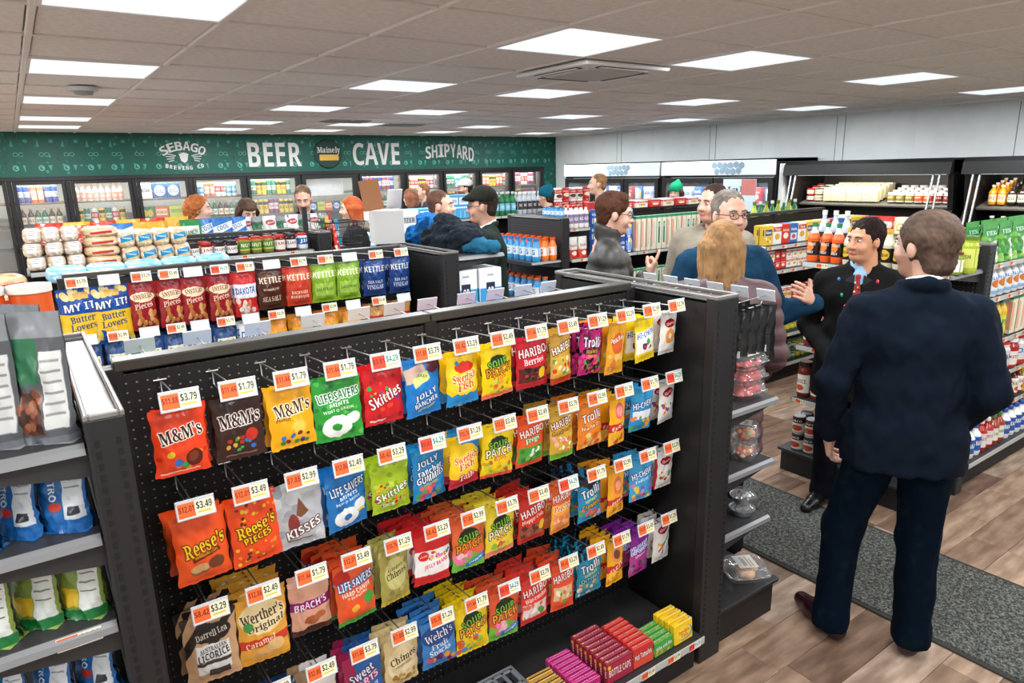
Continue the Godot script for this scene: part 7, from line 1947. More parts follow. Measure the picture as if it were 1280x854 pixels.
func person(a: Dictionary) -> Node3D:
	var h: float = a.h
	var k := h / 1.78
	var pos: Vector2 = a.at
	var t := thing("person", a.label, "person", W(pos.x, 0, pos.y), a.turn)
	var fine: float = a.get("cell", 0.02)
	var full: bool = a.get("full", true)
	var S := Transform3D(Basis().scaled(Vector3(k, k, k)), Vector3.ZERO)
	var skin: String = a.get("skin", "cf9c80")
	var sd: float = a.get("seed", 1)
	var lean: float = a.get("lean", 0.0)
	var bulk: float = a.get("bulk", 0.0)
	var sh := 0.185 + bulk * 0.5
	var el: Array = a.get("elbow", [Vector3(0.27, 1.14, -0.03), Vector3(-0.27, 1.14, -0.03)])
	var wr: Array = a.get("wrist", [Vector3(0.27, 0.9, 0.06), Vector3(-0.27, 0.9, 0.06)])
	var hd := Transform3D(Basis(Vector3.UP, a.get("head_turn", 0.0)) * Basis(Vector3.RIGHT, a.get("head_tilt", 0.0)), Vector3(0, 1.655, 0.03 + lean))
	# body
	var g := G.new()
	head_geo(g, S * hd, skin, a.get("lip", "b06a5e"), a.get("brow", "4a3426"), a.get("head_cell", 0.009), a.get("beard", ""))
	var inner := Field.new(Vector3(-0.55, -0.02 if full else 0.7, -0.35), Vector3(0.55, 1.56, 0.6), 0.035)
	inner.cap(Vector3(0, 1.36, 0), Vector3(0, 0.98, 0), 0.075, 0.075, 0.03)
	inner.cap(Vector3(-0.12, 1.41, 0), Vector3(0.12, 1.41, 0), 0.035, 0.035, 0.03)
	inner.cap(Vector3(0, 1.4, 0), Vector3(0, 1.53, 0.0), 0.05, 0.05, 0.02)
	for s in 2:
		var sg := 1.0 if s == 0 else -1.0
		inner.cap(Vector3(sg * sh * 0.9, 1.42, 0), el[s], 0.045, 0.04, 0.02)
		inner.cap(el[s], wr[s], 0.036, 0.03, 0.02)
	inner.flesh(g, S, tint(skin))
	var poses: Array = a.get("hands", ["relaxed", "relaxed"])
	for s in 2:
		if poses[s] == "":
			continue
		var sg := 1.0 if s == 0 else -1.0
		var dr: Vector3 = a.get("hand_dir", [wr[0] - el[0], wr[1] - el[1]])[s]
		var pm: Vector3 = a.get("palm", [Vector3(-1, 0, 0), Vector3(1, 0, 0)])[s]
		var hg := G.new()
		hand_geo(hg, wr[s] + dr.normalized() * 0.03, dr, pm, -1.0 if s == 0 else 1.0, poses[s], a.get("hand_skin", skin), a.get("hand_cell", 0.006))
		for q in hg.v.size():
			g.v.append(S * hg.v[q]); g.n.append(hg.n[q]); g.u.append(Vector2.ZERO); g.c.append(hg.c[q])
	var sm := M("skin", "ffffff", 0.5, 0.0, true)
	obj("body", g.mesh(sm), t)
	# coat or jacket
	var hem: float = a.get("hem", 0.86)
	var j := Field.new(Vector3(-0.62, hem - 0.06, -0.34), Vector3(0.62, 1.6, 0.62), fine)
	var b := 0.0 + bulk
	j.cap(Vector3(-0.09, 1.33, 0.0), Vector3(0.09, 1.33, 0.0), 0.118 + b, 0.118 + b, 0.04, 1.12)
	j.cap(Vector3(-0.065, 1.12, 0.01), Vector3(0.065, 1.12, 0.01), 0.118 + b, 0.118 + b, 0.06, 1.1)
	j.cap(Vector3(-0.07, 0.93, 0.0), Vector3(0.07, 0.93, 0.0), 0.125 + b, 0.125 + b, 0.06, 1.1)
	j.cap(Vector3(0, 1.3, 0), Vector3(0, hem, 0), 0.14 + b, 0.165 + b, 0.05, 1.2)
	if hem < 0.85: j.cap(Vector3(-0.075, 0.93, 0), Vector3(-0.085, hem, 0.0), 0.125 + b, 0.13 + b, 0.05, 1.1)
	if hem < 0.85: j.cap(Vector3(0.075, 0.93, 0), Vector3(0.085, hem, 0.0), 0.125 + b, 0.13 + b, 0.05, 1.1)
	j.cap(Vector3(-sh + 0.045, 1.42, -0.012), Vector3(sh - 0.045, 1.42, -0.012), 0.058 + b * 0.6, 0.058 + b * 0.6, 0.05)
	j.cap(Vector3(-0.05, 1.47, -0.02), Vector3(0.05, 1.47, -0.02), 0.05, 0.05, 0.05)
	for s in 2:
		var sg := 1.0 if s == 0 else -1.0
		j.cap(Vector3(sg * sh, 1.408, -0.005), el[s], 0.062 + b * 0.7, 0.054 + b * 0.6, 0.03)
		j.cap(el[s], wr[s], 0.056 + b * 0.6, 0.044 + b * 0.4, 0.02)
	for s: float in [-1, 1]:
		j.cap(Vector3(s * 0.03, 1.475, -0.025), Vector3(s * (sh - 0.03), 1.425, -0.012), 0.046, 0.05, 0.04)
	j.cap(Vector3(0, 1.47, -0.0), Vector3(0, 1.72, -0.012), 0.052, 0.064, 0.01, 1.0, true)
	var band := func(a0: float, up: float) -> Vector3:
		return Vector3(sin(a0) * 0.074, 1.497 - 0.028 * cos(a0) + up, -0.014 + cos(a0) * 0.066)
	for q in 30:
		var a0 := TAU * q / 30.0
		if cos(a0) < a.get("collar_open", 0.75):
			for lv in int(ceil(a.get("collar", 0.016) / 0.01)) + 1:
				j.cap(band.call(a0, 0.01 * lv), band.call(a0 + TAU / 30.0, 0.01 * lv), 0.013, 0.013, 0.006)
	j.cut(Vector3(0, hem, 0), Vector3(0, -1, 0), Vector3(0, hem + 0.25, 0), Vector3(0, -1, 0))
	var jg := G.new()
	j.flesh(jg, S, tint(a.jacket, 0.08), quilt(0.085, 0.014) if a.get("puffer", false) else folds(a.get("fold", 0.009), 7.0, 12.0, int(sd)))
	obj(a.get("coat_name", "jacket"), jg.mesh(cloth("puffer", 0.5) if a.get("puffer", false) else cloth("wool", 0.88)), t)
	if a.has("shirt"):
		var sf := Field.new(Vector3(-0.12, 1.15, -0.1), Vector3(0.12, 1.6, 0.2), 0.006)
		if a.get("open", false):
			sf.cap(Vector3(0, 1.46, 0.058), Vector3(0, 1.27, 0.102), 0.036, 0.02, 0.02)
		sf.cap(Vector3(0, 1.44, -0.002), Vector3(0, 1.7, -0.01), 0.05, 0.058, 0.006, 1.0, true)
		for q in 30:
			var a0 := TAU * q / 30.0
			for up: float in [0.0, 0.012, 0.024]:
				var p := Vector3(sin(a0) * 0.061, 1.508 - 0.026 * cos(a0) + up, -0.01 + cos(a0) * 0.058)
				var p2 := Vector3(sin(a0 + 0.21) * 0.061, 1.508 - 0.026 * cos(a0 + 0.21) + up, -0.01 + cos(a0 + 0.21) * 0.058)
				sf.cap(p, p2, 0.0065, 0.0065, 0.004)
		var sg2 := G.new()
		sf.flesh(sg2, S, tint(a.shirt, 0.03))
		obj("shirt", sg2.mesh(cloth("shirt", 0.8)), t)
	# hair and hats
	if a.has("hair"):
		var hg := G.new()
		hair_geo(hg, S * hd, a.hair[0], a.hair[1], a.get("hair_cell", 0.009))
		obj("hair", hg.mesh(cloth("hair", 0.6)), t)
	if a.has("hat"):
		var hf := Field.new(Vector3(-0.13, -0.06, -0.15), Vector3(0.13, 0.2, 0.24), 0.008)
		if a.hat[0] == "cap":
			hf.ell(Vector3(0, 0.058, -0.014), Vector3(0.088, 0.1, 0.108), 0.01)
			hf.cut(Vector3(0, 0.045, 0), Vector3(0, -1, 0.1))
			hf.cap(Vector3(-0.035, 0.055, 0.098), Vector3(0.035, 0.055, 0.098), 0.046, 0.046, 0.01)
			hf.ell(Vector3(0, 0.01, 0.15), Vector3(0.16, 0.042, 0.12), 0.01, true)
			hf.ell(Vector3(0, 0.115, 0.17), Vector3(0.16, 0.05, 0.08), 0.01, true)
		else:
			hf.ell(Vector3(0, 0.05, -0.012), Vector3(0.092, 0.105, 0.112), 0.01)
			hf.cap(Vector3(0, 0.1, -0.03), Vector3(0, 0.14, -0.06), 0.06, 0.03, 0.04)
			hf.cut(Vector3(0, 0.012, 0), Vector3(0, -1, 0.2))
			if a.hat[0] == "pompom": hf.ell(Vector3(0, 0.155, -0.075), Vector3(0.03, 0.03, 0.03), 0.01)
		var hg := G.new()
		hf.flesh(hg, S * hd, tint(a.hat[1], 0.12))
		obj("cap" if a.hat[0] == "cap" else "beanie", hg.mesh(cloth("knit", 0.9)), t)
	if a.has("glasses"):
		var gg := G.new()
		gg.xf = S * hd
		gg.col = lin(a.glasses)
		for s: float in [-1, 1]:
			var ring := []
			for q in 13:
				ring.append(Vector3(s * 0.032 + cos(TAU * q / 12) * 0.023, 0.004 + sin(TAU * q / 12) * 0.016, 0.104 - absf(s * 0.032 + cos(TAU * q / 12) * 0.023) * 0.12))
			gg.tube(ring, 0.0022, 5)
			gg.tube([Vector3(s * 0.055, 0.008, 0.097), Vector3(s * 0.078, 0.01, 0.06), Vector3(s * 0.084, 0.01, -0.015)], 0.0022, 5)
		gg.tube([Vector3(-0.01, 0.006, 0.103), Vector3(0.01, 0.006, 0.103)], 0.0022, 5)
		obj("glasses", gg.mesh(M("glasses_frame", "ffffff", 0.35, 0.0, true)), t)
	if full:
		var ft: Array = a.get("feet", [Vector3(0.11, 0, 0.02), Vector3(-0.11, 0, 0.02)])
		var toe: Array = a.get("toes", [0.25, -0.25])
		var kn: Array = a.get("knees", [ft[0] * 0.9 + Vector3(0, 0.5, 0.02), ft[1] * 0.9 + Vector3(0, 0.5, 0.02)])
		var p := Field.new(Vector3(-0.42, -0.02, -0.32), Vector3(0.42, 1.08, 0.42), fine)
		p.cap(Vector3(-0.065, 0.95, 0), Vector3(0.065, 0.95, 0), 0.112, 0.112, 0.04, 1.1)
		for s in 2:
			var sg := 1.0 if s == 0 else -1.0
			var an: Vector3 = ft[s] + Vector3(0, 0.09, -0.02)
			p.cap(Vector3(sg * 0.088, 0.9, 0.0), kn[s], 0.1, 0.078, 0.03)
			p.cap(kn[s], an, 0.076, 0.068, 0.03)
			p.cap(an, an + Vector3(0, -0.05, -0.005), 0.066, 0.07, 0.03)
		p.cut(Vector3(0, 0.045, 0), Vector3(0, -1, 0), Vector3(0, 0.3, 0), Vector3(0, -1, 0))
		var pg := G.new()
		p.flesh(pg, S, tint(a.get("trousers", "14161a"), 0.08), folds(0.008, 5.0, 14.0, int(sd) + 3))
		obj("trousers", pg.mesh(cloth("wool", 0.88)), t)
		for s in 2:
			var e := Basis(Vector3.UP, toe[s])
			var q := Field.new(Vector3(-0.09, -0.02, -0.14), Vector3(0.09, 0.16, 0.24), 0.008)
			q.cap(Vector3(0, 0.042, -0.05), Vector3(0, 0.04, 0.1), 0.04, 0.046, 0.02)
			q.cap(Vector3(0, 0.05, 0.05), Vector3(0, 0.032, 0.19), 0.047, 0.034, 0.02)
			q.cap(Vector3(0, 0.05, -0.03), Vector3(0, 0.1, -0.02), 0.04, 0.036, 0.02)
			q.cut(Vector3(0, 0.002, 0), Vector3(0, -1, 0))
			var qg := G.new()
			var lea := lin(a.get("shoes", "2a1a1a"))
			q.flesh(qg, S * Transform3D(e, ft[s]), func(pp: Vector3, _n: Vector3) -> Color:
				return lea if pp.y > 0.018 else Color(0.01, 0.01, 0.01))
			obj("shoe", qg.mesh(M("shoe_leather", "ffffff", 0.25, 0.0, true)), t)
	return t
func people() -> void:
	# the man in the navy suit, seen from behind
	person({"label": "man in a navy suit seen from behind, brown hair, standing on the mat edge", "at": Vector2(2.72, 1.195), "turn": deg_to_rad(128), "h": 1.815, "full": true, "cell": 0.013, "head_cell": 0.006, "hair_cell": 0.006, "jacket": "0e1a25", "trousers": "0c151e", "shoes": "2c1418", "shirt": "e6e6e6", "hair": ["full", "54443a"], "skin": "d0a48e", "head_turn": 0.7, "hem": 0.81, "bulk": 0.008, "beard": "b98a74", "brow": "6b4a38",
		"elbow": [Vector3(0.27, 1.14, -0.02), Vector3(-0.255, 1.13, -0.05)], "wrist": [Vector3(0.25, 0.9, 0.08), Vector3(-0.19, 0.93, 0.15)], "feet": [Vector3(0.19, 0, 0.03), Vector3(-0.11, 0, 0.0)], "toes": [0.5, -0.3], "hands": ["relaxed", "relaxed"], "fold": 0.013, "seed": 4})
	var m2 := person({"label": "man in a black overcoat with light blue shirt and red patterned tie", "at": Vector2(3.775, 1.98), "turn": deg_to_rad(-70), "h": 1.7, "full": true, "cell": 0.013, "head_cell": 0.005, "hair_cell": 0.006, "jacket": "17181a", "trousers": "131417", "shoes": "121212", "shirt": "8fb6dc", "open": true, "hair": ["short", "241a17"], "skin": "c9906e", "lip": "b06858", "head_turn": -0.55, "hem": 0.72, "bulk": 0.012, "coat_name": "overcoat", "collar": 0.02,
		"elbow": [Vector3(0.28, 1.13, -0.05), Vector3(-0.28, 1.13, -0.05)], "wrist": [Vector3(0.08, 0.97, 0.2), Vector3(-0.09, 0.97, 0.19)], "hands": ["clasp", "clasp"], "palm": [Vector3(-0.2, -0.4, -1), Vector3(0.2, -0.3, -1)], "hand_dir": [Vector3(-1, -0.25, 0.25), Vector3(1, -0.25, 0.15)], "hand_cell": 0.0045, "seed": 6, "feet": [Vector3(0.11, 0, -0.02), Vector3(-0.1, 0, 0.05)]})
	# tie and string of coloured lights
	var tie := G.new()
	tie.col = lin("a52a2c")
	var sc := 1.7 / 1.78
	tie.xf = Transform3D(Basis().scaled(Vector3(sc, sc, sc)), Vector3.ZERO)
	tie.box(Vector3(0, 1.46, 0.116), Vector3(0.028, 0.03, 0.018), 0.006)
	tie.xf = tie.xf * Transform3D(Basis(Vector3.RIGHT, -0.02), Vector3(0, 1.448, 0.12))
	tie.prism(PackedVector2Array([Vector2(-0.011, 0), Vector2(0.011, 0), Vector2(0.028, -0.18), Vector2(0, -0.22), Vector2(-0.028, -0.18)]), -0.003, 0.006)
	for q in 14:
		tie.col = lin(["e8e0d8", "2a6a3a", "d8b04a", "1f2f5a"][q % 4])
		tie.ell(Vector3(-0.012 + 0.008 * (q % 4), -0.02 - 0.013 * q, 0.0065), Vector3(0.006, 0.006, 0.001), 6, 4)
	obj("tie", tie.mesh(M("tie_silk", "ffffff", 0.45, 0.0, true)), m2)
	for s: float in [-1, 1]:
		var lp := G.new()
		lp.xf = Transform3D(Basis().scaled(Vector3(sc, sc, sc)), Vector3.ZERO) * Transform3D(Basis(Vector3.UP, s * 0.25) * Basis(Vector3.RIGHT, -0.2), Vector3(0, 1.34, 0.112))
		lp.prism(PackedVector2Array([Vector2(s * 0.03, 0.13), Vector2(s * 0.075, 0.1), Vector2(s * 0.088, 0.03), Vector2(s * 0.07, 0.02), Vector2(s * 0.015, -0.12)]), -0.004, 0.008)
		obj("lapel", lp.mesh(M("lapel_wool", "1c1d1f", 0.9)), m2)
	for q in 9:
		var a := (q - 4) / 4.0
		var bead := G.new()
		bead.ell(Vector3(0, 0, 0), Vector3(0.008, 0.011, 0.008), 8, 6)
		var hx: String = ["2a7ad8", "1fa86a", "d83a4a"][q % 3]
		obj("string_light", bead.mesh(M("bead_" + hx, hx, 0.2)), m2, Vector3(a * 0.1, 1.44 - 0.2 * (1.0 - a * a), 0.115 + 0.035 * (1.0 - a * a)) * sc)
	var tag_ := carton_mesh("n_cup", 0.07, 0.025, 0.004)
	obj("name_tag", tag_, m2, Vector3(0.13, 1.29, 0.14) * sc)
	# the man in the blue jacket, talking with a raised hand
	var m3 := person({"label": "man with glasses in a blue jacket gesturing with a raised thumb", "at": Vector2(3.12, 2.4), "turn": deg_to_rad(-20), "h": 1.868, "full": true, "cell": 0.015, "head_cell": 0.006, "hair_cell": 0.007, "jacket": "1a3850", "trousers": "1c1e24", "shoes": "1a1a1a", "shirt": "b9b2a4", "hair": ["crop", "6d655c"], "skin": "d2a08a", "head_turn": -0.05, "glasses": "2a2624", "brow": "6d655c", "bulk": 0.02, "collar": 0.04, "collar_open": 0.6,
		"elbow": [Vector3(0.29, 1.13, 0.06), Vector3(-0.29, 1.13, -0.03)], "wrist": [Vector3(0.44, 1.19, 0.16), Vector3(-0.25, 0.95, 0.12)], "hands": ["thumb", "relaxed"], "palm": [Vector3(-0.2, -0.2, -1), Vector3(1, 0, 0)], "hand_dir": [Vector3(-0.7, 0.5, 0.3), Vector3(0, -1, 0.2)], "hand_cell": 0.0045, "seed": 8})
	var lg := G.new()
	text_geo(lg, "wave", bold, -0.03, 0.012, 0.06, 0.024, 0.0)
	obj("jacket_logo", lg.mesh(M("logo_white", "d6e6f0", 0.6)), m3, Vector3(0.1, 1.36, 0.162), 0.35)
	person({"label": "woman with long light brown hair in a maroon padded coat, back to us", "at": Vector2(2.7, 2.09), "turn": deg_to_rad(140), "h": 1.742, "full": true, "cell": 0.015, "head_cell": 0.009, "hair_cell": 0.007, "jacket": "573c3f", "trousers": "17181c", "shoes": "1c1c1e", "hair": ["long", "9a7650"], "skin": "d4a890", "puffer": true, "hem": 0.62, "bulk": 0.03, "coat_name": "padded_coat", "collar": 0.01, "seed": 9, "elbow": [Vector3(0.26, 1.13, -0.03), Vector3(-0.26, 1.13, -0.03)], "wrist": [Vector3(0.2, 0.95, 0.14), Vector3(-0.2, 0.95, 0.14)]})
	person({"label": "man in a beige fleece behind the man in the blue jacket", "at": Vector2(3.98, 3.18), "turn": deg_to_rad(-70), "h": 1.87, "cell": 0.02, "jacket": "8f8678", "hair": ["crop", "3a2c26"], "skin": "cf9a84", "head_turn": -0.4, "bulk": 0.03, "head_cell": 0.008})
	person({"label": "man with glasses in a black puffer jacket holding up a finger", "at": Vector2(3.02, 3.2), "turn": deg_to_rad(52), "h": 1.845, "cell": 0.016, "head_cell": 0.007, "hair_cell": 0.007, "jacket": "2c2926", "hair": ["swept", "4a2f22"], "skin": "d4a48c", "glasses": "2a2220", "puffer": true, "bulk": 0.022, "collar": 0.075, "collar_open": 1.1, "brow": "4a2f22", "head_tilt": 0.12,
		"elbow": [Vector3(0.29, 1.13, 0.03), Vector3(-0.28, 1.12, 0.06)], "wrist": [Vector3(0.22, 1.05, 0.26), Vector3(-0.12, 1.28, 0.2)], "hands": ["relaxed", "point"], "hand_dir": [Vector3(0, 0.1, 1), Vector3(0.1, 0.75, 0.5)], "palm": [Vector3(-1, 0, 0), Vector3(0.3, 0.1, -0.8)], "hand_cell": 0.005, "seed": 12})
	person({"label": "man in a dark green coat and black cap seen from the side", "at": Vector2(2.95, 4.5), "turn": deg_to_rad(-125), "h": 1.86, "full": true, "cell": 0.018, "head_cell": 0.008, "jacket": "1f2a25", "trousers": "15171a", "shirt": "d8d6d0", "hair": ["crop", "3a2e28"], "hat": ["cap", "24241f"], "glasses": "1a1a1a", "skin": "c89880", "bulk": 0.03, "hem": 0.74, "coat_name": "overcoat", "elbow": [Vector3(0.29, 1.13, 0.02), Vector3(-0.29, 1.12, 0.03)], "wrist": [Vector3(0.18, 1.04, 0.27), Vector3(-0.2, 1.05, 0.26)], "hand_dir": [Vector3(-0.3, 0.2, 1), Vector3(0.3, 0.2, 1)], "seed": 14})
	person({"label": "man with cropped hair in a dark grey jacket smiling behind the jackets", "at": Vector2(2.93, 5.2), "turn": deg_to_rad(35), "h": 1.845, "cell": 0.02, "head_cell": 0.008, "jacket": "2a2826", "hair": ["crop", "5a4034"], "skin": "d6a48c", "head_turn": 0.2, "bulk": 0.02, "seed": 15})
	person({"label": "fair-haired man in a dark jacket in front of the freezer doors", "at": Vector2(6.27, 6.85), "turn": deg_to_rad(-125), "h": 1.925, "cell": 0.025, "jacket": "2e3436", "hair": ["crop", "8a6848"], "skin": "d2a68e", "bulk": 0.02})
	person({"label": "shopper in a bright green knitted hat with pompom", "at": Vector2(7.3, 6.45), "turn": deg_to_rad(-70), "h": 1.77, "cell": 0.025, "jacket": "3a3f44", "hat": ["pompom", "1f8f63"], "hair": ["bob", "5a4030"], "skin": "d2a890", "bulk": 0.02})
	person({"label": "shopper in a teal knitted hat among the drink shelves", "at": Vector2(5.65, 7.15), "turn": deg_to_rad(-160), "h": 1.77, "cell": 0.025, "jacket": "4a4a4c", "hat": ["beanie", "135064"], "hair": ["crop", "3a2c24"], "skin": "cfa088", "bulk": 0.02})
	person({"label": "man in a black and white cap beside the cooler doors", "at": Vector2(5.82, 9.4), "turn": deg_to_rad(-120), "h": 1.86, "cell": 0.025, "jacket": "3a3a3a", "hat": ["cap", "b8b8b4"], "hair": ["crop", "2a211c"], "skin": "cfa088", "beard": "7a5a48"})
	person({"label": "shopper with short brown hair, far aisle, shorter of the pair", "at": Vector2(4.6, 8.9), "turn": deg_to_rad(-150), "h": 1.774, "cell": 0.025, "jacket": "4a3a38", "hair": ["bob", "8a5a44"], "skin": "d2a890"})
	person({"label": "shopper with short auburn hair, far aisle, taller of the pair", "at": Vector2(5.3, 9.85), "turn": deg_to_rad(-100), "h": 1.82, "cell": 0.025, "jacket": "3c4046", "hair": ["crop", "7a5038"], "skin": "d2a890"})
	var rd := person({"label": "woman with long red hair in a black coat with fur hood", "at": Vector2(2.83, 6.78), "turn": deg_to_rad(-110), "h": 1.77, "cell": 0.02, "head_cell": 0.008, "jacket": "232323", "hair": ["long", "a8512e"], "skin": "dcb09a", "bulk": 0.025, "seed": 20})
	var fg := G.new()
	var fur := Field.new(Vector3(-0.2, 1.3, -0.26), Vector3(0.2, 1.62, 0.1), 0.012)
	for q in 9:
		var a0 := PI * 0.5 + PI * q / 8.0
		fur.cap(Vector3(cos(a0 + PI / 2) * 0.0 + sin(a0) * 0.0 + cos(PI * q / 8.0) * 0.13, 1.5 - 0.05 * sin(PI * q / 8.0), -0.06 - 0.13 * sin(PI * q / 8.0)), Vector3(cos(PI * q / 8.0) * 0.13, 1.46, -0.06 - 0.13 * sin(PI * q / 8.0)), 0.035, 0.04, 0.02)
	fur.flesh(fg, Transform3D(Basis(), Vector3.ZERO), tint("7d7468", 0.4), folds(0.02, 60.0, 60.0, 3))
	obj("fur_hood", fg.mesh(cloth("fur", 0.95)), rd)
	person({"label": "man in a black jacket looking down at a shelf near the cooler doors", "at": Vector2(2.5, 7.3), "turn": deg_to_rad(-25), "h": 1.885, "cell": 0.022, "head_cell": 0.008, "jacket": "1b1c1e", "hair": ["crop", "6a5444"], "skin": "cfa088", "head_tilt": 0.35, "bulk": 0.02})
	person({"label": "shopper with a dark fringe looking down behind the jars", "at": Vector2(1.84, 7.05), "turn": deg_to_rad(5), "h": 1.785, "cell": 0.022, "head_cell": 0.008, "jacket": "26262a", "hair": ["bob", "4c3a30"], "skin": "d2a890", "head_tilt": 0.4})
	person({"label": "shopper with curly ginger hair behind the bread", "at": Vector2(1.46, 7.4), "turn": deg_to_rad(70), "h": 1.82, "cell": 0.022, "head_cell": 0.008, "jacket": "2f3a44", "hair": ["curly", "b06a3e"], "skin": "dcb29c"})

func pile(called: String, label: String, cat: String, at: Vector3, hex: String, blobs: Array, seed_: int, amp := 0.02) -> void:
	var f := Field.new(Vector3(-0.45, -0.03, -0.45), Vector3(0.45, 0.35, 0.45), 0.011)
	for b: Array in blobs:
		f.cap(b[0], b[1], b[2], b[3], 0.03)
	f.cut(Vector3(0, 0.001, 0), Vector3(0, -1, 0))
	var g := G.new()
	f.flesh(g, Transform3D(), tint(hex, 0.1), ridges(amp, seed_))
	one(called, label, cat, g.mesh(cloth("wool", 0.88)), at)

func ridges(amp: float, seed_: int) -> Callable:
	var nz := FastNoiseLite.new()
	nz.seed = seed_
	nz.frequency = 1.0
	return func(p: Vector3, _n: Vector3) -> float:
		var a := nz.get_noise_3d(p.x * 5.0, p.y * 7.0, p.z * 5.0)
		var b := nz.get_noise_3d(p.x * 10.0 + 7.0, p.y * 12.0, p.z * 10.0)
		return amp * (1.4 * (0.5 - absf(a) * 2.4) + 0.5 * (0.5 - absf(b) * 2.0))

func extras() -> void:
	rng.seed = 5
	# jackets thrown on the end shelving (top shelf at 1.5, x 2.1 to 2.44)
	pile("jacket", "bright blue jacket lying crumpled on the end shelving", "jacket", W(2.32, 1.503, 4.26), "1f5f9c", [[Vector3(-0.05, 0.06, -0.12), Vector3(0.05, 0.08, 0.1), 0.08, 0.09], [Vector3(0.0, 0.15, -0.05), Vector3(0.02, 0.12, 0.08), 0.07, 0.08], [Vector3(0.05, 0.04, 0.12), Vector3(0.0, 0.04, -0.2), 0.06, 0.07]], 3)
	pile("jacket", "charcoal jacket lying crumpled over the blue one", "jacket", W(2.27, 1.503, 3.88), "252b33", [[Vector3(-0.03, 0.06, -0.16), Vector3(0.05, 0.07, 0.14), 0.09, 0.1], [Vector3(0.02, 0.15, -0.1), Vector3(0.0, 0.12, 0.08), 0.08, 0.07], [Vector3(0.08, 0.05, 0.0), Vector3(0.05, 0.08, -0.15), 0.08, 0.08]], 5)
	pile("scarf", "teal garment bunched at the edge of the jacket pile", "garment", W(2.33, 1.503, 3.64), "2a6482", [[Vector3(-0.04, 0.035, -0.06), Vector3(0.05, 0.035, 0.08), 0.045, 0.045], [Vector3(0.0, 0.06, 0.0), Vector3(0.06, 0.03, 0.04), 0.035, 0.03]], 7, 0.012)
	var cp := G.new()
	var arc := []
	for k in 9:
		var a := PI * 0.1 + PI * 0.75 * k / 8.0
		arc.append(Vector3(0, sin(a) * 0.11, cos(a) * 0.1))
	for k in 8:
		var p: Vector3 = arc[k]
		var q: Vector3 = arc[k + 1]
		for s: float in [1, -1]:
			cp.quad(p + Vector3(-0.05, 0.0015 * s, 0), p + Vector3(0.05, 0.0015 * s, 0), q + Vector3(0.05, 0.0015 * s, 0), q + Vector3(-0.05, 0.0015 * s, 0), (q - p).cross(Vector3.RIGHT).normalized() * -s)
	one("cardboard_band", "curved grey card band standing on the end shelving beside jackets", "card", cp.mesh(M("card_grey", "8d8b8a", 0.7)), W(2.33, 1.505, 3.78), 0.4)
	# white shipper with an open brown flap behind the chip run
	var sb := thing("shipping_box", "white shipping box with an open brown flap behind the navy chip bags", "box", W(2.02, 1.54, 4.35), -0.3)
	obj("box_body", bx(Vector3(0.2, 0.22, 0.25), M("carton_white", "d4d2d0", 0.7), 0.003), sb, Vector3(0.02, 0.11, 0))
	var fl := obj("flap", bx(Vector3(0.13, 0.2, 0.004), M("carton_brown", "a8714c", 0.8), 0.0), sb, Vector3(-0.08, 0.32, 0.1))
	fl.rotation.z = 0.12
	fl.rotation.x = -0.2
	var fl2 := obj("side_flap", bx(Vector3(0.1, 0.18, 0.004), mats.carton_white, 0.0), sb, Vector3(0.1, 0.28, -0.1))
	fl2.rotation.x = 0.7
	# wire hand basket with packets on the third end shelving
	var bk := thing("wire_basket", "black wire basket of red and blue packets on end shelving", "basket", W(2.3, 1.352, 5.85), 0.05)
	var wg := G.new()
	for k in 9:
		var z := -0.16 + 0.04 * k
		wg.tube([Vector3(-0.16, 0.24, z), Vector3(-0.13, 0.01, z * 0.85), Vector3(0.13, 0.01, z * 0.85), Vector3(0.16, 0.24, z)], 0.003, 5)
	for y: float in [0.06, 0.12, 0.18]:
		var e := 0.13 + 0.03 * y / 0.24
		wg.tube([Vector3(-e, y, -0.15), Vector3(e, y, -0.15), Vector3(e, y, 0.15), Vector3(-e, y, 0.15), Vector3(-e, y, -0.15)], 0.003, 5)
	wg.tube([Vector3(-0.165, 0.245, -0.17), Vector3(0.165, 0.245, -0.17), Vector3(0.165, 0.245, 0.17), Vector3(-0.165, 0.245, 0.17), Vector3(-0.165, 0.245, -0.17)], 0.006, 6)
	obj("wire_body", wg.mesh(M("wire_black", "1c1c1c", 0.5, 0.3)), bk)
	for k in 4:
		one("basket_packet", "%s packet leaning in the wire basket" % ["red crisp", "bright blue", "orange cracker", "red candy"][k], "packet", pouch_mesh(["w_chip1", "s_basket", "w_chip2", "x_caps"][k], 0.14, 0.22, 0.06), W(2.2 + 0.05 * (k % 2), 1.372 + 0.03 * k, 5.72 + 0.08 * k), PI / 2 - 0.6, "packets in the wire basket")
	one("shelf_post", "dark upright post at the end of the jam jars", "post", bx(Vector3(0.035, 0.34, 0.035), M("post_metal", "262627", 0.45, 0.3), 0.003, Vector3(0, 0.17, 0)), W(1.955, 1.402, 5.72))
	# ceiling air unit
	var ac := thing("air_conditioner", "square white ceiling air conditioner with slatted vents", "air conditioner", W(2.97, CEIL, 3.32))
	var ag := G.new()
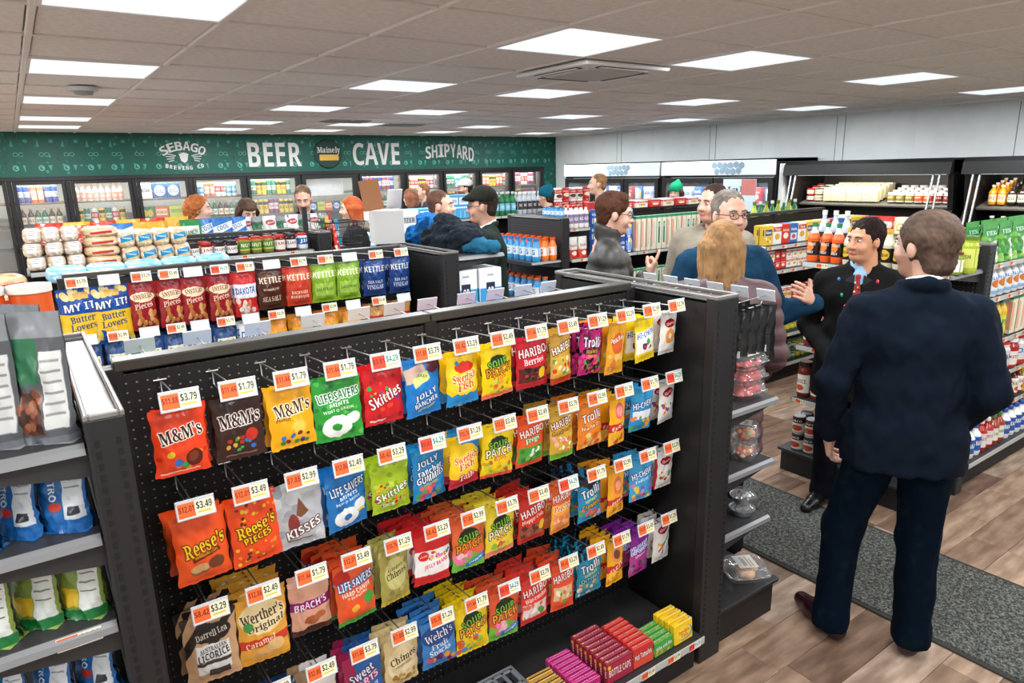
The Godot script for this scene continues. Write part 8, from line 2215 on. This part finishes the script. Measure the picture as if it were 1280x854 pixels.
	ag.box(Vector3(0, -0.012, 0), Vector3(0.66, 0.025, 0.66), 0.008)
	obj("fascia", ag.mesh(M("ac_white", "f0f0ee", 0.5)), ac)
	obj("grille", bx(Vector3(0.4, 0.012, 0.4), M("ac_grille", "c4c4c0", 0.6), 0.003), ac, Vector3(0, -0.028, 0))
	for k in 4:
		var vt := obj("vent", bx(Vector3(0.38, 0.006, 0.05), M("ac_slot", "2b2c2c", 0.6), 0.001), ac, Vector3(sin(k * PI / 2) * 0.265, -0.026, cos(k * PI / 2) * 0.265), k * PI / 2)
		obj("louver", bx(Vector3(0.37, 0.004, 0.022), mats.ac_white, 0.001), vt, Vector3(0, -0.004, 0.012))
	var sd := thing("smoke_detector", "small round white detector on the ceiling by a light panel", "detector", W(0.48, CEIL - 0.002, 5.35))
	var dg := G.new()
	dg.lathe([Vector2(0, 0.0), Vector2(0.085, 0.0), Vector2(0.085, -0.025), Vector2(0, -0.025)], 24)
	obj("base", dg.mesh(M("detector_white", "cfd2d2", 0.5)), sd)
	var dg2 := G.new()
	dg2.lathe([Vector2(0.0, -0.025), Vector2(0.06, -0.025), Vector2(0.05, -0.045), Vector2(0, -0.05)], 24)
	obj("sensor_dome", dg2.mesh(M("detector_grey", "8f9494", 0.4)), sd)
	for q: Array in [[3.2, 7.7], [4.1, 8.1]]:
		var v := thing("ceiling_vent", "flat grey air vent in the far ceiling, %s" % ("closer to us" if q[1] < 8 else "closer to the teal wall"), "vent", W(q[0], CEIL - 0.002, q[1]), 0, "ceiling vents")
		obj("frame", frame_mesh(0.5, 0.3, 0.03, 0.01, M("vent_grey", "a9a59e", 0.5)), v).rotation.x = PI / 2
		for k in 5:
			obj("slat", bx(Vector3(0.44, 0.004, 0.035), mats.vent_grey, 0.0), v, Vector3(0, -0.004, -0.1 + 0.05 * k)).rotation.x = 0.5
	var dup := 0
	for key: String in labels:
		if labels[key] > 1:
			dup += 1
			if dup < 12: print("same label x", labels[key], ": ", key)
	print("things ", labels.size(), " duplicates ", dup)
